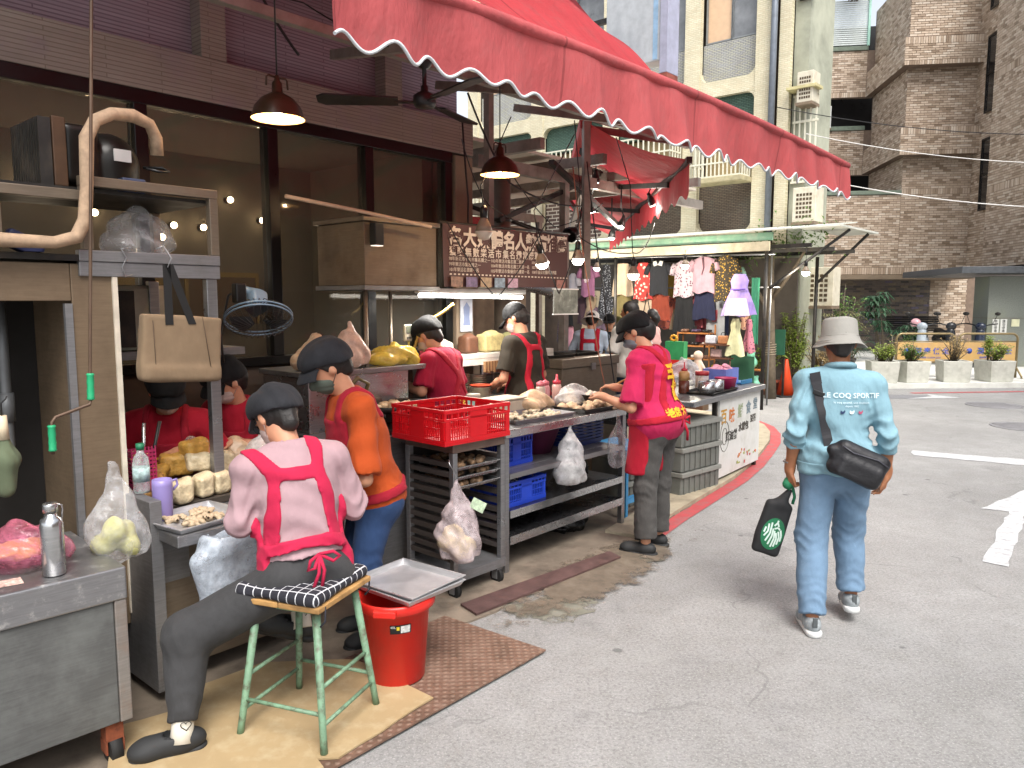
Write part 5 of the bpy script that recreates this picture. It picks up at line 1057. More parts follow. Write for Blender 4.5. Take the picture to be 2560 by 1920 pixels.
for x, lab in ((6.50, 'left round steel condiment tin on the dark tray'), (6.68, 'right round steel condiment tin on the dark tray')):
    t = thing('condiment_tin', lab, 'tin', (x, 3.26, 0.858)); MB().lathe([(.001, 0), (.075, 0), (.08, .01), (.08, .10), (.076, .10), (.075, .02), (.001, .02)], n=24).build('tin', STEELB, t); MB().lathe([(.001, .09), (.0745, .088)], n=20).build('sauce', mat('red_sauce', '#8f2f3a', .4), t)
t = thing('candy_jar', 'clear jar with red lid beside the blue basket', 'jar', (6.80, 3.46, 0.852)); MB().lathe([(.06, 0), (.065, .01), (.065, .13), (.001, .131)], n=20).build('jar', film_mat('jar_plastic', (.8, .7, .6, 1), .5, .1), t); MB().lathe([(.001, .02), (.055, .02), (.055, .08), (.001, .08)], n=16).build('sweets', mat('orange_sweets', '#c0632e', .5, var=.4, scale=40), t); MB().lathe([(.068, .1315), (.068, .17), (.001, .171)], n=20).build('lid', mat('red_lid', '#b83a3f', .4), t)
t = thing('plastic_basket', 'blue plastic basket filled with pink cloths on the far counter', 'basket', (7.25, 3.48, 0.852), R(4)); 
BBK = mat('periwinkle_plastic', '#6a78c0', .45); MB().box(-.17, .17, -.12, .12, 0, .01).build('base', BBK, t)
for (a0, a1, b0, b1) in ((-.17, .17, -.12, -.112), (-.17, .17, .112, .12), (-.17, -.162, -.1119, .1119), (.162, .17, -.1119, .1119)): MB().box(a0, a1, b0, b1, .0101, .17).build('side', BBK, t)
lumps('folded_cloth', 14, .12, .08, .045, mat('pink_cloth', '#cf8fa0', .8, var=.3), t, .12, 51, (1, 1, .6), piles=.06)
t = thing('pink_tub', 'magenta plastic tub behind the condiment tins', 'tub', (6.98, 3.30, 0.852)); MB().lathe([(.001, 0), (.09, 0), (.105, .10), (.11, .105), (.10, .10), (.085, .01), (.001, .01)], n=24).build('tub', PNK, t)
t = thing('blue_tray', 'flat blue tray at the far end of the counter', 'tray', (7.50, 3.40, 0.852)); MB().box(-.12, .12, -.08, .08, 0, .02).box(-.13, .13, -.09, -.081, 0, .045).box(-.13, .13, .081, .09, 0, .045).build('tray', mat('steel_blue_plastic', '#2f6f9a', .45), t, .004)
bag('plastic_bag', 'puffed white plastic bag standing on the far counter', 'plastic bag', (6.95, 3.75, 0.852), .24, .30, .14, FILMW, None, None, False, 52)

# ---- stove line along the wall
t = thing('stove_counter', 'stainless stove counter behind the red crate', 'stove', (2.58, 3.50, 0)); MB().box(0, .86, 0, .9, .84, .90).build('worktop', STEEL, t, .005); MB().box(.02, .84, .04, .88, .10, .839).build('front_panel', STEELD, t, .004)
MB().box(.05, .84, .40, .9, .901, 1.24).build('splash_housing', STEELB, t, .006); MB().box(0.02, 1.0, .36, .9, 1.241, 1.275).build('upper_ledge', STEEL, t, .004)
MB().box(.2, .8, .02, .36, .905, .93).build('griddle', DKMET, t, .004); MB().tube([(.30, .38, .95), (.22, .30, 1.05), (.20, .25, 1.15), (.26, .2, 1.24), (.34, .2, 1.2), (.32, .25, 1.05)], .014, 8).build('gas_hose', mat('olive_hose', '#6a5a38', .6), t)
t = thing('flat_pan', 'wide black pan of frying buns under the red shirt worker hand', 'pan', (3.16, 3.72, 1.02)); MB().lathe([(.001, 0), (.20, 0), (.23, .035), (.236, .035), (.21, -.008), (.001, -.008)], n=28).build('pan', DKMET, t); MB().box(-.05, .05, -.05, .05, -.088, -.009).build('burner_stand', DKMET, t); lumps('bun', 20, .15, .13, .028, mat('fried_bun', '#cbb28c', .7, var=.2), t, .0, 53)
bag('bag_of_snacks', 'tall tan bag of fried snacks on the steel ledge, left of three', 'food bag', (2.76, 4.00, 1.277), .17, .22, .11, FILMT, None, None, False, 54)
bag('bag_of_snacks', 'tied pink tan bag standing upright on the steel ledge, middle of three', 'food bag', (3.00, 3.98, 1.277), .13, .27, .10, film_mat('peach_film', (.74, .53, .42, 1), .75), None, None, True, 55)
bag('bag_of_snacks', 'flat bright yellow bag lying on the steel ledge, right of three', 'food bag', (3.36, 3.98, 1.277), .20, .13, .12, FILMY, None, None, False, 56)
t = thing('kitchen_timer', 'white digital kitchen timer on a yellow clip stand', 'timer', (3.62, 4.12, 1.275)); MB().cyl((0, 0, 0), (0, 0, .16), .008, n=8).build('stand', mat('yellow_stand', '#b7a046', .5), t); tm = MB().box(-.045, .045, -.012, .012, .14, .26).build('case', mat('cream_plastic', '#cfc9b6', .5), t, .01); MB().box(-.032, .032, -.016, -.0125, .20, .25).build('screen', mat('lcd', '#6f7466', .3), tm)
for x in (-.02, 0, .02): MB().cyl((x, -.0125, .165), (x, -.017, .165), .007, n=10).build('button', BLACK, tm)
t = thing('wall_shelf', 'long white painted shelf on the wall behind the workers', 'shelf', (3.85, 4.20, 1.22)); MB().box(0, 1.55, 0, .22, .02, .06).build('shelf_board', mat('white_shelf', '#c9c4ba', .5), t, .003); MB().box(0, 1.55, .001, .02, -.03, .019).build('front_lip', MATS['white_shelf'], t)
for x in (.05, .8, 1.5): MB().box(x, x+.02, .05, .2, -1.22, .019).build('bracket', STEELD, t)
items = [('white plastic tub on the wall shelf behind the red shirt worker', 4.12, .09, .10, '#b9b09f'), ('red funnel topped tub on the wall shelf', 3.98, .05, .12, '#9a3338'), ('brown wooden box on the wall shelf', 4.42, .07, .14, '#5a3a28'), ('bag of yellow noodles on the wall shelf', 4.68, .12, .15, '#b3a471'), ('pale bundle of herbs on the wall shelf', 4.92, .10, .13, '#9c9a6a'), ('small milk white carton on the wall shelf', 5.2, .06, .12, '#cfc8ba')]
for i, (lab, x, w, h_, col) in enumerate(items):
    s = SDF((-.16, -.12, -.01), (.16, .12, .22), .009); s.box((0, 0, h_/2), (w, .06, h_/2), None, .02); s.ell((0, 0, h_), (w*.6, .04, .03), k=.03)
    tag(place(s.build('shelf_goods', mat('goods_%d' % i, col, .6, var=.35, scale=25, bump=.4), None, 1, wrinkle(.005, 16, (1, .4, .6), i)), (x, 4.31, 1.281)), lab, 'goods')
t = thing('serving_counter', 'steel serving counter with stacked plates behind the workers', 'counter', (4.28, 4.02, 0)); MB().box(0, .90, 0, .6, .86, .93).build('worktop', STEEL, t, .004); MB().box(.03, .92, .05, .58, .05, .859).build('front_panel', STEELD, t)
for k, (x, y, n) in enumerate(((4.52, 4.30, 11), (4.70, 4.32, 10), (4.90, 4.36, 14), (4.36, 4.34, 12))):
    t = thing('plate_stack', ('stack of white plates in the middle of the serving counter', 'shorter stack of white plates next to the cutlery strip', 'tall stack of white plates by the dark shirt worker', 'stack of white plates behind the red shirt worker back')[k], 'plates', (x, y, .931), 0, 'plate stacks')
    for i in range(n): MB().lathe([(.03, 0), (.07, .008), (.075, .012), (.068, .010), (.03, .004), (.001, .004)], 0, 0, 18, i*.0155).build('plate', MATS['white_melamine'], t)
t = thing('chopstick_rack', 'row of brown paper wrapped chopsticks above the plates', 'chopsticks', (4.48, 4.18, 1.13))
for i in range(22): MB().box(i*.017, i*.017+.011, 0, .02, 0+.01*math.sin(i*1.7), .085).build('chopstick_pack', mat('kraft_%d' % (i % 2), ('#a8845c', '#7d5a3c')[i % 2], .8), t)
MB().box(-.01, .39, .021, .03, -.02, .06).build('holder', STEELD, t)
t = thing('steel_chest', 'big beige steel cold chest with trays on its lid', 'chest', (5.20, 3.95, 0)); MB().box(0, .85, 0, .6, .02, 1.12).build('body', TANSTEEL, t, .006); MB().box(-.015, .865, -.015, .61, 1.121, 1.20).build('lid', TANSTEEL, t, .006); MB().box(.851, .858, .05, .55, .5, 1.1).build('side_poster', mat('cartoon_print', '#b9c3c6', .6, var=.5, scale=14), t); MB().box(.4, .46, -.03, -.016, 1.09, 1.15).build('latch', STEEL, t)
for x, y, lab in ((5.38, 4.22, 'black tray on the cold chest lid, nearer one'), (5.82, 4.25, 'dark steel tray on the cold chest lid, farther one')):
    t = thing('serving_tray', lab, 'tray', (x, y, 1.204)); tray_parts(t, .36, .28, .025, DKMET)

# ---- hood, banner, tube lamp, duct
t = thing('range_hood', 'beige sheet steel range hood hanging left of the banner', 'range hood', (3.07, 3.90, 1.80)); MB().box(0, .62, 0, .5, 0, .40).build('hood_body', CABM, t, .004); MB().box(-.02, .64, -.02, .52, .401, .43).build('top_rail', TANSTEEL, t, .003); MB().box(-.015, .635, -.015, .515, -.03, -.001).build('bottom_rail', STEELD, t, .003); MB().cyl((.04, .05, -.93), (.04, .05, -.031), .014, n=10).build('support_pole', TANSTEEL, t); MB().cyl((.58, .45, -.93), (.58, .45, -.031), .014, n=10).build('support_pole', TANSTEEL, t)
t = thing('wall_spotlight', 'black box lamp fixed in front of the range hood', 'lamp', (3.13, 3.82, 2.05)); MB().box(-.035, .035, 0, .06, 0, .14).build('housing', BLACK, t, .006); MB().box(-.03, .03, .005, .055, -.006, -.001).build('lens', emit_mat('dim_lens', (1, .85, .7, 1), .6), t)
o = MB().tube([(-.55, 0, .04), (0, 0, 0.0), (.55, 0, -.05)], .012, 6).build('wooden_pole', mat('pale_pole', '#b39a84', .7)); tag(place(o, (3.0, 3.80, 2.24)), 'pale wooden pole lying across the front of the range hood', 'pole')
t = thing('banner', 'brown hanging banner with rows of cream lettering over the kitchen', 'banner', (3.72, 3.85, 1.80)); BW, BH = 1.43, .44
BAN = mat('brown_banner', '#4f3330', .7, var=.12, scale=3, bump=.15, bscale=12, bdist=.01)
MB().grid(lambda u, v: Vector((BW*u, .012*math.sin(7*u+2*v)+.006, (BH-.0)*v-.015*math.sin(math.pi*u)*v+.01*u)), 24, 6).build('cloth', BAN, t)
CRM = mat('cream_lettering', '#cdbfae', .7)
def brow(txt, size, x0, x1, z, m=CRM, bold=.0):
    n = len(txt)
    for i, ch in enumerate(txt):
        if ch == ' ': continue
        x = x0+(x1-x0)*(i+.5)/n
        flat_text('lettering', ch, size, m, t, (x, .012*math.sin(7*x/BW+2*z/BH)-.003, z-.015*math.sin(math.pi*x/BW)*z/BH+.01*x/BW), UP_FACING_MINUS_Y, bold, .0008)
brow('各大媒體名人熱情推薦', .138, .05, 1.41, .345, bold=.0045); brow('獲獎無數樂活市集名攤常勝軍', .068, .05, 1.04, .245, bold=.0012)
def bline(txt, size, x, z):
    me = text_mesh(txt, size, .0006, 'LEFT')
    for v in me.vertices: px = v.co.x+x; v.co = (px, .012*math.sin(7*px/BW+2*z/BH)-.001-v.co.z, v.co.y+z-.015*math.sin(math.pi*px/BW)*z/BH+.01*px/BW)
    link('lettering_line', me, CRM, t)
for i, (a, b_, d_) in enumerate((('98年新北市十大市集名攤之一', '103年樂活市集名攤二顆星', '106年樂活名攤'), ('99年樂活市集名攤之一', '104年樂活市集名攤三星第一名', '107年特色名攤'), ('101年樂活名攤第一名', '105年樂活市集優良名攤第一名', '108年優良名攤四星評鑑'))):
    z = .195-i*.038; bline(a, .032, .05, z); bline(b_, .032, .47, z); bline(d_, .032, .93, z)
for i in range(34): MB().box(.04+i*.0405, .06+i*.0405, -.010, -.008, .082, .092).build('film_mark', CRM, t)
for i in range(9):
    if i in (5, 6, 7): continue
    MB().box(.05+i*.15, .165+i*.15, -.012, -.0095, .0, .07).build('photo_print', mat('photo_print_%d' % i, ('#8a6a58', '#6a5a78', '#9a8468', '#7a8a98', '#a88a9a', '#777', '#777', '#777', '#9a6a60')[i] if i not in (5, 6, 7) else '#777777', .6, var=.5, scale=35), t)
MB().cyl((-.03, .02, BH+.0), (BW+.03, .02, BH+.012), .01, n=8).build('top_rod', DKMET, t)
t = thing('tube_lamp', 'long lit fluorescent tube under the banner', 'lamp', (3.62, 4.0, 1.74)); MB().cyl((0, 0, 0), (1.1, 0, -.01), .014, n=10).build('tube', emit_mat('tube_glow', (1, .98, .94, 1), 9), t); MB().box(-.03, 1.13, -.02, .02, .016, .05).build('batten', PAPERW, t, .004)
L = bpy.data.lights.new('tube_light', 'AREA'); L.shape = 'RECTANGLE'; L.size = 1.1; L.size_y = .03; L.energy = 14; L.color = (1, .95, .88); lo = bpy.data.objects.new('tube_light', L); COL.objects.link(lo); lo.location = S(4.17, 4.0, 1.72); lo.rotation_euler.z = ROT
t = thing('exhaust_duct', 'dented silver flexible exhaust duct behind the lower banner', 'duct', (4.35, 4.08, 1.86)); dp = [(0, 0, 0), (.3, 0, .01), (.6, 0, .0), (.85, .02, -.03), (1.0, .1, -.05)]; pts = []; rs = []
for i in range(60):
    f = i/59*4; k = min(int(f), 3); a = Vector(dp[k]); b = Vector(dp[k+1]); pts.append(a+(b-a)*(f-k)); rs.append(.085+.006*(i % 2))
MB().tube(pts, rs, 16).build('duct', STEELB, t)
t = thing('vertical_duct', 'round grey exhaust pipe rising behind the right pendant lamp', 'duct', (5.16, 4.6, 0.9)); MB().cyl((0, 0, 0), (0, 0, 1.9), .075, n=18).build('pipe', mat('dusty_duct', '#6f6458', .6, .3, var=.2), t); MB().cyl((0, 0, 1.5), (0, 0, 1.53), .085, n=18).build('collar', DKMET, t)
t = thing('wall_poster', 'white poster with a blue cartoon on the pillar under the tube lamp', 'poster', (4.52, 4.425, 1.45)); MB().box(-.07, .07, 0, .006, 0, .34).build('sheet', mat('pale_poster', '#b9bdc6', .6), t); flat_text('lettering', '限量供應', .03, mat('navy_ink', '#2a3250', .6), t, (0, -.003, .30), UP_FACING_MINUS_Y); MB().prism([(-.04, .05), (.04, .05), (.03, .12), (.035, .2), (0, .24), (-.035, .2), (-.03, .12)], -.004, -.001).build('printed_figure', mat('blue_print', '#7d89a8', .6), t)
t = thing('notice_panel', 'framed plastic covered notice hanging at the banner right end', 'notice', (5.02, 3.78, 1.60)); MB().box(-.16, .16, 0, .01, 0, .19).build('panel', mat('plastic_covered_print', '#7c8078', .25, var=.5, scale=12, bump=.5), t); MB().box(-.17, .17, -.004, .012, -.012, -.001).box(-.17, .17, -.004, .012, .191, .2).build('frame', PAPERW, t)

# ---- pendant lamps, bulbs, ceiling fan
WARM = emit_mat('warm_bulb_glow', (1.0, .80, .50, 1), 22); COOL = emit_mat('white_bulb_glow', (1.0, .93, .80, 1), 14)
SHADE = mat('dark_brown_enamel', '#3d2c1e', .35, .2, var=.2); SHIN = mat('cream_shade_inside', '#d9b483', .5, var=.05)
def pendant(label, loc, top):
    t = thing('pendant_lamp', label, 'pendant lamp', loc, 0, 'brown pendant lamps')
    MB().lathe([(.125, 0), (.122, .012), (.108, .055), (.078, .092), (.045, .112), (.026, .122), (.024, .165), (.014, .175), (.010, .20), (.001, .2)], n=32, cap=False).build('shade', SHADE, t)
    MB().lathe([(.124, .001), (.118, .013), (.103, .054), (.074, .088), (.03, .108), (.001, .108)], n=32, cap=False).build('shade_lining', SHIN, t)
    for e in (-1, 1): MB().tube([(0, 0, .19), (e*.045, 0, .195), (e*.055, 0, .185), (e*.058, 0, .145)], .005, 8).build('arm', SHADE, t)
    b = MB().ball(0, 0, .055, .034, .034, .036, 16, 10).build('bulb', WARM, t)
    MB().tube([(0, 0, .2), (.002, 0, (top-loc[2])*.5), (0, 0, top-loc[2])], .004, 6).build('cord', BLACK, t)
    L = bpy.data.lights.new('pendant_light', 'POINT'); L.energy = 3; L.color = (1, .72, .40); L.shadow_soft_size = .01; lo = bpy.data.objects.new('pendant_light', L); COL.objects.link(lo); lo.location = S(loc[0], loc[1], loc[2]+.008)
pendant('lit brown dome pendant lamp hanging alone in front of the window', (2.10, 3.3, 2.56), 4.6)
pendant('lit brown dome pendant lamp hanging above the banner', (3.68, 3.3, 2.49), 4.6)
def bulb(label, loc, cord, lit=True, r=.045, energy=2.5, tilt=(0, 0), globe=False):
    t = thing('hanging_bulb', label, 'light bulb', loc, 0, 'bare bulbs hung on wires'); Mt = Matrix.Rotation(R(tilt[0]), 4, 'Y')
    gl = MB().lathe([(.001, -r), (r*.6, -r*.85), (r, -r*.2), (r*1.02, 0)], n=18, M=Mt).build('globe', COOL if lit else mat('frosted_globe', '#c9bfae', .4), t)
    MB().lathe([(r*1.02, 0), (r*.8, r*.7), (r*.42, r*1.4), (r*.4, r*1.5)], n=18, M=Mt).build('bulb_base', mat('bulb_plastic', '#8a7a68', .5), t)
    MB().lathe([(r*.45, r*1.5), (r*.45, r*2.6), (r*.2, r*2.9), (.001, r*2.9)], n=12, M=Mt).build('socket', BLACK, t)
    top = Mt @ Vector((0, 0, r*2.9)); MB().tube([top]+[Vector(p)-Vector(loc) for p in cord], .004, 5).build('cord', BLACK, t)
    if lit and energy:
        L = bpy.data.lights.new('bulb_light', 'POINT'); L.energy = energy; L.color = (1, .9, .74); L.shadow_soft_size = .04; lo = bpy.data.objects.new('bulb_light', L); COL.objects.link(lo); lo.location = S(loc[0], loc[1], loc[2]-r-.02)
bulb('lit bulb tilted in front of the banner right half', (4.11, 3.30, 1.96), [(4.02, 3.3, 2.3), (4.6, 3.4, 2.9)], True, .045, 2.5, (-18, 0))
bulb('lit bulb just right of the banner top corner', (4.52, 3.30, 2.0), [(4.54, 3.3, 2.5), (4.6, 3.4, 3.0)])
bulb('lit bulb farther right in front of the hanging clothes', (5.27, 3.30, 1.91), [(5.25, 3.3, 2.1), (5.2, 3.3, 2.6), (5.3, 3.5, 3.0)])
bulb('unlit frosted globe in front of the banner lettering', (3.53, 3.30, 2.13), [(3.50, 3.3, 2.4), (3.9, 3.4, 2.9)], False, .055)
t = thing('ceiling_fan', 'black three bladed ceiling fan under the awning frame', 'ceiling fan', (2.86, 3.1, 2.72)); 
MB().lathe([(.001, 0), (.05, .002), (.062, .02), (.06, .06), (.04, .075), (.02, .085), (.02, .11), (.012, .115), (.012, .20), (.03, .205), (.045, .235), (.045, .25), (.001, .25)], n=24).build('motor', BLACK, t)
for a in (18, 138, 258):
    Ma = Matrix.Rotation(R(a), 4, 'Z') @ Matrix.Rotation(R(12), 4, 'X')
    MB().box(.05, .16, -.012, .012, .025, .032, Ma).build('blade_iron', BLACK, t); MB().prism([(.14, -.045), (.52, -.06), (.56, -.03), (.56, .03), (.52, .06), (.14, .045)], .028, .036, Ma @ Matrix(((1, 0, 0, 0), (0, 0, 1, 0), (0, 1, 0, 0), (0, 0, 0, 1)))).build('blade', BLACK, t, fix=True)
# ---- awning over the stall
def m_awning(name, col, tr=.25):
    t = NT(name); co = t.coord(); k = c(col); f = t.noise(co, 1.6, 5, .6); g = t.noise(co, 9, 5, .65)
    b = t.ramp(f, [(.3, sc4(k, .85)), (.7, sc4(k, 1.15))]); b = t.mix(t.ramp(g, [(.5, (0, 0, 0, 1)), (.8, (.35, .35, .35, 1))]), b, c('#9a6a68')); t.base(b); t.set(Roughness=.7, Specular_IOR_Level=.3)
    sp_ = t.add('ShaderNodeSeparateXYZ'); t.link(co, sp_.inputs[0]); sm_ = t.math('LESS_THAN', t.math('FRACT', t.math('MULTIPLY', sp_.outputs[0], .83)), .012); b = t.mix(t.math('MULTIPLY', sm_, .6), b, sc4(k, .45)); st2 = t.noise(t.coord(scale=(1, .2, .12)), 16, 4, .6); b = t.mix(t.ramp(st2, [(.5, (0, 0, 0, 1)), (.75, (.3, .3, .3, 1))]), b, sc4(k, .6)); t.base(b)
    t.bump(t.noise(t.coord(scale=(1, 1, .4)), 9, 4, .6), .5, .04)
    tl = t.add('ShaderNodeBsdfTranslucent'); t.link(b, tl.inputs[0]); mx = t.add('ShaderNodeMixShader'); mx.inputs[0].default_value = tr; t.link(t.p.outputs[0], mx.inputs[1]); t.link(tl.outputs[0], mx.inputs[2]); t.link(mx.outputs[0], t.out.inputs[0]); return t.m
AWR = m_awning('faded_red_awning', '#bd5a5c'); AWR2 = m_awning('bright_red_awning', '#c0444a', .42)
t = thing('red_awning', 'large red retractable awning with white edged scalloped valance over the stall', 'awning', (1.55, 2.1, 2.55)); AL = 5.02
def vz(x): return (.022+.005*math.sin(x*5.3))*math.sin(x/AL*25*2*math.pi+.3*math.sin(x*3.1))+.012*math.sin(x*2.1)
def vy(x, w): return .024*math.sin(x*13+1.5*math.sin(x*3)+1.2*w)*(1-w*.8)+.02*math.sin(x*2.3)*(1-w)
MB().grid(lambda u, v: Vector((AL*u, vy(AL*u, v), vz(AL*u)*(1-v)+(.225+.05*math.sin(u*math.pi))*v)), 300, 8).build('valance', AWR, t)
MB().tube([(AL*i/400, vy(AL*i/400, 0)-.002, vz(AL*i/400)) for i in range(401)], .0065, 6).build('white_piping', mat('white_piping', '#c9cdd0', .7, var=.1), t)
MB().tube([(AL*i/40, .012, .225+.05*math.sin(i/40*math.pi)+.012) for i in range(41)], .028, 12).build('front_bar', AWR, t)
def upper(u, v):
    y = .02+1.9*v; x1 = 2.15+.61*y; x = -.1+(x1+.1)*u
    sag = .07*math.sin(u*9+v*4)*math.sin(v*3.1)+.05*math.sin(u*23+v*9)*math.sin(v*3.1)*.6+.03*math.sin(v*14+u*5)
    return Vector((x, y, .255+.84*y+sag*.8))
MB().grid(upper, 90, 40).build('upper_cloth', AWR2, t)
MB().grid(lambda u, v: Vector((2.0+3.0*u, .02+2.2*v, .25+.80*v*.9+.02*math.sin(u*12))), 20, 8).build('lower_cloth', AWR2, t)
GALVB = mat('pale_painted_steel', '#8d857c', .6, .2, var=.2, dirt=('#5e4f42', .6, 6))
for x, x2 in ((.85, 1.65), (2.1, 2.6), (3.4, 3.5), (4.7, 4.5)):
    MB().box(0, Vector((x2-x, 2.2, .55)).length, -.025, .025, -.03, .03, Matrix.Translation((x, .05, .22)) @ Vector((x2-x, 2.2, .55)).to_track_quat('X', 'Z').to_matrix().to_4x4()).build('support_arm', GALVB, t)
MB().box(.2, 5.0, 1.4, 1.45, .55, .60).build('cross_rail', GALVB, t); MB().box(3.05, 5.0, 2.2, 2.25, .85, .92).build('wall_rail', GALVB, t)
MB().box(3.2, 3.26, 2.28, 2.34, -.6, .9).build('hanger_post', GALVB, t)
# ---- second awning round the corner, seen from below
t = thing('corner_awning', 'red folding arm awning with fringed edge seen from below beyond the banner', 'awning', (5.6, 3.0, 2.8))
A0, A1, B0, B1 = Vector((.16, 1.13, .5)), Vector((4.7, 4.79, .5)), Vector((-.05, -.02, 0)), Vector((5.3, 4.3, 0))
MB().grid(lambda u, v: (A0.lerp(A1, u)).lerp(B0.lerp(B1, u), v)-Vector((0, 0, .06*math.sin(v*math.pi)+.02*math.sin(u*25)*v)), 40, 12).build('canopy', AWR2, t)
MB().grid(lambda u, v: B0.lerp(B1, u)-Vector((0, 0, v*(.26+.03*math.sin(u*90))))+Vector((.01*math.sin(u*60), 0, 0)), 120, 4).build('fringe', AWR2, t)
def bar(a, b, w, name, m=DKMET): d = Vector(b)-Vector(a); MB().box(0, d.length, -w, w, -w*1.2, w*1.2, Matrix.Translation(a) @ d.to_track_quat('X', 'Z').to_matrix().to_4x4()).build(name, m, t)
bar(A0, A1, .05, 'roller', AWR); bar(B0, B1, .022, 'front_bar')
for u in (.12, .42, .75):
    a = A0.lerp(A1, u)-Vector((0, 0, .12)); e = A0.lerp(A1, u+.16).lerp(B0.lerp(B1, u+.16), .45)-Vector((0, 0, .16)); b = B0.lerp(B1, u+.02)-Vector((0, 0, .05))
    bar(a, e, .024, 'arm'); bar(e, b, .020, 'forearm'); MB().cyl(e-Vector((0, 0, .05)), e+Vector((0, 0, .05)), .035, n=10).build('elbow', BLACK, t)
bar((.1, 1.05, .05), (4.7, 4.7, .0), .03, 'lower_rail', GALVB); bar((.15, 1.12, .5), (.12, 1.08, -.9), .03, 'post', GALVB)
def spot(label, loc, tilt):
    t = thing('track_spotlight', label, 'spotlight', loc, 0, 'small spotlights under the corner awning'); Mt = Matrix.Rotation(R(tilt), 4, 'Y')
    MB().lathe([(.035, 0), (.04, .02), (.032, .07), (.02, .10), (.018, .13), (.001, .13)], n=14, M=Mt).build('housing', BLACK, t); MB().lathe([(.001, -.008), (.03, -.006), (.033, .004)], n=14, M=Mt).build('lens', COOL, t); MB().tube([Mt @ Vector((0, 0, .13)), (0, 0, .2), (0, 0, .42)], .008, 6).build('stem', BLACK, t); L = bpy.data.lights.new('spot_light', 'POINT'); L.energy = 4; L.color = (1, .94, .82); L.shadow_soft_size = .03; lo = bpy.data.objects.new('spot_light', L); COL.objects.link(lo); lo.location = S(*loc)+(rotz(ROT) @ (Mt.to_3x3() @ Vector((0, 0, -.05))))
spot('upper black spotlight under the corner awning', (6.5, 4.53, 2.88), 0); spot('twin black spotlight in the middle of the corner awning', (6.5, 4.57, 2.60), -20)
spot('lower black spotlight at the corner awning tip', (6.8, 4.42, 2.46), 25); spot('black spotlight nearest the fringe of the corner awning', (6.8, 4.05, 2.66), -40); spot('lowest black spotlight against the brick panel', (6.9, 4.60, 2.36), 15)
# ---- pale soffit and steel frame past the shop corner
t = thing('arcade_roof', 'pale sheet roof on steel joists over the passage past the pillar', 'roof', (4.75, 3.6, 0))
PALE = mat('pale_soffit', '#cfc5b4', .75, var=.15, scale=2, dirt=('#6f6253', .5, 2))
for i in range(7): MB().box(0.0, 4.0, 1.0+i*.5, 1.49+i*.5, 3.05+i*.03, 3.08+i*.03).build('soffit_sheet', PALE, t)
for x in (.2, 1.1, 2.0, 2.9): MB().box(x, x+.06, .4, 4.4, 2.93, 3.02).build('joist', GALVB, t)
MB().box(0, 4, .9, .97, 2.82, 2.92).build('edge_beam', GALVB, t); MB().box(0, 4, 3.4, 3.47, 2.82, 2.92).build('edge_beam', GALVB, t)
for a, b in (((.3, .95, 2.4), (1.5, .95, 2.85)), ((1.4, 1.2, 2.35), (.4, 2.4, 2.9)), ((.6, .6, 2.9), (2.2, .9, 2.45))): d = Vector(b)-Vector(a); MB().box(0, d.length, -.025, .025, -.02, .02, Matrix.Translation(a) @ d.to_track_quat('X', 'Z').to_matrix().to_4x4()).build('brace', DKMET, t)
MB().box(1.2, 1.27, .9, .97, 0, 2.82).build('post', GALVB, t); MB().box(3.9, 3.97, 3.4, 3.47, 0, 2.82).build('post', GALVB, t)
bk = MB().box(0, 4.2, 3.9, 4.0, 0, 2.8).build('passage_wall', mat('passage_plaster', '#8a7a68', .8, var=.3, scale=3), t)
t = thing('inner_awning', 'bright red awning strip glimpsed behind the vertical duct', 'awning', (5.55, 5.9, 2.10)); MB().grid(lambda u, v: Vector((3.4*u, 1.6*u-.5*v, .62-.40*v-.04*math.sin(u*8))), 20, 6).build('canopy', AWR2, t); MB().grid(lambda u, v: Vector((3.4*u, 1.6*u-.5, .22-.16*v*(1+.2*math.sin(u*50)))), 60, 2).build('valance', AWR2, t)
t = thing('work_lamp', 'black work lamp head under the braces left of the corner awning', 'lamp', (5.55, 4.15, 2.28)); MB().lathe([(.07, 0), (.075, .01), (.04, .10), (.02, .12), (.001, .12)], n=14, cap=False, M=Matrix.Rotation(R(60), 4, 'Y')).build('shade', BLACK, t); MB().tube([(.1, 0, .05), (.16, 0, .15), (.2, 0, .35), (.2, 0, .62)], .008, 6).build('arm', DKMET, t)
# loose wires
def wire(label, pts, r=.0045, m=None, stall=True, n=24, cat='wire'):
    P = [Vector(p) for p in pts]; o0 = P[0].copy(); q = []
    for i in range(len(P)-1):
        a, b = P[i], P[i+1]; k = max(2, n//(len(P)-1)); sag = .06*(b-a).length
        for j in range(k): f = j/k; q.append(a.lerp(b, f)-Vector((0, 0, sag*4*f*(1-f)))-o0)
    q.append(P[-1]-o0); o = MB().tube(q, r, 5).build('hanging_wire', m or BLACK); tag(place(o, o0, 0, stall), label, cat, 'loose wires of the stall'); return o
wire('black wire sagging from the shop pillar down to the banner top', [(4.35, 4.3, 2.95), (3.9, 3.6, 2.35), (4.35, 3.3, 2.15)]); wire('thick black cable running down the pillar beside the window', [(4.4, 4.34, 3.1), (4.42, 4.3, 2.5), (4.3, 4.2, 1.9)], .008); wire('black wire looping from the first bulb to the second bulb', [(4.03, 3.3, 2.25), (4.3, 3.3, 1.75), (4.52, 3.3, 2.14)]); wire('black wire strung from the second bulb towards the clothes shop', [(4.53, 3.3, 2.16), (5.26, 3.3, 2.08), (6.6, 3.9, 2.45)])
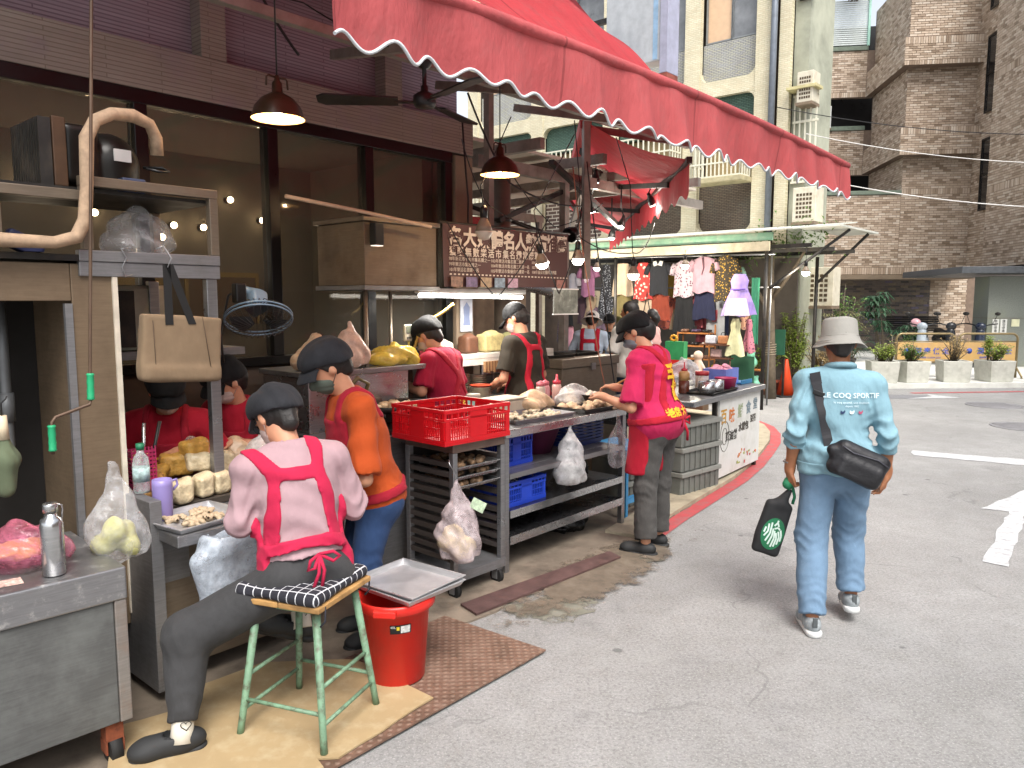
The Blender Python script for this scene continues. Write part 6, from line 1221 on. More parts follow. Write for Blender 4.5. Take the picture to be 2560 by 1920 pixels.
wire('black wire dropping across the banner to the tube lamp', [(3.72, 3.82, 2.24), (4.2, 3.8, 1.72), (4.75, 3.75, 2.35)]); wire('pair of long wires slanting down to the cold chest, left one', [(4.72, 3.5, 2.7), (4.98, 3.55, 1.9), (5.35, 3.6, .95)], .005, mat('orange_wire', '#8f5a46', .6)); wire('pair of long wires slanting down to the cold chest, right one', [(4.62, 3.3, 2.7), (4.85, 3.3, 1.8), (5.2, 3.4, .95)], .005)
wire('black cable curling down the mauve upper wall by the pilaster', [(2.62, 4.35, 4.2), (2.58, 4.35, 3.7), (2.9, 4.3, 3.24)], .009); wire('long thin black wire crossing the mauve wall to the awning', [(.2, 4.3, 3.9), (2.6, 3.8, 3.35), (3.0, 2.8, 2.9)]); wire('black cable bundle hanging under the awning support arm', [(3.7, 3.6, 3.05), (4.0, 3.5, 2.5), (4.7, 3.4, 2.4)], .007); wire('black wire drooping between two braces of the passage roof', [(4.9, 4.3, 2.8), (5.4, 4.2, 2.35), (6.0, 4.1, 2.6)]); wire('yellow cable bundle rising from the timer to the tube lamp', [(3.62, 4.1, 1.30), (3.68, 4.05, 1.55), (3.95, 4.0, 1.68)], .012, mat('yellow_cable', '#a8873a', .5)); wire('white overhead wire crossing the brown block, lowest of three', [(5.0, 12, 3.5), (16, 12.6, 4.2)], .008, PAPERW, False); wire('white overhead wire crossing the brown block, middle of three', [(4.6, 12.3, 4.3), (16, 13.4, 5.0)], .007, PAPERW, False); wire('dark overhead wire crossing the brown block, uppermost of three', [(4.2, 12.5, 4.75), (16, 13.4, 5.6)], .007, BLACK, False)
# ---- projecting vertical sign box high over the lane
t = thing('projecting_sign', 'white sheet metal projecting sign box with rusty foot above the awning', 'sign', (8.0, 4.7, 4.45)); MB().box(0, .22, 0.0, .75, .0, 2.2).build('box', mat('white_sign_sheet', '#b3b9bd', .5, var=.12, dirt=('#8a9099', .6, 2)), t, .01); MB().box(-.02, .24, -.10, -.001, -.15, 2.2).build('edge_frame', mat('lilac_sheet', '#a3a5b8', .5, var=.15), t, .004); MB().box(-.018, .238, -.098, .12, -.32, -.151).build('rusty_foot', mat('rust_red_sheet', '#8a4a3c', .7, var=.35), t, .004); MB().box(0.05, .1, .76, 2.0, .6, .66, ).build('bracket', DKMET, t); MB().box(.05, .1, .76, 2.2, 1.3, 1.36).build('bracket', DKMET, t)
MB().box(-.004, -.001, .04, .10, 0.02, 2.2).build('blue_stripe', mat('pale_blue_paint', '#8fb0cc', .5), t)
# ================================================================= PEOPLE
SKIN = mat('skin', '#c08a6c', .55, var=.07, scale=30, bump=.08, bscale=180); SKIND = mat('skin_tan', '#9a6647', .55, var=.07, scale=30, bump=.08, bscale=180)
HAIR = mat('black_hair', '#16110e', .55, var=.3, scale=60, bump=.5, bscale=140); HAIRG = mat('grey_black_hair', '#2a2624', .55, var=.4, scale=60, bump=.5, bscale=140)
EYE = mat('dark_eye', '#1a120e', .25)
def V3(*a): return Vector(a)
def fcone(s, a, b, ra, rb, k=.02):
    """tapered limb of cloth, cut square at its far end"""
    a = np.array(a, dtype=np.float32); b = np.array(b, dtype=np.float32); m = max(ra, rb)+.06+k; q = s.sl(np.minimum(a, b)-m, np.maximum(a, b)+m)
    if q is None: return
    X, Y, Z = s.axes(q); v = b-a; L = float(np.sqrt(v @ v)); tt = ((X-a[0])*v[0]+(Y-a[1])*v[1]+(Z-a[2])*v[2])/(L*L); t = np.clip(tt, 0, 1)
    d = np.sqrt((X-a[0]-t*v[0])**2+(Y-a[1]-t*v[1])**2+(Z-a[2]-t*v[2])**2)-(ra+(rb-ra)*t); d = np.maximum(d, (tt-1)*L); s.put(q, d, k)
class Figure:
    def __init__(f, label, pos, az, s=1.0, hz=.90, lean=0, side=0, twist=0, girth=1.0, hp=0, hy=0, hside=0, h=.010, skin=None, hyt=0):
        f.root = thing('person', label, 'person', (pos[0], pos[1], pos[2] if len(pos) > 2 else 0.0), -R(az), None, False); f.s = s; f.h = h; f.g = girth; f.skin = skin or SKIN
        Mb = Matrix.Rotation(R(-twist), 3, 'Z') @ Matrix.Rotation(R(side), 3, 'Y') @ Matrix.Rotation(R(-lean), 3, 'X')
        f.M = Mb; f.X, f.F, f.U = Mb.col[0].copy(), Mb.col[1].copy(), Mb.col[2].copy(); f.P = V3(0, 0, hz*s)
        f.N = f.P+f.U*.50*s; f.sh = {e: f.P+f.U*.435*s+f.X*e*.165*s for e in (-1, 1)}
        Mh = Mb @ Matrix.Rotation(R(-hy), 3, 'Z') @ Matrix.Rotation(R(hside), 3, 'Y') @ Matrix.Rotation(R(-hp), 3, 'X'); f.Mh = Mh
        f.H = f.N+f.U*.045*s+(Mh @ V3(0, .02, .115))*s
        f.hip = {e: f.P+V3(e*.085*s, 0, -.04*s) for e in (-1, 1)}
    def limbs(f, arms, legs):
        """arms/legs: {side: (joint, end)} in the figure's own frame, metres"""
        f.el = {e: Vector(arms[e][0]) for e in arms}; f.wr = {e: Vector(arms[e][1]) for e in arms}; f.kn = {e: Vector(legs[e][0]) for e in legs}; f.an = {e: Vector(legs[e][1]) for e in legs}
        pts = [f.H+V3(0, 0, .2), f.P]+list(f.el.values())+list(f.wr.values())+list(f.kn.values())+list(f.an.values())+[f.H]+list(f.sh.values())
        f.lo = [min(p[i] for p in pts)-.24 for i in range(3)]; f.hi = [max(p[i] for p in pts)+.22 for i in range(3)]; f.lo[2] = min(f.lo[2], -.03); return f
    def grid(f, h=None, lo=None, hi=None): return SDF(lo or f.lo, hi or f.hi, h or f.h)
    def torso(f, s, e=0.0, k=.06):
        g = f.g; z = f.s; M = f.M
        s.ell(f.P, (.148*z*g+e, .108*z*g+e, .13*z+e), M, k); s.ell(f.P+f.U*.16*z+f.F*.01*g, (.128*z*g+e, .098*z*g+e, .15*z+e), M, k)
        s.ell(f.P+f.U*.315*z, (.142*z*(.5+.5*g)+e, .102*z*(.5+.5*g)+e, .15*z+e), M, k)
        for q in (-1, 1): s.cone(f.P+f.U*.455*z+f.X*q*.04*z, f.sh[q], .055*z+e, .050*z+e, k)
        return s
    def hand(f, s, e, d, pn, curl=25, spread=1.0, hl=1.0, thumb=35):
        """palm and five unequal jointed fingers; d: direction of the fingers, pn: palm normal (fingers curl towards it)"""
        w = f.wr[e]; d = Vector(d).normalized(); pn = Vector(pn); pn = (pn-d*pn.dot(d)).normalized(); lat = d.cross(pn).normalized()*(1 if e < 0 else -1); z = .92*f.s*hl
        M = Matrix((lat, d, pn)).transposed()
        s.box(w+d*.045*z, (.036*z, .045*z, .013*z), M, .012, .015); s.cone(w-d*.02*z, w+d*.02*z, .026*f.s, .025*f.s, .02)
        for i, (o, L) in enumerate(((.029, .066), (.010, .074), (-.010, .069), (-.028, .053))):
            b = w+d*.085*z+lat*o*z; a1 = R(curl); a2 = R(curl*2.1); lt = lat*o*1.2*spread
            d1 = (d*math.cos(a1)+pn*math.sin(a1)+lt*.8).normalized(); d2 = (d*math.cos(a2)+pn*math.sin(a2)).normalized()
            m_ = b+d1*L*.52*z; s.cone(b-d*.015*z, m_, .0095*z, .0088*z, .004); s.cone(m_, m_+d2*L*.5*z, .0086*z, .0072*z, .003)
        b = w+d*.025*z+lat*.030*z; d1 = (d*math.cos(R(thumb))+lat*math.sin(R(thumb))+pn*.35).normalized(); m_ = b+d1*.042*z; s.cone(b, m_, .013*z, .0105*z, .01); s.cone(m_, m_+(d1+d*.6).normalized()*.032*z, .0105*z, .008*z, .004)
    def body(f, hands, h=None, ear=True):
        s = f.grid(h); z = f.s; f.torso(s, -.018)
        s.cone(f.N-f.U*.03*z, f.H-f.Mh.col[2]*.05*z-f.Mh.col[1]*.015, .052*z, .050*z, .03)
        Mh = f.Mh; hh = lambda x, y, q: f.H+Mh @ V3(x, y, q)*f.s
        z = f.s; s.ell(hh(0, -.012, .02), (.074*z, .092*z, .092*z), Mh, .02); s.ell(hh(0, .025, -.045), (.058*z, .064*z, .070*z), Mh, .03); s.ell(hh(0, .055, -.088), (.028*z, .024*z, .020*z), Mh, .02)
        s.cone(hh(0, .083, .0), hh(0, .100, -.030), .010*z, .014*z, .012); s.ell(hh(0, .082, -.058), (.022*z, .012*z, .009*z), Mh, .008)
        for e in (-1, 1):
            z = f.s
            if ear: s.ell(hh(e*.076, -.012, -.012), (.010*z, .020*z, .032*z), Mh, .008)
            s.ell(hh(e*.03, .090, .008), (.016*z, .016*z, .010*z), Mh, neg=True); s.cone(hh(e*.015, .084, .022), hh(e*.045, .076, .020), .007*z, .006*z, .01)
            z = f.s; s.cone(f.sh[e], f.el[e], .039*z, .034*z, .03); s.cone(f.el[e], f.el[e].lerp(f.wr[e], .35), .034*z, .035*z, .015); s.cone(f.el[e].lerp(f.wr[e], .35), f.wr[e], .035*z, .024*z, .02)
            s.cone(f.hip[e], f.kn[e], .074*z, .052*z, .03); s.cone(f.kn[e], f.kn[e].lerp(f.an[e], .35), .050*z, .050*z, .02); s.cone(f.kn[e].lerp(f.an[e], .35), f.an[e], .050*z, .034*z, .02)
            if e in hands: f.hand(s, e, *hands[e])
        f.bodyobj = s.build('body', f.skin, f.root, 1)
        for e in (-1, 1): MB().ball(*hh(e*.03, .074, .006), .012*z, .010*z, .009*z, 10, 6).build('eye', EYE, f.root)
    def shirt(f, m, e=.018, hem=-.04, sleeve=.7, cuff=.066, loose=.0, wr=.004, seed=0, neck=True, name='shirt', puff=0.0, k=.06, h=None):
        s = f.grid(h); z = f.s; f.torso(s, e, k)
        if loose: s.ell(f.P+f.U*.02*z, (.165*z*f.g+e+loose, .125*z*f.g+e+loose, .16*z), f.M, k)
        for q in (-1, 1):
            if sleeve <= 1: fcone(s, f.sh[q], f.sh[q].lerp(f.el[q], sleeve), .056*z+puff, cuff*z*.9, .025)
            else:
                s.cone(f.sh[q], f.el[q], .054*z+puff, .050*z+puff, .025); fcone(s, f.el[q], f.el[q].lerp(f.wr[q], sleeve-1), .050*z+puff, cuff*z, .015)
        f.shirt_raw = s.D.copy(); f.sgrid = s
        s.below(f.P+f.U*hem*z, -f.U)
        if neck: s.ell(f.N+f.U*.045*z+f.F*.02, (.066*z, .070*z, .055*z), f.M, neg=True)
        f.wrf = f.folds(wrinkle(wr, 15, (.35, .25, .9), seed), [(f.el[q], f.wr[q]-f.sh[q], .10) for q in (-1, 1)]+[(f.P+f.U*.06*z, f.U+f.X*.3, .13)]+[(f.sh[q]-f.X*q*.02-f.U*.08, f.U*.5+f.X*q, .09) for q in (-1, 1)], wr*1.5); o = s.build(name, m, f.root, 2, f.wrf); f.shirtobj = o; return o
    def folds(f, base, spots, amp):
        '''creases gathered at the joints: ripples across the limb that die away from it'''
        P_ = [(np.array(p), np.array(Vector(d).normalized()), r) for p, d, r in spots]
        def fn(V):
            o = base(V)
            for p, d, r in P_:
                q = V-p; g = np.exp(-(q*q).sum(1)/(r*r)); a = q @ d; w = .6*np.sin(17*q[:, 0]+13*q[:, 1])+.5*np.sin(23*q[:, 1]-29*q[:, 0]+5*q[:, 2]); o = o+amp*g*(.6+.4*np.sin(24*q[:, 0]+17*q[:, 1]+p[2]*9))*(1-2*np.abs(np.sin(43*a+7*np.sin(9*a+p[0]*5)*.3+2.5*w)))
            return o
        return fn
    def over(f, name, m, region, off=.008, wr=True):
        """a layer that follows the shirt: region(x, y, z) < 0 in torso axes, metres from the pelvis"""
        s = SDF(f.lo, f.hi, f.sgrid.h); X, Y, Z = s.axes(); P = f.P
        x = (X-P[0])*f.X[0]+(Y-P[1])*f.X[1]+(Z-P[2])*f.X[2]; y = (X-P[0])*f.F[0]+(Y-P[1])*f.F[1]+(Z-P[2])*f.F[2]; w = (X-P[0])*f.U[0]+(Y-P[1])*f.U[1]+(Z-P[2])*f.U[2]
        s.D = np.maximum(f.shirt_raw-off, region(x/f.s, y/f.s, w/f.s).astype(np.float32)).astype(np.float32)
        return s.build(name, m, f.root, 1, f.wrf if wr else None)
    def trousers(f, m, e=.02, waist=.06, ends=None, cuff=.062, wr=.006, seed=1, knee=.0, h=None):
        s = f.grid(h); z = f.s; s.ell(f.P-V3(0, 0, .01), (.148*z*f.g+e*.4, .108*z*f.g+e*.4, .15*z), f.M, .05)
        for q in (-1, 1):
            s.ell(f.hip[q]-f.F*.03*z, (.080*z+e*.4, .080*z+e*.4, .09*z+e*.4), None, .05)
            s.cone(f.hip[q], f.kn[q], .074*z+e, .052*z+e+knee, .04); fcone(s, f.kn[q], f.kn[q].lerp(f.an[q], (ends or {}).get(q, .93)), .052*z+e+knee, cuff*z, .03)
        s.below(f.P+f.U*waist*z, f.U); o = s.build('trousers', m, f.root, 2, f.folds(wrinkle(wr*.6, 13, (.15, .2, 1), seed), [(f.kn[q], f.an[q]-f.hip[q], .10) for q in (-1, 1)]+[(f.an[q].lerp(f.kn[q], .18), f.kn[q]-f.an[q], .10) for q in (-1, 1)]+[(f.P-V3(0, 0, .12), V3(.3, 0, 1), .10)], wr*.85)); f.trobj = o; return o
    def shoe(f, q, d, m, sole=None, L=.26, pitch=0, clog=False):
        a = f.an[q]; d = Vector((d[0], d[1], 0)).normalized(); M = Matrix((V3(d.y, -d.x, 0), d, V3(0, 0, 1))).transposed() @ Matrix.Rotation(R(-pitch), 3, 'X'); z = f.s
        def at(x, y, zz): return a+M @ V3(x, y, zz)*z
        s = SDF([p-.26 for p in a], [p+.26 for p in a], .007)
        b_ = 1.18 if clog else 1.0; s.ell(at(0, -.015, -.045), (.042*z*b_, .060*z*b_, .045*z), M, .02); s.cone(at(0, .02, -.045), at(0, .12, -.055), .042*z*b_, .040*z*b_, .03); s.ell(at(0, .13, -.055), (.048*z*b_, .056*z*b_, .034*z*b_), M, .02)
        s.below(at(0, 0, -.088), -M.col[2])
        if clog: s.ell(at(0, .02, -.02), (.036*z, .055*z, .03*z), M, neg=True)
        o = s.build('shoe', m, f.root, 1)
        s = SDF([p-.26 for p in a], [p+.26 for p in a], .007); s.cone(at(0, -.045, -.078), at(0, .15, -.080), .042*z, .042*z, .01); s.below(at(0, 0, -.066), M.col[2]); s.below(at(0, 0, -.098), -M.col[2]); s.build('sole', sole or m, o, 1)
        return o
    def hd(f, x, y, q): return f.H+f.Mh @ V3(x, y, q)*f.s
    def hair(f, m=HAIR, back=.0, nape=-.06, front=.03, top=False):
        s = SDF([p-.2 for p in f.H], [p+.2 for p in f.H], .008); z = f.s
        s.ell(f.hd(0, -.014, .022), (.084*z, .101*z, .101*z), f.Mh, .02); s.cone(f.hd(0, -.07, -.03), f.hd(0, -.068, nape), .05*z, .04*z, .03)
        if back: s.ell(f.hd(0, -.095, -.03), (.06*z, .05*z, .06*z), f.Mh, .03)
        s.below(f.hd(0, front, .03), (f.Mh @ V3(0, .8, -.35))); return s.build('hair', m, f.root, 1, wrinkle(.002, 60, (1, .2, .1)))
    def cap(f, m, kind='baker', m2=None):
        z = f.s; s = SDF([p-.26 for p in f.H], [p+.26 for p in f.H], .008); hd = f.hd; M = f.Mh
        if kind == 'baker':
            s.ell(hd(0, -.015, .055), (.100*z, .118*z, .078*z), M, .02); s.ell(hd(0, -.070, .005), (.094*z, .072*z, .085*z), M, .04)
            s.below(hd(0, 0, .016), M @ V3(0, .45, -1)); o = s.build('cap', m, f.root, 1, wrinkle(.005, 22, (1, .6, .3), 1))
        elif kind == 'ball':
            s.ell(hd(0, -.012, .030), (.088*z, .104*z, .098*z), M, .02); s.below(hd(0, 0, .015), M @ V3(0, -.1, -1)); o = s.build('cap', m, f.root, 1)
        if kind in ('baker', 'ball'):
            Mb = MB(); L = .075 if kind == 'ball' else .062
            def br(u, v):
                a = (u-.5)*2.3; r0 = .088; x = math.sin(a)*r0*.98; y = math.cos(a)*.098-.012; k = math.cos(a*.62)
                return hd(x*(1+.08*v), y+L*v*k, (.018+.45*y if kind == 'baker' else .022-.1*y)-.022*v*v-.008*v)
            Mb.grid(br, 16, 5); Mb.grid(lambda u, v: br(u, v)-M @ V3(0, 0, .005), 16, 5); Mb.build('brim', m2 or m, o)
        return o
    def mask(f, m):
        s = SDF([p-.2 for p in f.H], [p+.2 for p in f.H], .006); z = f.s; hd = f.hd
        s.ell(hd(0, .030, -.045), (.062*z, .070*z, .072*z), f.Mh, .02); s.cone(hd(0, .085, -.01), hd(0, .104, -.032), .014*z, .018*z, .02)
        s.below(hd(0, 0, -.008), f.Mh @ V3(0, -.25, 1)); s.below(hd(0, .018, 0), f.Mh @ V3(0, -1, 0)); o = s.build('face_mask', m, f.root, 1, wrinkle(.0015, 60, (0, .2, 1)))
        for e in (-1, 1): MB().tube([hd(e*.058, .03, -.02), hd(e*.074, .0, .005), hd(e*.080, -.02, -.005), hd(e*.076, -.01, -.04), hd(e*.056, .03, -.07)], .0018, 4).build('ear_loop', m, o)
    def glasses(f):
        mb = MB(); hd = f.hd
        for e in (-1, 1): mb.tube([hd(e*.033+.024*math.cos(a*.628), .098-.012*abs(math.cos(a*.628)), .004+.018*math.sin(a*.628)) for a in range(10)], .0018, 4, True); mb.tube([hd(e*.056, .09, .008), hd(e*.074, .04, .01), hd(e*.078, -.02, .004)], .0018, 4)
        mb.tube([hd(-.01, .104, .01), hd(.01, .104, .01)], .0018, 4).build('glasses', BLACK, f.root)
    def bvh(f, o): me = o.data; return BVHTree.FromPolygons([v.co for v in me.vertices], [tuple(p.vertices) for p in me.polygons])
    def mark(f, txt, size, m, o, at, off=.004, bold=0.0, back=True, rotate=0.0, sx=1.0):
        """lettering pressed on the back (or chest) of a garment, at = (x, z) in torso axes"""
        me = text_mesh(txt, size, 0, bold=bold) if isinstance(txt, str) else txt
        rt = Matrix.Rotation(R(rotate), 2)
        for v in me.vertices: q = rt @ Vector((v.co.x*sx, v.co.y)); v.co.x, v.co.y = q.x, q.y
        sg = 1 if back else -1; dep = -.0 ; org = f.P+f.X*at[0]+f.U*at[1]
        return decal('lettering', me, m, f.root, f.bvh(o), org, f.X*sg, f.U, off)
def slab_d(v, a, b): return np.maximum(a-v, v-b)
def seg_d(x, z, a, b, w):
    ax, az = a; bx, bz = b; vx, vz = bx-ax, bz-az; t = np.clip(((x-ax)*vx+(z-az)*vz)/(vx*vx+vz*vz), 0, 1); return np.sqrt((x-ax-t*vx)**2+(z-az-t*vz)**2)-w
def union(*d):
    o = d[0]
    for q in d[1:]: o = np.minimum(o, q)
    return o
REDA = cloth_mat('crimson_apron_cloth', '#961a2c'); REDA2 = cloth_mat('red_apron_cloth', '#a3182c'); PINKT = cloth_mat('hot_pink_tee', '#b32350'); BLKC = cloth_mat('black_cap_cloth', '#131314', .2); GREYC = cloth_mat('charcoal_cap_cloth', '#26272b', .2); YEL = mat('yellow_print', '#d9a520', .7, var=.08)
MASKB = mat('grey_blue_mask', '#7d8890', .8); MASKW = mat('pale_mask', '#b7a49c', .8); MASKG = mat('olive_mask', '#4c554c', .8); CHAR = cloth_mat('charcoal_trousers', '#3a3a3b', .12, .5); CLOGM = mat('black_clog_foam', '#232425', .7, var=.15)
HEM = .0
# ---------------------------------------------------------------- the seated worker in pale pink (nearest figure)
f = Figure('person on the green stool in pale pink top with red apron straps, seen from behind', (-.815, 2.93), -25, .97, .665, lean=12, side=-4, hp=30, hy=-28, h=.009, girth=1.02)
f.limbs({-1: ((-.235, .07, .85), (-.16, .28, .80)), 1: ((.215, .09, .86), (.12, .30, .80))}, {-1: ((-.44, .08, .42), (-.475, -.04, .115)), 1: ((.02, .42, .53), (.02, .29, .33))})
f.body({-1: ((.3, .8, -.1), (.2, 0, -1), 35), 1: ((-.3, .8, -.1), (-.2, 0, -1), 35)}, .008)
f.trousers(CHAR, .030, .14, {-1: .93, 1: .8}, .056, .005, 3, .012)
f.shirt(cloth_mat('pale_pink_sweatshirt', '#a3878c', .04, .4), .024, .055, 1.12, .060, .0, .006, 2, puff=.008)
f.over('apron_straps', cloth_mat('rose_red_apron', '#b02143'), lambda x, y, z: np.maximum(union(seg_d(x, z, (-.17, .52), (-.088, .41), .028), seg_d(x, z, (-.088, .41), (-.125, .13), .028), seg_d(x, z, (.085, .56), (.088, .41), .028), seg_d(x, z, (.088, .41), (.125, .13), .028), np.maximum(np.abs(x)-.088, np.abs(z-.392)-.027)), y-.06), .008)
f.over('apron', MATS['rose_red_apron'], lambda x, y, z: union(slab_d(z+.12*np.abs(x), .095, .145), np.maximum(np.maximum(-.02-y, slab_d(z, -.05, .36)), np.abs(x)-.19), np.maximum(np.maximum(slab_d(z, -.06, .13), .125-np.abs(x)), -.06-y)), .016)
bw = MB()
for pts in ([(0, 0, 0), (-.035, -.01, -.02), (-.045, -.012, -.055), (-.02, -.012, -.05), (0, 0, 0)], [(0, 0, 0), (.05, -.012, .008), (.075, -.014, -.012), (.05, -.012, -.03), (0, 0, 0)], [(0, 0, 0), (-.005, -.014, -.07), (-.03, -.016, -.13)], [(0, 0, 0), (.015, -.014, -.06), (.005, -.016, -.12)]): bw.tube([Vector(p)+f.P+f.U*.11+V3(.03, -.185, 0) for p in pts], .007, 6)
bw.build('apron_bow', MATS['rose_red_apron'], f.root)
f.hair(HAIR, 0, -.075); cp_ = f.cap(GREYC, 'baker', mat('grey_mesh_panel', '#4d545f', .6)); f.mask(MASKW); f.glasses()
SOCK = mat('white_sock', '#cfc9bb', .9, var=.05)
for q in (-1, 1):
    d = (-.95, .0) if q < 0 else (-.85, .35); so = f.shoe(q, d, CLOGM, None, .26, 0 if q < 0 else -12, True)
    a = f.an[q]; up = (f.kn[q]-a).normalized(); sk = MB().tube([a-up*.05, a, a+up*.05, a+up*.10], [.044, .040, .040, .042], 20).build('sock', SOCK, f.root)
    he = MB().tube([a+up*.030+(V3(.18, -.98, 0).normalized()*.049 if q < 0 else V3(.05, -1, -.0).normalized()*.049)+V3(.016*math.sin(t_)**3*1.15, 0, .0012*(13*math.cos(t_)-5*math.cos(2*t_)-2*math.cos(3*t_)-math.cos(4*t_))) for t_ in [k*math.pi/12 for k in range(24)]], .0018, 4, True).build('heart_print', BLACK, sk)
# ---------------------------------------------------------------- worker in the orange shirt
f = Figure('person in orange T-shirt, red apron and grey cap leaning over the counter end', (-.70, 3.76), -118, 1.04, .72, lean=13, hp=26, hy=6, girth=1.24)
f.limbs({-1: ((-.27, .12, .88), (-.10, .33, .86)), 1: ((.26, .10, .90), (.12, .34, .86))}, {-1: ((-.11, .08, .42), (-.11, .0, .09)), 1: ((.10, .06, .42), (.10, -.02, .09))})
f.body({-1: ((.1, .9, -.1), (.1, 0, -1), 35), 1: ((-.1, .9, -.1), (0, 0, -1), 35)}, .011); f.trousers(cloth_mat('blue_denim_dark', '#2b4166'), .02, .05); f.shirt(cloth_mat('orange_tee', '#a8461a', .05), .022, -.06, .95, .086, .0, .006, 4)
f.over('apron', REDA, lambda x, y, z: union(np.maximum(np.maximum(.0-y, slab_d(z, -.25, .40)), np.abs(x)-.15), np.maximum(union(seg_d(x, z, (-.10, .38), (-.09, .6), .022), seg_d(x, z, (.10, .38), (.09, .6), .022)), -y-.2), np.maximum(np.abs(z-.02)-.022, -.2-y)), .010)
f.mark('元', .085, YEL, f.root.children[-1], (.0, .26), .006, .004, False); f.hair(); f.cap(GREYC); f.mask(MASKG)
for q in (-1, 1): f.shoe(q, (0, 1), CLOGM)
# ---------------------------------------------------------------- the two workers behind the counter
for lab, pos, az, hy_, s_ in (('person in red shirt and black cap under the tote bag behind the food', (-1.80, 3.98), 165, -15, .97), ('person in red shirt, black cap and pale mask working right of the steel post', (-1.50, 4.28), 190, 25, .98)):
    f = Figure(lab, pos, az, s_, .68, lean=10, hp=32, hy=hy_, h=.012); f.limbs({-1: ((-.27, .12, .90), (-.08, .30, .96)), 1: ((.27, .12, .90), (.10, .30, .96))}, {-1: ((-.12, .36, .50), (-.12, .36, .1)), 1: ((.12, .36, .50), (.12, .36, .1))})
    f.body({-1: ((.5, .7, 0), (0, 0, -1), 35), 1: ((-.5, .7, 0), (0, 0, -1), 35)}, .010); f.shirt(REDA2, .024, -.06, .9, .08, .01, .005, 5); f.trousers(CHAR, .02, .05)
    f.over('apron', REDA, lambda x, y, z: union(np.maximum(np.maximum(.0-y, slab_d(z, -.1, .36)), np.abs(x)-.13), np.maximum(union(seg_d(x, z, (-.10, .34), (-.09, .6), .02), seg_d(x, z, (.10, .34), (.09, .6), .02)), -y-.1)), .009)
    f.mark('元', .08, YEL, f.shirtobj, (.02, .24), .012, .003, False); f.hair(HAIR, .03, -.09); f.cap(BLKC); f.mask(MASKW)
    for q in (-1, 1): f.shoe(q, (0, 1), CLOGM)
    o = MB().cyl((0, 0, 0), (0, 0, .50), .16, .15, 20).cyl((0, 0, .5), (0, 0, .54), .17, n=20).build('round_seat', DKMET); tag(o, 'round stool under the '+('left' if az == 165 else 'right')+' red shirted worker behind the counter', 'stool'); o.location = (pos[0], pos[1], .013)
# ---------------------------------------------------------------- red shirt worker at the pan
p_ = S(3.78, 3.84); f = Figure('person in crimson T-shirt and dark cap frying buns behind the red crate', (p_.x, p_.y), -62, .97, .90, lean=14, hp=30, hy=-5, girth=1.05)
f.limbs({-1: ((-.24, .10, 1.08), (-.12, .38, 1.13)), 1: ((.25, .10, 1.06), (.14, .36, 1.10))}, {-1: ((-.10, .05, .46), (-.10, .0, .09)), 1: ((.10, .05, .46), (.10, .0, .09))})
f.body({-1: ((-.2, .9, -.2), (.1, 0, -1), 30), 1: ((-.2, .9, -.2), (0, 0, -1), 30)}, .010); f.trousers(CHAR); f.shirt(cloth_mat('crimson_tee', '#9a1a36', .05), .024, -.05, .85, .082, .01, .005, 6)
f.over('apron', REDA, lambda x, y, z: union(np.maximum(np.maximum(.0-y, slab_d(z, -.25, .38)), np.abs(x)-.15), np.maximum(union(seg_d(x, z, (-.14, .55), (.10, .10), .026), seg_d(x, z, (.14, .55), (-.10, .10), .026)), y-.02), np.abs(z-.02)-.02), .009)
f.mark('牛', .15, YEL, f.root.children[-1], (.04, .30), .008, .004, True, -15); f.mark('老店', .06, YEL, f.root.children[-2], (-.02, .10), .008, .002); f.hair(HAIR, 0, -.08); f.cap(BLKC); f.mask(MASKW)
for q in (-1, 1): f.shoe(q, (0, 1), CLOGM)
# ---------------------------------------------------------------- dark shirt worker with cap
p_ = S(4.64, 3.86); f = Figure('person in dark olive T-shirt with red cross apron straps and black baseball cap', (p_.x, p_.y), -48, 1.0, .93, lean=6, hp=22, hy=-22, girth=1.0)
f.limbs({-1: ((-.25, .04, 1.10), (-.16, .28, 1.00)), 1: ((.24, .06, 1.10), (.10, .30, 1.02))}, {-1: ((-.10, .04, .48), (-.10, 0, .09)), 1: ((.10, .04, .48), (.10, 0, .09))})
f.body({-1: ((.2, .8, -.3), (0, 0, -1), 30), 1: ((-.3, .8, -.3), (0, 0, -1), 30)}, .010); f.trousers(CHAR); f.shirt(cloth_mat('olive_black_tee', '#2f2a22', .15), .022, -.06, .8, .085, .01, .005, 7)
f.over('apron_straps', REDA2, lambda x, y, z: union(np.maximum(union(seg_d(x, z, (-.13, .55), (-.06, .40), .022), seg_d(x, z, (.13, .55), (.07, .40), .022), seg_d(x, z, (-.06, .40), (-.11, .05), .022), seg_d(x, z, (.07, .40), (.10, .05), .022), np.maximum(np.abs(x)-.07, np.abs(z-.40)-.022)), y-.02), np.maximum(np.maximum(.0-y, slab_d(z, -.3, .38)), np.abs(x)-.15), np.abs(z-.02)-.02), .009)
f.hair(HAIR, 0, -.05); f.cap(BLKC, 'ball'); f.mask(MASKW)
for q in (-1, 1): f.shoe(q, (0, 1), CLOGM)
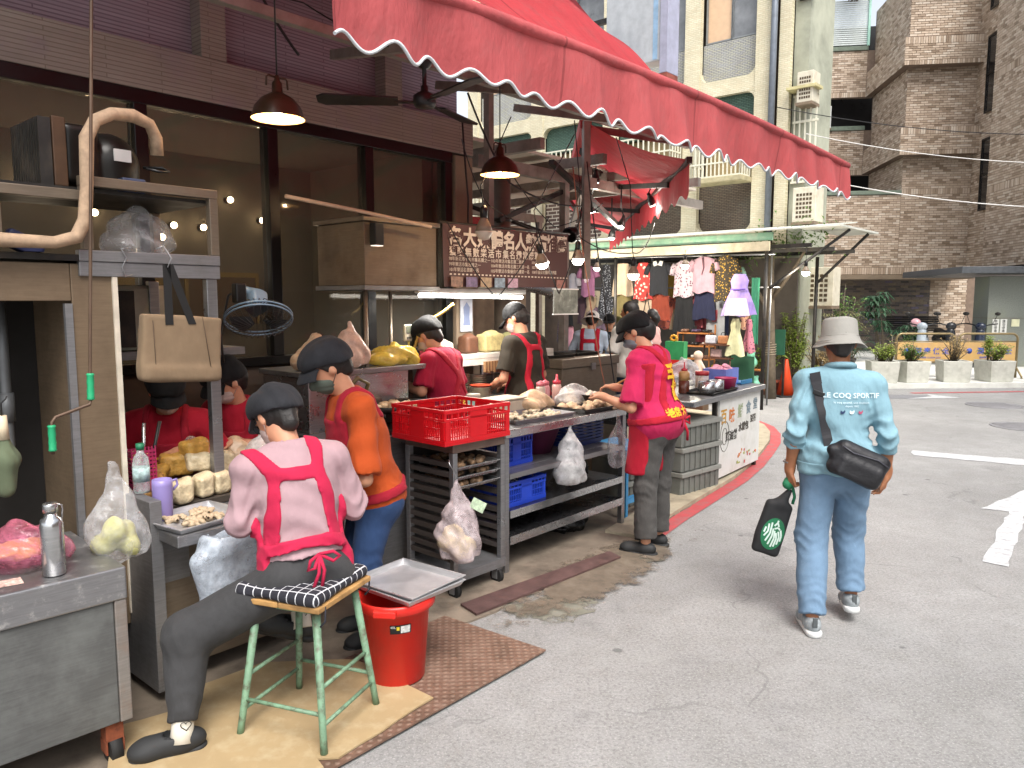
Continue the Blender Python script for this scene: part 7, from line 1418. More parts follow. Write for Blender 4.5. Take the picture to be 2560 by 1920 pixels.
# ---------------------------------------------------------------- standing worker in hot pink
f = Figure('person standing at the steel table in hot pink T-shirt, red apron and black cap', (.98, 5.08), -52, .985, .90, lean=10, hp=30, hy=-14, girth=1.10, h=.009)
f.limbs({-1: ((-.26, .06, 1.01), (-.20, .31, 1.06)), 1: ((.25, .10, 1.04), (.02, .34, 1.10))}, {-1: ((-.10, .03, .46), (-.12, .01, .09)), 1: ((.10, .03, .46), (.12, .04, .09))})
f.body({-1: ((.3, .85, .15), (.2, 0, -1), 40), 1: ((-.3, .85, .1), (0, 0, -1), 42)}, .008); f.trousers(cloth_mat('worn_grey_trousers', '#4a4846', .15, .6), .024, .05, None, .078, .005, 5); f.shirt(PINKT, .026, -.12, .92, .09, .015, .005, 8)
sk = SDF(f.lo, f.hi, .010); f.torso(sk, .034)
for q in (-1, 1): sk.cone(f.hip[q]+V3(0, .02, .02), f.kn[q]+V3(0, .05, .05), .115, .105, .08)
sk.below(V3(0, 0, .55), (0, 0, -1)); sk.below(V3(0, -.03, 0), (0, -1, 0)); sk.below(f.P+f.U*.40, f.U); sk.build('apron_front', REDA2, f.root, 1, wrinkle(.005, 8, (.8, .3, .2), 3))
f.over('apron_straps', REDA2, lambda x, y, z: union(np.maximum(union(seg_d(x, z, (-.13, .56), (.06, .30), .026), seg_d(x, z, (.13, .56), (-.06, .30), .026), seg_d(x, z, (.06, .30), (.12, .04), .024), seg_d(x, z, (-.06, .30), (-.12, .04), .024)), np.maximum(y-.02, np.abs(x)-.135)), np.maximum(np.abs(z-.03)-.024, -.3-y)), .009)
f.mark('毛', .17, YEL, f.shirtobj, (.04, .30), .012, .006, True, -8); f.mark('記', .12, YEL, f.shirtobj, (.05, .18), .012, .004, True, -8); f.mark('老店 大', .065, YEL, f.shirtobj, (-.03, .06), .012, .003)
b0 = f.P+f.U*.03+V3(.05, -.165, 0); mb = MB()
for pts in ([(0, 0, 0), (-.05, -.02, .02), (-.06, -.02, -.03), (0, 0, 0)], [(0, 0, 0), (.05, -.02, .02), (.06, -.02, -.03), (0, 0, 0)], [(0, 0, 0), (.02, -.025, -.08), (.03, -.02, -.14)]): mb.tube([Vector(p)+b0 for p in pts], .009, 6)
mb.build('apron_bow', REDA2, f.root); f.hair(HAIR, .03, -.08); f.cap(BLKC); f.mask(MASKB); f.glasses()
for q in (-1, 1): f.shoe(q, (-.15 if q < 0 else .1, 1), CLOGM, None, .27)
o = MB().cyl((0, 0, 0), (.02, .01, .19), .008, .006, 8).build('wooden_spatula', mat('bamboo', '#b3834a', .6)); tag(o, 'thin bamboo spatula held by the pink shirt worker', 'spatula'); o.location = f.root.matrix_basis @ V3(.03, .40, 1.09); o.rotation_euler = (R(60), R(20), R(70))
# ---------------------------------------------------------------- the man walking away
f = Figure('person walking away in light blue sweatshirt, jeans and pale bucket hat', (1.70, 3.93), 9, .975, .875, lean=3, hp=6, girth=1.06, h=.009, skin=SKIND, hyt=0)
f.limbs({-1: ((-.222, -.05, 1.03), (-.230, .02, .82)), 1: ((.222, -.06, 1.02), (.245, .0, .81))}, {-1: ((-.115, -.02, .46), (-.13, -.17, .095)), 1: ((.105, .12, .47), (.115, .05, .145))})
f.body({-1: ((.0, .12, -1), (1, .1, 0), 52, 1, 1, 25), 1: ((-.10, .15, -1), (-1, .2, 0), 32, 1, 1, 20)}, .007)
f.trousers(cloth_mat('light_blue_denim', '#6a849d', .10, .4), .022, .06, {-1: 1.0, 1: .97}, .072, .007, 9, .008); 
SWB = cloth_mat('sky_blue_sweatshirt', '#7c9fac', .04, .5); f.shirt(SWB, .020, -.03, 1.42, .048, .010, .008, 10, puff=.004); PIPE = mat('pale_rib', '#a3cbd8', .8)
MB().tube([f.N+f.U*.022+f.M @ V3(.066*math.cos(a*.2618), .066*math.sin(a*.2618)-.004, -.012*math.sin(a*.2618)) for a in range(24)], .016, 8, True).build('collar', SWB, f.root); f.over('hem_rib', SWB, lambda x, y, z: slab_d(z, -.045, .02), .004)
f.mark('LE COQ SPORTIF', .036, mat('white_print', '#cfe3ea', .7), f.shirtobj, (.035, .365), .005, .0006); f.mark('le coq sportif, une tradition', .016, MATS['white_print'], f.shirtobj, (.035, .330), .005); f.mark('depuis 1882', .014, MATS['white_print'], f.shirtobj, (.035, .312), .005)
def bird(): return MB().add([(-.012, -.004, 0), (-.004, -.010, 0), (.006, -.008, 0), (.012, .002, 0), (.010, .012, 0), (.004, .004, 0), (-.004, .003, 0), (-.010, .010, 0)], [tuple(range(8))]).mesh('bird')
for k, (x, col) in enumerate(((-.045, '#1d3358'), (0, '#dfeaf0'), (.045, '#b0506c'))):
    me = bird(); 
    for v in me.vertices: v.co.x += x
    f.mark(me, 0, mat('bird_%d' % k, col, .7), f.shirtobj, (.035, .282), .005)
f.hair(HAIRG, 0, -.055, .02)
hat = MB(); prof = [(.001, .128), (.05, .126), (.078, .116), (.086, .105), (.094, .030), (.097, .022), (.112, -.002), (.134, -.030), (.137, -.034), (.133, -.034), (.110, -.008), (.093, .018), (.001, .020)]
hat.lathe(prof, 0, -.012, 60, 0, 1, 1.12, None); hat.v = [tuple(f.hd(v[0]*(1+.035*noise.noise((v[0]*14, v[1]*14, v[2]*9))), v[1]*(1+.035*noise.noise((v[0]*14+5, v[1]*14, v[2]*9))), v[2]+.010*noise.noise((v[0]*11, v[1]*11, 3.3))+(.006*math.sin(math.atan2(v[1], v[0])*3) if v[2] < .01 else 0))) for v in hat.v]; ho = hat.build('bucket_hat', mat('pale_canvas', '#8b8983', .85, var=.06, bump=.4, bscale=25, bdist=.006), f.root)
for r, z in ((.0985, .021), (.117, -.008), (.127, -.020)): MB().tube([f.hd(r*math.cos(a*.2094), -.012+r*1.12*math.sin(a*.2094), z) for a in range(30)], .0014, 4, True).build('stitching', mat('hat_seam', '#85827b', .8), ho)
GREYS = mat('grey_mesh_shoe', '#8b9194', .8, var=.3, scale=40, bump=.4); WSOLE = mat('white_sole', '#c9cbca', .6, var=.06)
for q in (-1, 1):
    so = f.shoe(q, (-.05 if q < 0 else .12, 1), GREYS, WSOLE, .28, 0 if q < 0 else 8)
    MB().box(-.012, .012, -.004, .004, -.02, .03, Matrix.Translation(f.an[q]+V3(0, -.072, -.02))).build('heel_tab', mat('dark_tab', '#4d5254', .7), so, .003)
w = f.wr[-1]; MB().tube([w+V3(.030*math.cos(a*.5236), .030*math.sin(a*.5236), .035) for a in range(12)], .008, 6, True).build('wrist_watch', STEEL, f.root)
# crossbody bag: strap over the left shoulder, pouch at the right hip
bg_ = thing('shoulder_bag', 'black nylon crossbody bag hanging at the walking man right hip', 'bag', tuple(f.root.location), -R(9), None, False); BAGM = mat('black_nylon', '#17171b', .5, var=.25, scale=10, bump=.5, bscale=25, bdist=.01)
s = SDF((-.12, -.40, .62), (.42, -.08, 1.06), .008); Mg = Matrix.Rotation(R(24), 3, 'Y'); s.box((.05, -.185, .89), (.135, .045, .09), Mg, .045); s.box((.05, -.222, .858), (.11, .025, .055), Mg, .025, .015); s.cone((-.07, -.185, .965), (.17, -.185, .895), .03, .026, .03); s.build('pouch', BAGM, bg_, 1, wrinkle(.005, 14, (1, .2, .7), 4))
MB().tube([V3(.05, -.236, .89)+Mg @ V3(x, 0, .055+.008*math.sin(x*30)) for x in (-.12, -.06, 0, .06, .12)], .004, 5).build('zip', mat('zip_grey', '#3c3c44', .4), bg_)
bv = f.bvh(f.shirtobj); sp = []
for i in range(26):
    u = i/25; p = V3(-.140, 0, 1.335).lerp(V3(-.07, 0, .96), u); hit = bv.ray_cast(V3(p.x, -.6, p.z), V3(0, 1, 0)); y = hit[0].y-.005 if hit[0] is not None else -.12; sp.append(V3(p.x, y, p.z))
sp = [V3(p.x, sum(sp[j].y for j in range(max(i-3, 0), min(i+4, 26)))/(min(i+4, 26)-max(i-3, 0))-.004, p.z) for i, p in enumerate(sp)]; rt = V3(.97, 0, .22); sb = MB(); 
for i in range(25):
    wv = .023 if i > 3 else .026; a, b = sp[i], sp[i+1]; sb.add([a-rt*wv, a+rt*wv, b+rt*wv, b-rt*wv, a-rt*wv+V3(0, .004, 0), a+rt*wv+V3(0, .004, 0), b+rt*wv+V3(0, .004, 0), b-rt*wv+V3(0, .004, 0)], [(0, 1, 2, 3), (7, 6, 5, 4), (0, 3, 7, 4), (1, 5, 6, 2)])
sb.build('strap', mat('black_strap', '#1e1e23', .7), bg_); a = sp[7]; MB().box(-.03, .03, -.008, .0, -.012, .012, Matrix.Translation(a) @ Matrix.Rotation(R(20), 4, 'Y')).build('buckle', BLACK, bg_, .003)
# cloth tote in the left hand
hb = f.wr[-1]+V3(.0, .03, -.10); hw = f.root.matrix_basis @ hb
tb = thing('black_carrier_bag', 'small black carrier bag with round green and white emblem in the walking man left hand', 'bag', (hw.x-.03, hw.y-.02, hw.z-.36), -R(9)+R(8), None, False); s = SDF((-.22, -.08, -.08), (.22, .08, .34), .007); Mt = Matrix.Rotation(R(16), 3, 'Y'); s.box((-.055, 0, .13), (.075, .028, .15), Mt, .025); s.cone((-.01, 0, .27), (.03, 0, .33), .035, .018, .03); bo = s.build('bag_body', mat('black_felt', '#17181a', .8, var=.2), tb, 1, wrinkle(.004, 14, (1, .2, .4), 2)); me = bo.data; bv = BVHTree.FromPolygons([v.co for v in me.vertices], [tuple(p.vertices) for p in me.polygons])
def disc(rx, rz, cx=0, cz=0, n=28): return MB().add([(cx, cz, 0)]+[(cx+rx*math.cos(6.2832*i/n), cz+rz*math.sin(6.2832*i/n), 0) for i in range(n)], [(0, 1+i, 1+(i+1) % n) for i in range(n)]).mesh('disc')
og = V3(-.06, 0, .105); rgt, upv = Mt @ V3(1, 0, 0), Mt @ V3(0, 0, 1); decal('emblem', disc(.062, .088), mat('emblem_green', '#10623e', .7), tb, bv, og, rgt, upv, .003)
WP = mat('emblem_white', '#b9ccc2', .7)
def stripe(pts, wd):
    mb = MB(); L = [Vector((p[0], p[1], 0)) for p in pts]
    for i in range(len(L)-1):
        d = (L[i+1]-L[i]).normalized(); nn_ = V3(-d.y, d.x, 0)*wd; mb.add([L[i]-nn_, L[i]+nn_, L[i+1]+nn_, L[i+1]-nn_], [(0, 1, 2, 3)])
    return mb.mesh('stripe')
for pts in ([(-.045, -.02), (-.03, .01), (-.035, .05)], [(-.03, -.045), (-.016, .0), (-.02, .06)], [(-.012, -.06), (-.002, -.01), (-.006, .03)], [(.006, -.07), (.012, -.02), (.004, .02)], [(.02, -.065), (.024, -.02), (.014, .01)], [(.034, -.05), (.036, -.01), (.024, .02)], [(.046, -.03), (.046, .0), (.034, .03)], [(-.004, .045), (.008, .066), (.02, .045)], [(.0, .03), (.018, .04), (.03, .03)], [(.008, .066), (.008, .078)], [(-.05, .0), (-.046, .03)]): decal('emblem_stripe', stripe(pts, .0045), WP, tb, bv, og, rgt, upv, .005)
MB().tube([(.02, 0, .31), (.03, -.005, .35), (.02, .0, .38), (.045, 0, .36), (.06, 0, .30), (.05, 0, .26)], .008, 6).build('handle', mat('green_webbing', '#1c6b48', .7), tb)
s = SDF((-.06, -.06, .28), (.1, .06, .44), .006); s.ell((.025, -.005, .375), (.035, .028, .035), None, .01); s.build('folded_flap', MATS['green_webbing'], tb, 1, wrinkle(.003, 40, (1, .5, .5)))
# ---------------------------------------------------------------- customers, stall keepers and a mannequin farther back
f = Figure('person in white short sleeved shirt seen from behind near the clothes shop', (1.32, 8.5), -25, 1.0, .92, hy=-30, h=.014, skin=SKIND); f.limbs({-1: ((-.26, -.02, 1.10), (-.24, .1, .88)), 1: ((.26, 0, 1.1), (.2, .15, .95))}, {-1: ((-.1, .02, .48), (-.1, 0, .09)), 1: ((.1, .02, .48), (.1, 0, .09))})
f.body({-1: ((0, .2, -1), (1, 0, 0), 30), 1: ((0, .5, -1), (-1, 0, 0), 30)}, .012); f.trousers(cloth_mat('dark_jeans', '#22324a')); f.shirt(cloth_mat('white_shirt', '#c3c0b8', .05), .026, -.08, .9, .085, .01, .005, 11); f.hair(HAIR, 0, -.05, .05); f.over('bag_strap', BLKC, lambda x, y, z: np.maximum(seg_d(x, z, (-.12, .55), (.10, .05), .03), y-.05), .008)
for q in (-1, 1): f.shoe(q, (0, 1), BLKC)
f = Figure('person in white sun hat and pale shirt with red apron straps near the hanging clothes', (.98, 9.6), 15, .96, .88, lean=8, hp=20, h=.014); f.limbs({-1: ((-.26, .05, 1.05), (-.15, .25, 1.0)), 1: ((.26, .05, 1.05), (.15, .25, 1.0))}, {-1: ((-.1, .02, .46), (-.1, 0, .09)), 1: ((.1, .02, .46), (.1, 0, .09))})
f.body({-1: ((0, 1, 0), (0, 0, -1), 30), 1: ((0, 1, 0), (0, 0, -1), 30)}, .012); f.trousers(CHAR); f.shirt(cloth_mat('pale_blue_shirt', '#a9b6c6', .06), .026, -.08, 1.3, .07, .01, .005, 12); f.over('apron_straps', REDA2, lambda x, y, z: np.maximum(union(np.abs(np.abs(x)-.1)-.03, np.maximum(np.abs(z-.36)-.03, np.abs(x)-.1)), y-.02), .01); f.hair(HAIR, 0, -.06)
hat = MB(); hat.lathe([(.001, .125), (.06, .12), (.09, .09), (.095, .03), (.15, -.02), (.148, -.024), (.09, .024), (.001, .03)], 0, -.01, 24); hat.v = [tuple(f.hd(*v)) for v in hat.v]; hat.build('sun_hat', mat('white_hat', '#cfc9c2', .8), f.root)
for q in (-1, 1): f.shoe(q, (0, 1), CLOGM)
f = Figure('person in black cap and sunglasses holding a tablet between the two customers', (1.35, 10.6), 200, .93, .86, h=.014); f.limbs({-1: ((-.25, .05, 1.0), (-.12, .26, 1.08)), 1: ((.25, .05, 1.0), (.12, .26, 1.08))}, {-1: ((-.1, .02, .45), (-.1, 0, .09)), 1: ((.1, .02, .45), (.1, 0, .09))})
f.body({-1: ((.2, .8, .3), (0, .2, -1), 30), 1: ((-.2, .8, .3), (0, .2, -1), 30)}, .012); f.trousers(CHAR); f.shirt(cloth_mat('tan_jacket', '#8f7a5c'), .028, -.08, 1.8, .05, .01, .005, 13); f.hair(); f.cap(BLKC, 'ball'); f.glasses()
for q in (-1, 1): f.shoe(q, (0, 1), BLKC)
o = MB().box(-.09, .09, -.006, .006, -.13, .13).build('tablet', mat('tablet_back', '#1d2226', .3)); tag(o, 'dark tablet held up by the person in black cap', 'tablet'); o.location = f.root.matrix_basis @ V3(0, .30, 1.16); o.rotation_euler.z = R(-200)
f = Figure('mannequin with dark bob hair in pale pink top among the hanging clothes', (2.05, 11.2), -60, .95, .89, h=.014); f.limbs({-1: ((-.24, 0, 1.05), (-.22, .06, .82)), 1: ((.24, 0, 1.05), (.22, .06, .82))}, {-1: ((-.1, .02, .46), (-.1, 0, .09)), 1: ((.1, .02, .46), (.1, 0, .09))})  # shop mannequin, shaped with the person builder
f.body({-1: ((0, .1, -1), (1, 0, 0), 25), 1: ((0, .1, -1), (-1, 0, 0), 25)}, .012); f.trousers(cloth_mat('grey_skirt_cloth', '#6d6a68')); f.shirt(cloth_mat('salmon_pink_top', '#c49a94', .06), .022, -.06, .9, .08, .01, .004, 14); f.hair(HAIR, .05, -.12)
for q in (-1, 1): f.shoe(q, (0, 1), BLKC)
# ================================================================= CLOTHES SHOP ACROSS THE LANE, PLANTS, BARRIERS
t = thing('shop_canopy', 'low sheet roof with green and cream fascia over the clothes shop', 'canopy', (11.4, 4.4, 0), -R(90))
# local: x = -(stall y - 4.4), y = stall x - 11.4
FASC = mat('cream_fascia', '#b8ae93', .7, var=.15, dirt=('#7a7158', .6, 5)); GRNF = mat('mint_green_sheet', '#7fa98c', .6, var=.15, dirt=('#c9c9b4', .6, 4)); SHW = mat('white_sheet_roof', '#cfd0c6', .6, var=.08, dirt=('#a5a58f', .5, 3))
MB().box(-5.6, -.35, 0, .04, 2.46, 2.60).build('fascia_board', FASC, t, .006); MB().box(-5.6, -.33, .05, .10, 2.62, 2.74).build('green_fascia', GRNF, t, .006)
for i in range(14): MB().box(-5.6+i*.40, -5.6+i*.40+.395, .0, 3.0, 0, .02, Matrix.Translation((0, 0, 2.76)) @ Matrix.Rotation(R(6), 4, 'X')).build('roof_sheet', SHW, t)
MB().box(-.30, .35, 1.0, 3.0, 2.86, 2.89, ).build('side_roof_sheet', SHW, t)
for y in (.2, 1.2, 2.2): MB().box(-5.5, .2, y, y+.05, 2.50, 2.56).build('purlin', DKMET, t)
for x, y in ((-5.4, .15), (-3.2, .15), (-.45, .15), (-.4, 2.2)): MB().cyl((x, y, 0), (x, y, 2.46), .03, n=10).build('post', DKMET, t)
for a, b in (((-.4, .2, 1.9), (.3, 1.6, 2.84)), ((-.4, 2.2, 2.0), (.3, 2.6, 2.84))): MB().cyl(a, b, .025, n=8).build('brace', DKMET, t)
MB().box(-5.6, -1.0, 2.9, 2.96, 0, 2.5).build('back_wall', mat('shop_back_dark', '#6a625a', .8, var=.3, scale=2), t)
t = thing('clothes_rail', 'long metal rail of the clothes shop crossing under the canopy', 'clothes rail', (12.0, 6.9, 0), -R(90)); MB().cyl((-2.3, 0, 2.50), (2.0, 0, 2.44), .014, n=8).build('rail', STEEL, t); MB().cyl((-2.3, .25, 1.95), (2.0, .25, 1.92), .012, n=8).build('lower_rail', STEEL, t)
for x in (-2.2, -.3, 1.9): MB().cyl((x, .12, 0), (x, .12, 2.47), .016, n=8).build('upright', STEEL, t)
def m_pattern(name, base, kind):
    if name in MATS: return MATS[name]
    t = NT(name); co = t.coord(); k = c(base)
    if kind in ('flower', 'flower2', 'dots', 'bead'):
        v = t.add('ShaderNodeTexVoronoi'); v.inputs['Scale'].default_value = {'flower': 14, 'flower2': 24, 'dots': 30, 'bead': 34}[kind]; t.link(co, v.inputs[0]); col2 = {'flower': '#cfc2b6', 'flower2': '#6d4a5c', 'dots': '#b8933a', 'bead': '#9fa3ad'}[kind]
        t.base(t.mix(t.ramp(v.outputs['Distance'], [(.28, (1, 1, 1, 1)), (.36, (0, 0, 0, 1))]), k, c(col2)))
    else: t.base(t.ramp(t.noise(co, 9, 4), [(.3, sc4(k, .85)), (.7, sc4(k, 1.12))]))
    t.set(Roughness=.85); t.bump(t.noise(t.coord(scale=(1, 1, .25)), 26, 3), .6, .03); MATS[name] = t.m; return t.m
def garment(kind, label, cat, col, x, y, z0, h, w, pat, idx):
    t = thing('hanging_garment', label, cat, (x, y, z0), -R(90), 'clothes hung at the shop'); m = m_pattern('garment_%d' % idx, col, pat)
    prof = {'tee': [(0, .40), (.25, .38), (.6, .37), (.8, .40), (.93, .36), (1, .14)], 'tank': [(0, .46), (.3, .42), (.65, .36), (.85, .34), (1, .22)], 'dress': [(0, .5), (.25, .42), (.5, .30), (.66, .22), (.85, .26), (1, .16)], 'skirt': [(0, .5), (.4, .46), (.85, .38), (1, .36)], 'trousers': [(0, .48), (.5, .44), (.8, .40), (1, .38)], 'towel': [(0, .5), (.5, .48), (1, .5)]}[kind]
    def hw(v):
        for (a, p), (b, q) in zip(prof, prof[1:]):
            if v <= b: return (p+(q-p)*(v-a)/(b-a))*w
        return prof[-1][1]*w
    ph = idx*1.3; fq = 26 if pat == 'pleat' else 9
    def sheet_(sg):
        def fn(u, v):
            b = math.sin(math.pi*min(max(u, 0), 1))**.6; wv = .012*math.sin(fq*u+ph+v*2)*(1.2-v)
            return Vector(((u-.5)*2*hw(v), sg*.035*b+wv, h*v+(.02*math.sin(9*u+ph) if v < .01 else 0)))
        return fn
    mb = MB().grid(sheet_(-1), 18, 12).grid(sheet_(1), 18, 12)
    if kind == 'trousers':
        mb = MB()
        for e in (-1, 1): mb.tube([(e*.23*w, 0, 0), (e*.22*w, .005, h*.5), (e*.18*w, 0, h*.8), (e*.15*w, 0, h)], [.22*w, .22*w, .21*w, .2*w], 12)
        mb.v = [(p[0], p[1]*.35, p[2]) for p in mb.v]
    mb.build('cloth', m, t)
    if kind == 'tee':
        for e in (-1, 1): MB().tube([(e*.34*w, 0, h*.90), (e*.44*w, 0, h*.78), (e*.50*w, .005, h*.62)], [.05, .055, .06], 8).build('sleeve', m, t)
    if pat == 'collar':
        for e in (-1, 1): MB().prism([(0, h*.90), (e*.16*w, h*.86), (e*.20*w, h*1.0), (e*.08*w, h*1.02)], -.045, -.03).build('collar', PAPERW, t, fix=True)
    if pat == 'tie': MB().tube([(0, -.045, h*.98), (.02, -.05, h*.7), (-.01, -.05, h*.5)], [.02, .012, .006], 6).build('neck_tie', cloth_mat('mauve_tie', '#6b4f58'), t)
    if pat in ('print', 'bow'): MB().grid(lambda u, v: Vector(((u-.5)*.26*w*(1 if v > .3 else .7), -.052, h*(.45+.28*v))), 3, 3).build('chest_print', mat('print_'+pat, '#a84a52' if pat == 'print' else '#c9b9c0', .8, var=.6, scale=50), t)
    if pat == 'lilac':
        MB().grid(lambda u, v: Vector(((u-.5)*2*hw(v*.42)*.72, -.062-.01*math.sin(u*20), h*.42*v)), 14, 4).build('white_panel', cloth_mat('white_tulle', '#cfcad6'), t); MB().tube([(-.2*w, -.05, h*.64), (0, -.06, h*.63), (.2*w, -.05, h*.64)], .012, 6).build('sash', cloth_mat('lilac_sash', '#7a62b8'), t)
    hg = MB().tube([(-.3*w, 0, h*.92), (0, 0, h+.02), (.3*w, 0, h*.92)], .006, 6).tube([(0, 0, h+.02), (0, 0, h+.06), (.015, 0, h+.08), (0, 0, h+.10)], .003, 5).build('hanger', DKMET, t)
    return t
GARMENTS = [
('tee', 'grey t-shirt with small print at the left end of the clothes rail', 'T-shirt', '#9a97a0', 12.0, 8.87, 1.59, 0.64, 0.29, ''),
('tee', 'purple and pink T-shirt with bow print on the rail', 'T-shirt', '#8a5a78', 12.0, 8.52, 1.79, 0.57, 0.43, 'bow'),
('dress', 'long black beaded dress on the rail', 'dress', '#25262c', 12.1, 8.17, 1.35, 1.03, 0.42, 'bead'),
('tank', 'cream sleeveless blouse on the rail above an olive skirt', 'blouse', '#cbb59a', 12.0, 7.74, 1.8, 0.58, 0.5, ''),
('skirt', 'olive pleated skirt under the cream blouse', 'skirt', '#7d7148', 12.05, 7.76, 1.4, 0.41, 0.46, 'pleat'),
('tank', 'red and white floral sleeveless dress top', 'dress', '#b83a36', 12.0, 7.31, 1.72, 0.66, 0.44, 'flower'),
('trousers', 'cream trousers under the red floral top', 'trousers', '#b5a28c', 12.05, 7.28, 1.2, 0.52, 0.4, ''),
('tee', 'black T-shirt with white collar on the rail', 'T-shirt', '#24262c', 12.0, 6.99, 1.81, 0.58, 0.5, 'collar'),
('skirt', 'rust red pleated skirt under the white collared shirt', 'skirt', '#8a3a26', 12.05, 7.0, 1.37, 0.44, 0.47, 'pleat'),
('tee', 'white floral long blouse on the rail', 'blouse', '#c4b4bc', 12.0, 6.5, 1.77, 0.62, 0.48, 'flower2'),
('skirt', 'long black skirt under the white floral blouse', 'skirt', '#1c1d20', 12.05, 6.51, 1.14, 0.63, 0.44, 'pleat'),
('tee', 'pale pink tie neck blouse on the rail', 'blouse', '#b0909c', 11.95, 6.1, 1.84, 0.6, 0.53, 'tie'),
('skirt', 'navy skirt under the pink tie blouse', 'skirt', '#1e2340', 12.05, 6.13, 1.39, 0.45, 0.45, 'pleat'),
('tee', 'black top with yellow dotted body on the rail', 'blouse', '#3a3226', 11.95, 5.71, 1.7, 0.75, 0.46, 'dots'),
('dress', 'child party dress in lilac and white hanging in front', 'dress', '#a58fd0', 11.5, 5.25, 1.47, 0.65, 0.6, 'lilac'),
('towel', 'long green cloth hanging at the rail right end', 'cloth', '#2f7a5c', 11.9, 5.16, 1.0, 1.07, 0.14, ''),
('tee', 'salmon pink blouse on the lower row', 'blouse', '#b8646c', 12.2, 6.39, 1.26, 0.52, 0.45, ''),
('tee', 'grey T-shirt with red portrait print on the lower row', 'T-shirt', '#9b9fa3', 12.15, 5.96, 1.03, 0.71, 0.44, 'print'),
('tee', 'dusty purple T-shirt on the lower row', 'T-shirt', '#6d5a6a', 12.2, 8.28, 1.16, 0.44, 0.44, ''),
('dress', 'beige long dress hanging behind the white sun hat', 'dress', '#b09a80', 12.25, 8.62, 1.07, 0.77, 0.48, ''),
('tank', 'black tank top with white print at the left', 'tank top', '#151518', 12.2, 9.15, 1.2, 0.55, 0.34, 'bow'),
('trousers', 'pale pink trousers under the black tank top', 'trousers', '#c08a98', 12.25, 9.16, 0.6, 0.61, 0.34, ''),
('dress', 'small yellow and white child dress on the lower right', 'dress', '#c9c9a0', 11.6, 5.34, 0.83, 0.59, 0.34, ''),
('dress', 'small pink floral child dress on the lower right end', 'dress', '#c47a8a', 11.7, 5.16, 0.88, 0.53, 0.23, 'flower2'),
('tee', 'dark skirt suit half hidden at the rail left', 'jacket', '#4a3640', 12.3, 8.86, 1.25, 0.54, 0.29, ''),
('dress', 'black patterned trousers suit at far left of the rail', 'dress', '#2a2628', 12.3, 9.38, 0.87, 0.92, 0.25, 'flower2'),
('tee', 'white T-shirt hanging behind the cream blouse', 'T-shirt', '#c4c2be', 12.9, 8.12, 1.77, 0.63, 0.42, ''),
('dress', 'pale blue dress hanging behind the red floral top', 'dress', '#93a5b8', 12.9, 7.68, 1.77, 0.62, 0.47, 'flower2'),
('tank', 'mustard top hanging behind the collared black shirt', 'top', '#b08f3e', 12.9, 7.25, 1.68, 0.7, 0.39, ''),
('tee', 'grey blouse hanging behind the white floral blouse', 'blouse', '#8a8a8c', 12.9, 6.78, 1.77, 0.59, 0.32, ''),
('skirt', 'rose skirt hanging behind the pink tie blouse', 'skirt', '#b57a84', 12.9, 6.36, 1.77, 0.58, 0.31, ''),
('tee', 'mint T-shirt hanging behind the dotted black top', 'T-shirt', '#8fb8a4', 12.9, 6.01, 1.69, 0.65, 0.4, 'flower2'),
('dress', 'beige dress hanging left of the salmon blouse', 'dress', '#bba88e', 12.45, 6.85, 1.2, 0.58, 0.32, ''),
('tank', 'maroon top hanging between the salmon blouse and grey portrait shirt', 'top', '#6a2a34', 12.45, 6.32, 0.93, 0.77, 0.35, ''),
('tee', 'lavender blouse hanging above the shoe rack', 'blouse', '#9a8fb5', 12.45, 6.66, 1.21, 0.57, 0.31, ''),
('skirt', 'peach skirt hanging behind the child party dress', 'skirt', '#c99a80', 12.45, 5.53, 1.23, 0.55, 0.27, 'flower2'),
('tee', 'navy T-shirt hanging behind the ladder shelf', 'T-shirt', '#2a3350', 12.45, 5.99, 1.06, 0.64, 0.35, ''),
('dress', 'ivory dress hanging left of the dusty purple shirt', 'dress', '#cfc6b2', 12.45, 8.62, 1.27, 0.63, 0.44, ''),
('tank', 'olive top hanging behind the black beaded dress', 'top', '#6f6d48', 12.45, 8.21, 0.95, 0.84, 0.48, ''),
('tee', 'coral blouse hanging behind the mannequin in pink top', 'blouse', '#bf6a5a', 12.45, 7.08, 1.2, 0.59, 0.44, 'flower2')]
for i, g in enumerate(GARMENTS): garment(*g, i)
ORW = mat('orange_pine', '#b0713a', .6, var=.2)
t = thing('shoe_rack', 'orange wooden rack with pairs of shoes under the salmon blouse', 'shoe rack', (11.9, 6.24, 0), -R(90))
for z in (.70, .92, 1.14): MB().box(-.31, .31, 0, .22, z, z+.02).build('shelf', ORW, t)
for x in (-.31, .29):
    for y in (0, .20): MB().box(x, x+.02, y, y+.02, 0, 1.3 if y else 1.17).build('post', ORW, t)
k = 0
for z in (.722, .942, 1.162):
    for x in (-.2, 0, .2):
        s = SDF((-.08, -.15, -.01), (.08, .15, .1), .008); s.cone((-.03, -.06, .03), (-.03, .07, .035), .028, .026); s.cone((.035, -.06, .03), (.035, .07, .035), .028, .026); s.below((0, 0, .004), (0, 0, -1)); s.ell((-.03, .05, .075), (.02, .035, .03), neg=True); s.ell((.035, .05, .075), (.02, .035, .03), neg=True)
        o = s.build('pair_of_shoes', mat('shoe_col_%d' % (k % 4), ('#1c1b1c', '#c2bdb4', '#7a5a4a', '#4a3a52')[k % 4], .5)); r_, c_ = k//3, k % 3; tag(place(o, (12.0, 6.24-x, z), -R(90)), ('left', 'middle', 'right')[c_]+' pair of shoes on the '+('lower', 'middle', 'top')[r_]+' shelf of the orange rack', 'shoes', 'shoes on the orange rack'); k += 1
t = thing('ladder_shelf', 'dark wooden ladder shelf with handbags beside the shoe rack', 'shelf', (11.6, 5.68, 0), -R(90))
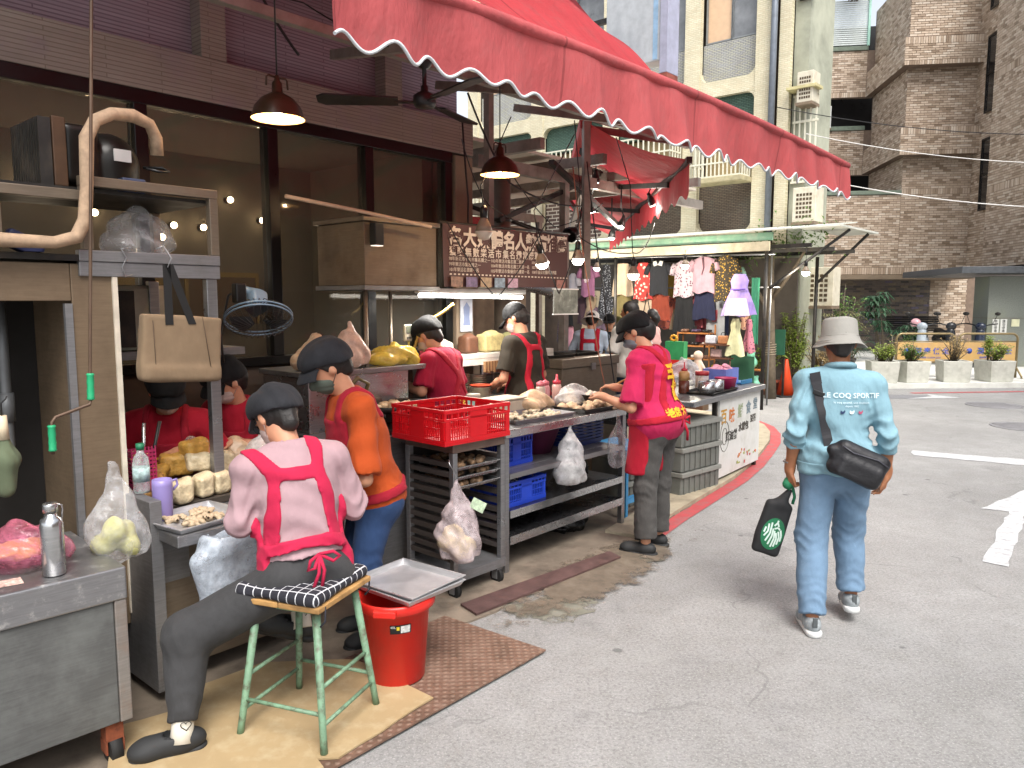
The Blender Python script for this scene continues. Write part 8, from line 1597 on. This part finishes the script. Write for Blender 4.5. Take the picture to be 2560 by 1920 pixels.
for e in (-1, 1): MB().tube([(e*.30, -.1, 0), (e*.22, .1, 1.1)], .016, 6).build('side_rail', mat('dark_wood', '#5a3624', .6), t)
for z in (.25, .50, .76, .98): MB().box(-.26, .26, -.06, .14, z, z+.018).build('shelf', MATS['dark_wood'], t)
for i, (x, z, lab, col) in enumerate(((-.10, 1.0, 'white book shaped handbag on the ladder shelf top', '#b9bcc4'), (.12, 1.0, 'small tan handbag on the ladder shelf top', '#a8714a'), (0, .78, 'white purse with red roses on the ladder shelf', '#b89a94'), (.02, .52, 'yellow knitted toy on the ladder shelf', '#c79a2a'))):
    o = SDF((-.14, -.08, -.01), (.14, .08, .24), .009).box((0, 0, .07), (.09, .035, .07), None, .02).build('handbag', mat('handbag_%d' % i, col, .6, var=.3, scale=20)); q = thing('handbag', lab, 'handbag', (11.64, 5.68-x, z), -R(90)); o.parent = q; o.name = 'bag_body'; MB().tube([(-.05, 0, .13), (-.03, 0, .19), (.03, 0, .19), (.05, 0, .13)], .006, 6).build('handle', BLACK, q)
t = thing('black_handbag', 'black handbag on long handles hanging from the rail', 'handbag', (11.6, 6.98, 1.12), -R(90)); s = SDF((-.22, -.1, -.02), (.22, .1, .3), .01); s.box((0, 0, .12), (.17, .05, .12), None, .03); s.build('bag_body', mat('black_leather', '#16161a', .4), t); MB().tube([(-.1, 0, .23), (-.03, 0, .55), (0, 0, .75), (.03, 0, .55), (.1, 0, .23)], .008, 6).build('handles', BLACK, t)
t = thing('green_red_box_sign', 'green and red standing box sign in front of the clothes shop', 'sign', (10.5, 5.82, 0), -R(90)); MB().box(-.16, .16, 0, .12, .80, 1.08).build('green_panel', mat('sign_green', '#2f8a52', .5), t); MB().box(-.16, .16, 0, .12, .55, .799).build('red_panel', mat('sign_red', '#c01f1c', .5), t); MB().box(-.15, .15, .02, .1, 0, .549).build('stand', DKMET, t)
s = SDF((-.1, -.1, -.02), (.1, .1, .12), .008)
for a in range(8): s.ell((.05*math.cos(a*.785), 0, .05+.04*math.sin(a*.785)), (.022, .02, .02), k=.01)
o = s.build('sunflower_ornament', mat('sunflower', '#c98a1c', .6)); tag(place(o, (10.55, 5.86, 1.081), -R(90)), 'yellow flower ornament on the green box sign', 'ornament')
t = thing('mannequin_doll', 'small cream stuffed doll in front of the ladder shelf', 'doll', (10.9, 5.62, .45), -R(90)); s = SDF((-.16, -.12, -.02), (.16, .12, .55), .01); s.ell((0, 0, .40), (.075, .07, .08)); s.cone((0, 0, .12), (0, 0, .3), .09, .06); s.cone((-.05, 0, .1), (-.07, -.03, 0), .03, .03); s.cone((.05, 0, .1), (.07, -.03, 0), .03, .03); s.cone((-.05, 0, .28), (-.12, 0, .18), .03, .025); s.cone((.05, 0, .28), (.12, 0, .18), .03, .025); s.build('doll_body', mat('cream_plush', '#c9b09c', .9), t); MB().box(-.15, .15, -.1, .1, -.45, -.03).build('crate_stand', mat('brown_crate', '#5a4632', .7), t)
t = thing('green_board', 'dark green board leaning below the child dresses', 'board', (11.95, 5.37, .0), -R(90)); MB().box(-.24, .20, 0, .03, .05, .80).build('board', mat('board_green', '#2a5a42', .6, var=.1), t); MB().box(-.25, .21, -.005, .035, .0, .049).build('foot', DKMET, t)
t = thing('green_board', 'second green board farther right behind the mint toys', 'board', (13.3, 5.35, .0), -R(90)); MB().box(-.15, .15, 0, .03, .75, 1.2).build('board', mat('board_green2', '#2a5f48', .6), t)
for x in (-.14, .14): MB().box(x-.015, x+.015, .0, .03, 0, .699).build('leg', DKMET, t)
t = thing('toy_stand', 'small wooden stand with mint green toys beside the orange cone', 'stand', (12.2, 5.33, 0), -R(90))
for e in (-1, 1): MB().tube([(e*.2, 0, 0), (e*.17, .04, .62)], .014, 6).build('side_rail', ORW, t)
MB().box(-.19, .19, -.06, .12, .55, .57).box(-.2, .2, -.06, .12, .22, .24).build('shelf', ORW, t)
MT = mat('mint_toy', '#7cc4a4', .5)
for lab, dx, z, r in (('mint round toy head on the toy stand top', 0, .571, .11), ('mint small toy left on the toy stand', -.10, .241, .07), ('mint small toy right on the toy stand', .09, .241, .08)):
    s = SDF((-.2, -.2, -.02), (.2, .2, .4), .012); s.ell((0, 0, r), (r, r*.8, r)); s.ell((0, 0, r*2.2), (r*.6, r*.5, r*.6), k=.03); s.ell((-r*.5, 0, r*2.7), (r*.2, r*.2, r*.3), k=.02); s.ell((r*.5, 0, r*2.7), (r*.2, r*.2, r*.3), k=.02); tag(place(s.build('toy', MT), (12.2, 5.33-dx, z), -R(90)), lab, 'toy')
for i, (x, y, z, lab) in enumerate(((11.0, 7.62, 2.27, 'lit bulb under the shop canopy left of the cream blouse'), (11.0, 5.94, 2.26, 'lit bulb in front of the white floral blouse'), (11.9, 4.37, 2.14, 'lit bulb hanging at the canopy right corner'))): bulb(lab, (x, y, z), [(x, y, 2.5)], True, .06, 45)
# ---- plants
def m_leaf(name, a, b):
    if name in MATS: return MATS[name]
    t = NT(name); co = t.coord(); t.base(t.ramp(t.noise(co, 7, 3), [(.3, c(a)), (.7, c(b))])); t.set(Roughness=.5)
    tl = t.add('ShaderNodeBsdfTranslucent'); tl.inputs[0].default_value = c(b); mx = t.add('ShaderNodeMixShader'); mx.inputs[0].default_value = .25; t.link(t.p.outputs[0], mx.inputs[1]); t.link(tl.outputs[0], mx.inputs[2]); t.link(mx.outputs[0], t.out.inputs[0]); MATS[name] = t.m; return t.m
LF = {'deep': m_leaf('deep_leaf', '#23402c', '#3f6344'), 'mid': m_leaf('mid_leaf', '#3f5f2a', '#6d8c42'), 'lime': m_leaf('lime_leaf', '#76903a', '#a9b95c'), 'dry': m_leaf('dry_leaf', '#8a7448', '#b8a070'), 'olive': m_leaf('olive_leaf', '#5b5a34', '#7f7d4c')}
BARK = mat('grey_bark', '#6a5f50', .85, var=.3, scale=14, bump=.6, bscale=40); TERRA = mat('terracotta', '#9a4a34', .7, var=.15); SOIL = mat('dark_soil', '#33281e', .95, bump=.5)
def leaf(mb, p, d, L, w, rnd, droop=.3):
    d = Vector(d).normalized(); s_ = d.cross(V3(0, 0, 1)); s_ = s_.normalized() if s_.length > .01 else V3(1, 0, 0); s_ = (s_+V3(rnd.uniform(-.4, .4), rnd.uniform(-.4, .4), rnd.uniform(-.4, .4))).normalized(); m1 = p+d*L*.5+V3(0, 0, .04*L); e = p+d*L-V3(0, 0, droop*L)
    mb.add([p, m1+s_*w*.5+V3(0, 0, .12*w), m1, m1-s_*w*.5+V3(0, 0, .12*w), e], [(0, 2, 1), (0, 3, 2), (1, 2, 4), (2, 3, 4)])
def plant(name, label, loc, kind, H, sp, n, leafm, seed=1, pot=None, stall=False, stems=6, L=.12, w=.05, group=None, cat='plant'):
    rnd = random.Random(seed); t = thing(name, label, cat, loc, 0, group, stall); fo = MB(); st_ = MB(); z0 = 0
    if pot:
        r, hh, m = pot; MB().lathe([(.001, 0), (r*.72, 0), (r*.95, hh*.85), (r, hh*.86), (r, hh), (r*.9, hh), (r*.86, hh*.9), (.001, hh*.9)], n=20).build('pot', m, t); MB().lathe([(.001, hh*.905), (r*.86, hh*.905)], n=16).build('soil', SOIL, t); z0 = hh*.9
    for k in range(stems):
        a = rnd.uniform(0, 6.283); r = sp*math.sqrt(rnd.random())*.9; base = V3(rnd.uniform(-.25, .25)*sp*.6, rnd.uniform(-.25, .25)*sp*.6, z0); top = V3(r*math.cos(a), r*math.sin(a), z0+H*rnd.uniform(.55, 1.0)*(1-.25*r/sp)); mid = base.lerp(top, .5)+V3(rnd.uniform(-.05, .05), rnd.uniform(-.05, .05), .06*H)
        st_.tube([base, mid, top], [.012*H**.5, .009*H**.5, .004], 5)
        per = max(1, n//stems)
        for j in range(per):
            f_ = rnd.uniform(.25, 1.0); p = (base.lerp(mid, f_*2) if f_ < .5 else mid.lerp(top, f_*2-1)); b = rnd.uniform(0, 6.283)
            if kind == 'whorl':
                if j % 8: continue
                p = mid.lerp(top, rnd.uniform(-.1, 1.0)) if j else top; q = p+V3(math.cos(b), math.sin(b), .4)*sp*.22; st_.cyl(p, q, .005, n=4, cap=False)
                for i in range(8): an = i*.785; leaf(fo, q, V3(math.cos(an), math.sin(an), .05), L*rnd.uniform(.8, 1.2), w, rnd, .45)
            elif kind == 'fern':
                for i in range(9):
                    g = i/8; q = p+V3(math.cos(b)*g*.35, math.sin(b)*g*.35, .16*g-.30*g*g)*H*.9; 
                    for e in (-1, 1): leaf(fo, q, V3(math.cos(b+e*1.2), math.sin(b+e*1.2), -.1), L*(1-g*.5), w, rnd, .3)
            else: leaf(fo, p, V3(math.cos(b), math.sin(b), rnd.uniform(-.1, .7)), L*rnd.uniform(.7, 1.25), w*rnd.uniform(.7, 1.2), rnd, .25)
    st_.build('stem', BARK, t); fo.build('foliage', leafm, t)['kind'] = 'stuff'; return t
plant('umbrella_tree', 'tall glossy umbrella tree growing against the charcoal tile wall', (9.95, 20.6, .1), 'whorl', 2.3, .75, 260, LF['deep'], 3, None, stems=6, L=.26, w=.075, cat='tree'); plant('umbrella_tree', 'lower bushy umbrella plant at the foot of the tall one', (10.6, 20.8, .1), 'whorl', 1.2, .6, 160, LF['deep'], 4, None, stems=7, L=.24, w=.07)
plant('fern_clump', 'dark fern clump left of the umbrella tree', (9.1, 20.4, .1), 'fern', 1.0, .5, 40, LF['deep'], 5, None, stems=10, L=.10, w=.03); plant('low_hedge', 'low dark green hedge beside the stone pillar', (12.1, 20.6, .1), 'leaf', .7, .6, 600, LF['deep'], 6, None, stems=40, L=.10, w=.05); plant('terracotta_pot_plant', 'small plant in a round terracotta pot under the umbrella tree', (10.35, 19.9, .1), 'leaf', .5, .25, 120, LF['mid'], 7, (.2, .32, TERRA), stems=10, L=.12, w=.04)
plant('feathery_shrub', 'tall feathery light green shrub behind the orange cone', (5.22, 14.15, 0), 'leaf', 1.55, .30, 2600, LF['lime'], 8, (.2, .25, TERRA), stems=46, L=.09, w=.03); plant('areca_palm', 'dull green palm clump right of the feathery shrub', (6.7, 16.0, .0), 'fern', 1.7, .6, 60, LF['olive'], 9, (.25, .3, DKMET), stems=16, L=.20, w=.022); plant('broad_leaf_shrub', 'dark shrub hanging over the canopy end', (7.9, 18.2, 0), 'leaf', 1.9, .5, 500, LF['mid'], 10, (.3, .35, DKMET), stems=26, L=.16, w=.06)
plant('potted_plant', 'lime leaved plant in red pot left of the orange cone', (4.70, 13.9, 0), 'leaf', .75, .34, 300, LF['lime'], 11, (.20, .26, TERRA), stems=14, L=.16, w=.05); plant('potted_plant', 'low lime plant in red pot right of the orange cone', (5.42, 14.0, 0), 'leaf', .35, .22, 120, LF['lime'], 12, (.17, .24, TERRA), stems=8, L=.12, w=.05); plant('dry_reed_clump', 'straw coloured dry reeds between the cones', (5.75, 14.3, 0), 'leaf', .95, .30, 500, LF['dry'], 13, (.18, .22, DKMET), stems=30, L=.20, w=.02); plant('terrace_plants', 'green plants trailing over the white roof terrace screen', (11.2, 26.2, 11.5), 'leaf', .8, 1.2, 500, LF['mid'], 14, None, stems=40, L=.2, w=.07)
t = thing('street_tree', 'slim grey tree trunk with bare forked branches beside the clothes shop', 'tree', (13.0, 5.30, 0)); MB().tube([(0, 0, 0), (.0, .03, .8), (-.02, .05, 1.5), (.05, .10, 2.2), (.1, .1, 2.7)], [.10, .085, .075, .06, .045], 12).build('trunk', BARK, t); MB().tube([(-.02, .05, 1.5), (.1, .45, 2.0), (.2, .9, 2.35)], [.05, .04, .03], 8).tube([(.0, .06, 1.7), (0, -.3, 2.2), (.1, -.5, 2.6)], [.045, .03, .02], 8).build('branch', BARK, t); MB().tube([(.1*math.cos(a*.9), .03+.1*math.sin(a*.9), .75+a*.006) for a in range(40)], .006, 5).build('twine', mat('pale_twine', '#a79a86', .8), t)
fo = MB(); rnd = random.Random(3)
for i in range(420): a = rnd.choice((V3(.1, .1, 2.6), V3(.2, .8, 2.45), V3(.1, -.5, 2.65))); leaf(fo, a+V3(rnd.gauss(0, .22), rnd.gauss(0, .22), rnd.gauss(.1, .16)), V3(rnd.uniform(-1, 1), rnd.uniform(-1, 1), rnd.uniform(-.5, .5)), .09, .04, rnd)
fo.build('crown', LF['mid'], t)['kind'] = 'stuff'
# traffic cones
for lab, x, y, H in (('orange traffic cone standing left, nearer the clothes shop', 4.90, 13.6, .66), ('orange traffic cone half hidden behind the walking man shoulder', 6.02, 15.72, .60)):
    t = thing('traffic_cone', lab, 'traffic cone', (x, y, 0), R(10), 'orange cones', False); MB().lathe([(.15, .03), (.028, H), (.02, H+.01), (.001, H+.01)], n=24).build('cone', mat('cone_orange', '#d6461c', .45, var=.06), t); MB().box(-.21, .21, -.21, .21, 0, .03).build('base', RUBBER, t, .008)
# planters
CONC = mat('white_planter_concrete', '#c2c2b8', .8, var=.08, bump=.25, dirt=('#8f9084', .5, 6))
for i, (x, lab, kind) in enumerate(((7.35, 'white concrete planter partly hidden by the walking man, with dry topped shrub', 'a'), (7.93, 'white concrete planter with low bushy shrub before the yellow barrier', 'b'), (8.82, 'white concrete planter with straw dry stems between the barriers', 'c'), (9.68, 'white concrete planter at the right end with a tall lime spike', 'd'))):
    y = 15.12+.07*(x-7.4); t = thing('planter', lab, 'planter', (x, y, .101), R(rb.uniform(-14, 14)), 'planters along the far kerb', False)
    V = []; 
    for r, z in ((.235, 0), (.265, .42), (.225, .42), (.215, .36)): V += [(-r, -r, z), (r, -r, z), (r, r, z), (-r, r, z)]
    MB().add(V, [(3, 2, 1, 0)]+[(a*4+k, a*4+(k+1) % 4, (a+1)*4+(k+1) % 4, (a+1)*4+k) for a in range(3) for k in range(4)]).build('box', CONC, t, .012); MB().box(-.214, .214, -.214, .214, .34, .365).build('soil', SOIL, t)
    lf = {'a': 'lime', 'b': 'mid', 'c': 'dry', 'd': 'lime'}[kind]; plant('planter_shrub', {'a': 'lime and tan shrub in the first planter from the left', 'b': 'low bushy green shrub in the second planter from the left', 'c': 'dry straw coloured stems in the third planter from the left', 'd': 'pale green shrub in the fourth planter from the left'}[kind], (x, y, .46), 'leaf', .50 if kind != 'c' else .65, .32, 520 if kind != 'c' else 260, LF[lf], 20+i, None, stems=34, L=.09, w=.03)
    if kind == 'd': plant('spiky_plant', 'tall lime green spike of leaves rising from the right end planter', (x-.14, y, .46), 'leaf', .82, .05, 420, LF['lime'], 31, None, stems=3, L=.10, w=.018)
    if kind == 'a': plant('dry_plant', 'tan dry stems sticking out of the first planter', (x+.15, y, .46), 'leaf', .62, .16, 90, LF['dry'], 32, None, stems=12, L=.08, w=.03)
# folding barriers
BRNZ = mat('bronze_tube', '#8a7a58', .4, .5, var=.2); YPAN = mat('peach_panel', '#c9a468', .55, var=.08, dirt=('#b8937a', .5, 4)); BLUI = mat('blue_print_ink', '#3a56b0', .6)
for i, (x0, lab, txt) in enumerate(((8.05, 'left steel tube barrier with yellow panel and blue lettering', '潤泰保全'), (9.36, 'right steel tube barrier with yellow panel and blue lettering', '潤泰保全'))):
    t = thing('crowd_barrier', lab, 'barrier', (x0, 16.0, .10), -R(2), 'tube barriers by the brown block', False); W_ = 1.2; r = .12; pts = [(0, 0, 0), (0, 0, .92-r)]+[(r-r*math.cos(a*R(15)), 0, .92-r+r*math.sin(a*R(15))) for a in range(1, 7)]+[(W_-r+r*math.sin(a*R(15)), 0, .92-r+r*math.cos(a*R(15))) for a in range(0, 7)]+[(W_, 0, 0)]
    MB().tube(pts, .024, 10).build('tube_frame', BRNZ, t); MB().box(.03, W_-.03, -.008, .008, .34, .74).build('panel', YPAN, t, .003); MB().cyl((.02, 0, .76), (W_-.02, 0, .76), .012, n=8).build('rail', BRNZ, t); MB().cyl((.02, 0, .32), (W_-.02, 0, .32), .012, n=8).build('rail', BRNZ, t)
    for k, ch in enumerate(txt): flat_text('lettering', ch, .15, BLUI, t, (.45+k*.19, -.010, .55), UP_FACING_MINUS_Y, .003)
    MB().lathe([(.001, -.004), (.06, -.002), (.001, .0)], 0, 0, 16, 0, 1, 1, Matrix.Translation((.22, -.010, .56)) @ Matrix.Rotation(R(90), 4, 'X')).build('emblem', BLUI, t); flat_text('lettering', '服務專線 02-8509-2689', .05, BLUI, t, (.68, -.010, .42), UP_FACING_MINUS_Y)
    for x in (0, W_): MB().tube([(x, -.22, 0), (x, -.2, .05), (x, -.05, .18), (x, 0, .22)], .02, 8).tube([(x, .22, 0), (x, .2, .05), (x, .05, .18), (x, 0, .22)], .02, 8).build('foot', BRNZ, t)
# parked scooters
def scooter(label, loc, rz, col, helmet):
    t = thing('parked_scooter', label, 'scooter', loc, rz, 'scooters by the brown block', False); bm = mat('scooter_'+col[1:], col, .3, var=.1)
    for y in (.62, -.62): w_ = MB().tube([(0, y+.20*math.cos(a*.3142), .24+.20*math.sin(a*.3142)) for a in range(20)], .055, 8, True).build('tyre', RUBBER, t); MB().cyl((-.04, y, .24), (.04, y, .24), .14, n=18).build('rim', STEEL, t)
    s = SDF((-.3, -1.0, 0), (.3, 1.0, 1.2), .018); s.cone((0, .48, .35), (0, .40, .85), .13, .10, .05); s.box((0, .0, .32), (.14, .38, .05), None, .04, .04); s.cone((0, -.25, .5), (0, -.75, .62), .17, .13, .06); s.ell((0, .63, .45), (.08, .2, .06), k=.03); s.build('bodywork', bm, t)
    s = SDF((-.25, -.9, .55), (.25, .1, .95), .016); s.cone((0, -.1, .74), (0, -.72, .80), .12, .11, .04); s.build('seat', BLACK, t); MB().tube([(-.34, .30, 1.05), (-.2, .38, 1.03), (0, .42, .98), (.2, .38, 1.03), (.34, .30, 1.05)], .016, 8).build('handlebar', BLACK, t); s = SDF((-.2, .2, .8), (.2, .6, 1.15), .014); s.ell((0, .42, .98), (.12, .09, .1)); s.build('headlamp_cowl', bm, t)
    for e in (-1, 1): MB().tube([(e*.24, .36, 1.05), (e*.30, .34, 1.2), (e*.32, .33, 1.26)], .007, 6).build('mirror_stalk', BLACK, t); MB().ball(e*.33, .33, 1.29, .065, .02, .045, 12, 6).build('mirror', DKMET, t)
    MB().cyl((0, .56, .3), (0, .62, .24), .03, n=8).build('fork', STEEL, t); MB().box(.10, .12, -.2, -.17, 0, .25).build('side_stand', DKMET, t)
    if helmet: tag(place(SDF((-.2, -.2, -.02), (.2, .2, .26), .012).ell((0, 0, .11), (.12, .14, .12)).below((0, 0, .02), (0, 0, -1)).build('helmet', mat('helmet_'+helmet[1], helmet[0], .3)), (loc[0]+helmet[2], loc[1]+helmet[3], loc[2]+.93), 0, False), helmet[1]+' helmet resting on a parked scooter', 'helmet')
scooter('pale parked scooter behind the left barrier', (10.3, 19.2, .10), R(150), '#9aa3ab', ('#c99aa0', 'pink', .0, .35)); scooter('black parked scooter with white cowl between the barriers', (11.0, 19.4, .10), R(165), '#26282b', None); scooter('dark blue parked scooter behind the right barrier', (11.7, 19.0, .10), R(140), '#20283a', ('#bfc2c4', 'white', .25, .4))
# unseen house row, added to block sky light and give brown reflections
ob = thing('added_facing_building', 'unseen brown tiled house row added to shade the lane', 'building', (11.5, -2.0, 0), 0, None, False); TB = m_brick('facing_brown_tile', '#8a6c54', '#a08268', '#5a4638', .2, .068, .008, 'yz'); MB().box(0, 5, -12, 13.5, 0, 7.5).build('wall', TB, ob)
for k in range(6):
    for z in (1.0, 4.2): w_ = MB().box(-.02, -.001, -11+k*3.9, -9.4+k*3.9, z, z+1.5).build('window', MATS['dark_window_glass'], ob); MB().box(-.06, -.021, -11.08+k*3.9, -9.32+k*3.9, z-.08, z-.001).build('window_sill', M_STONE, w_)
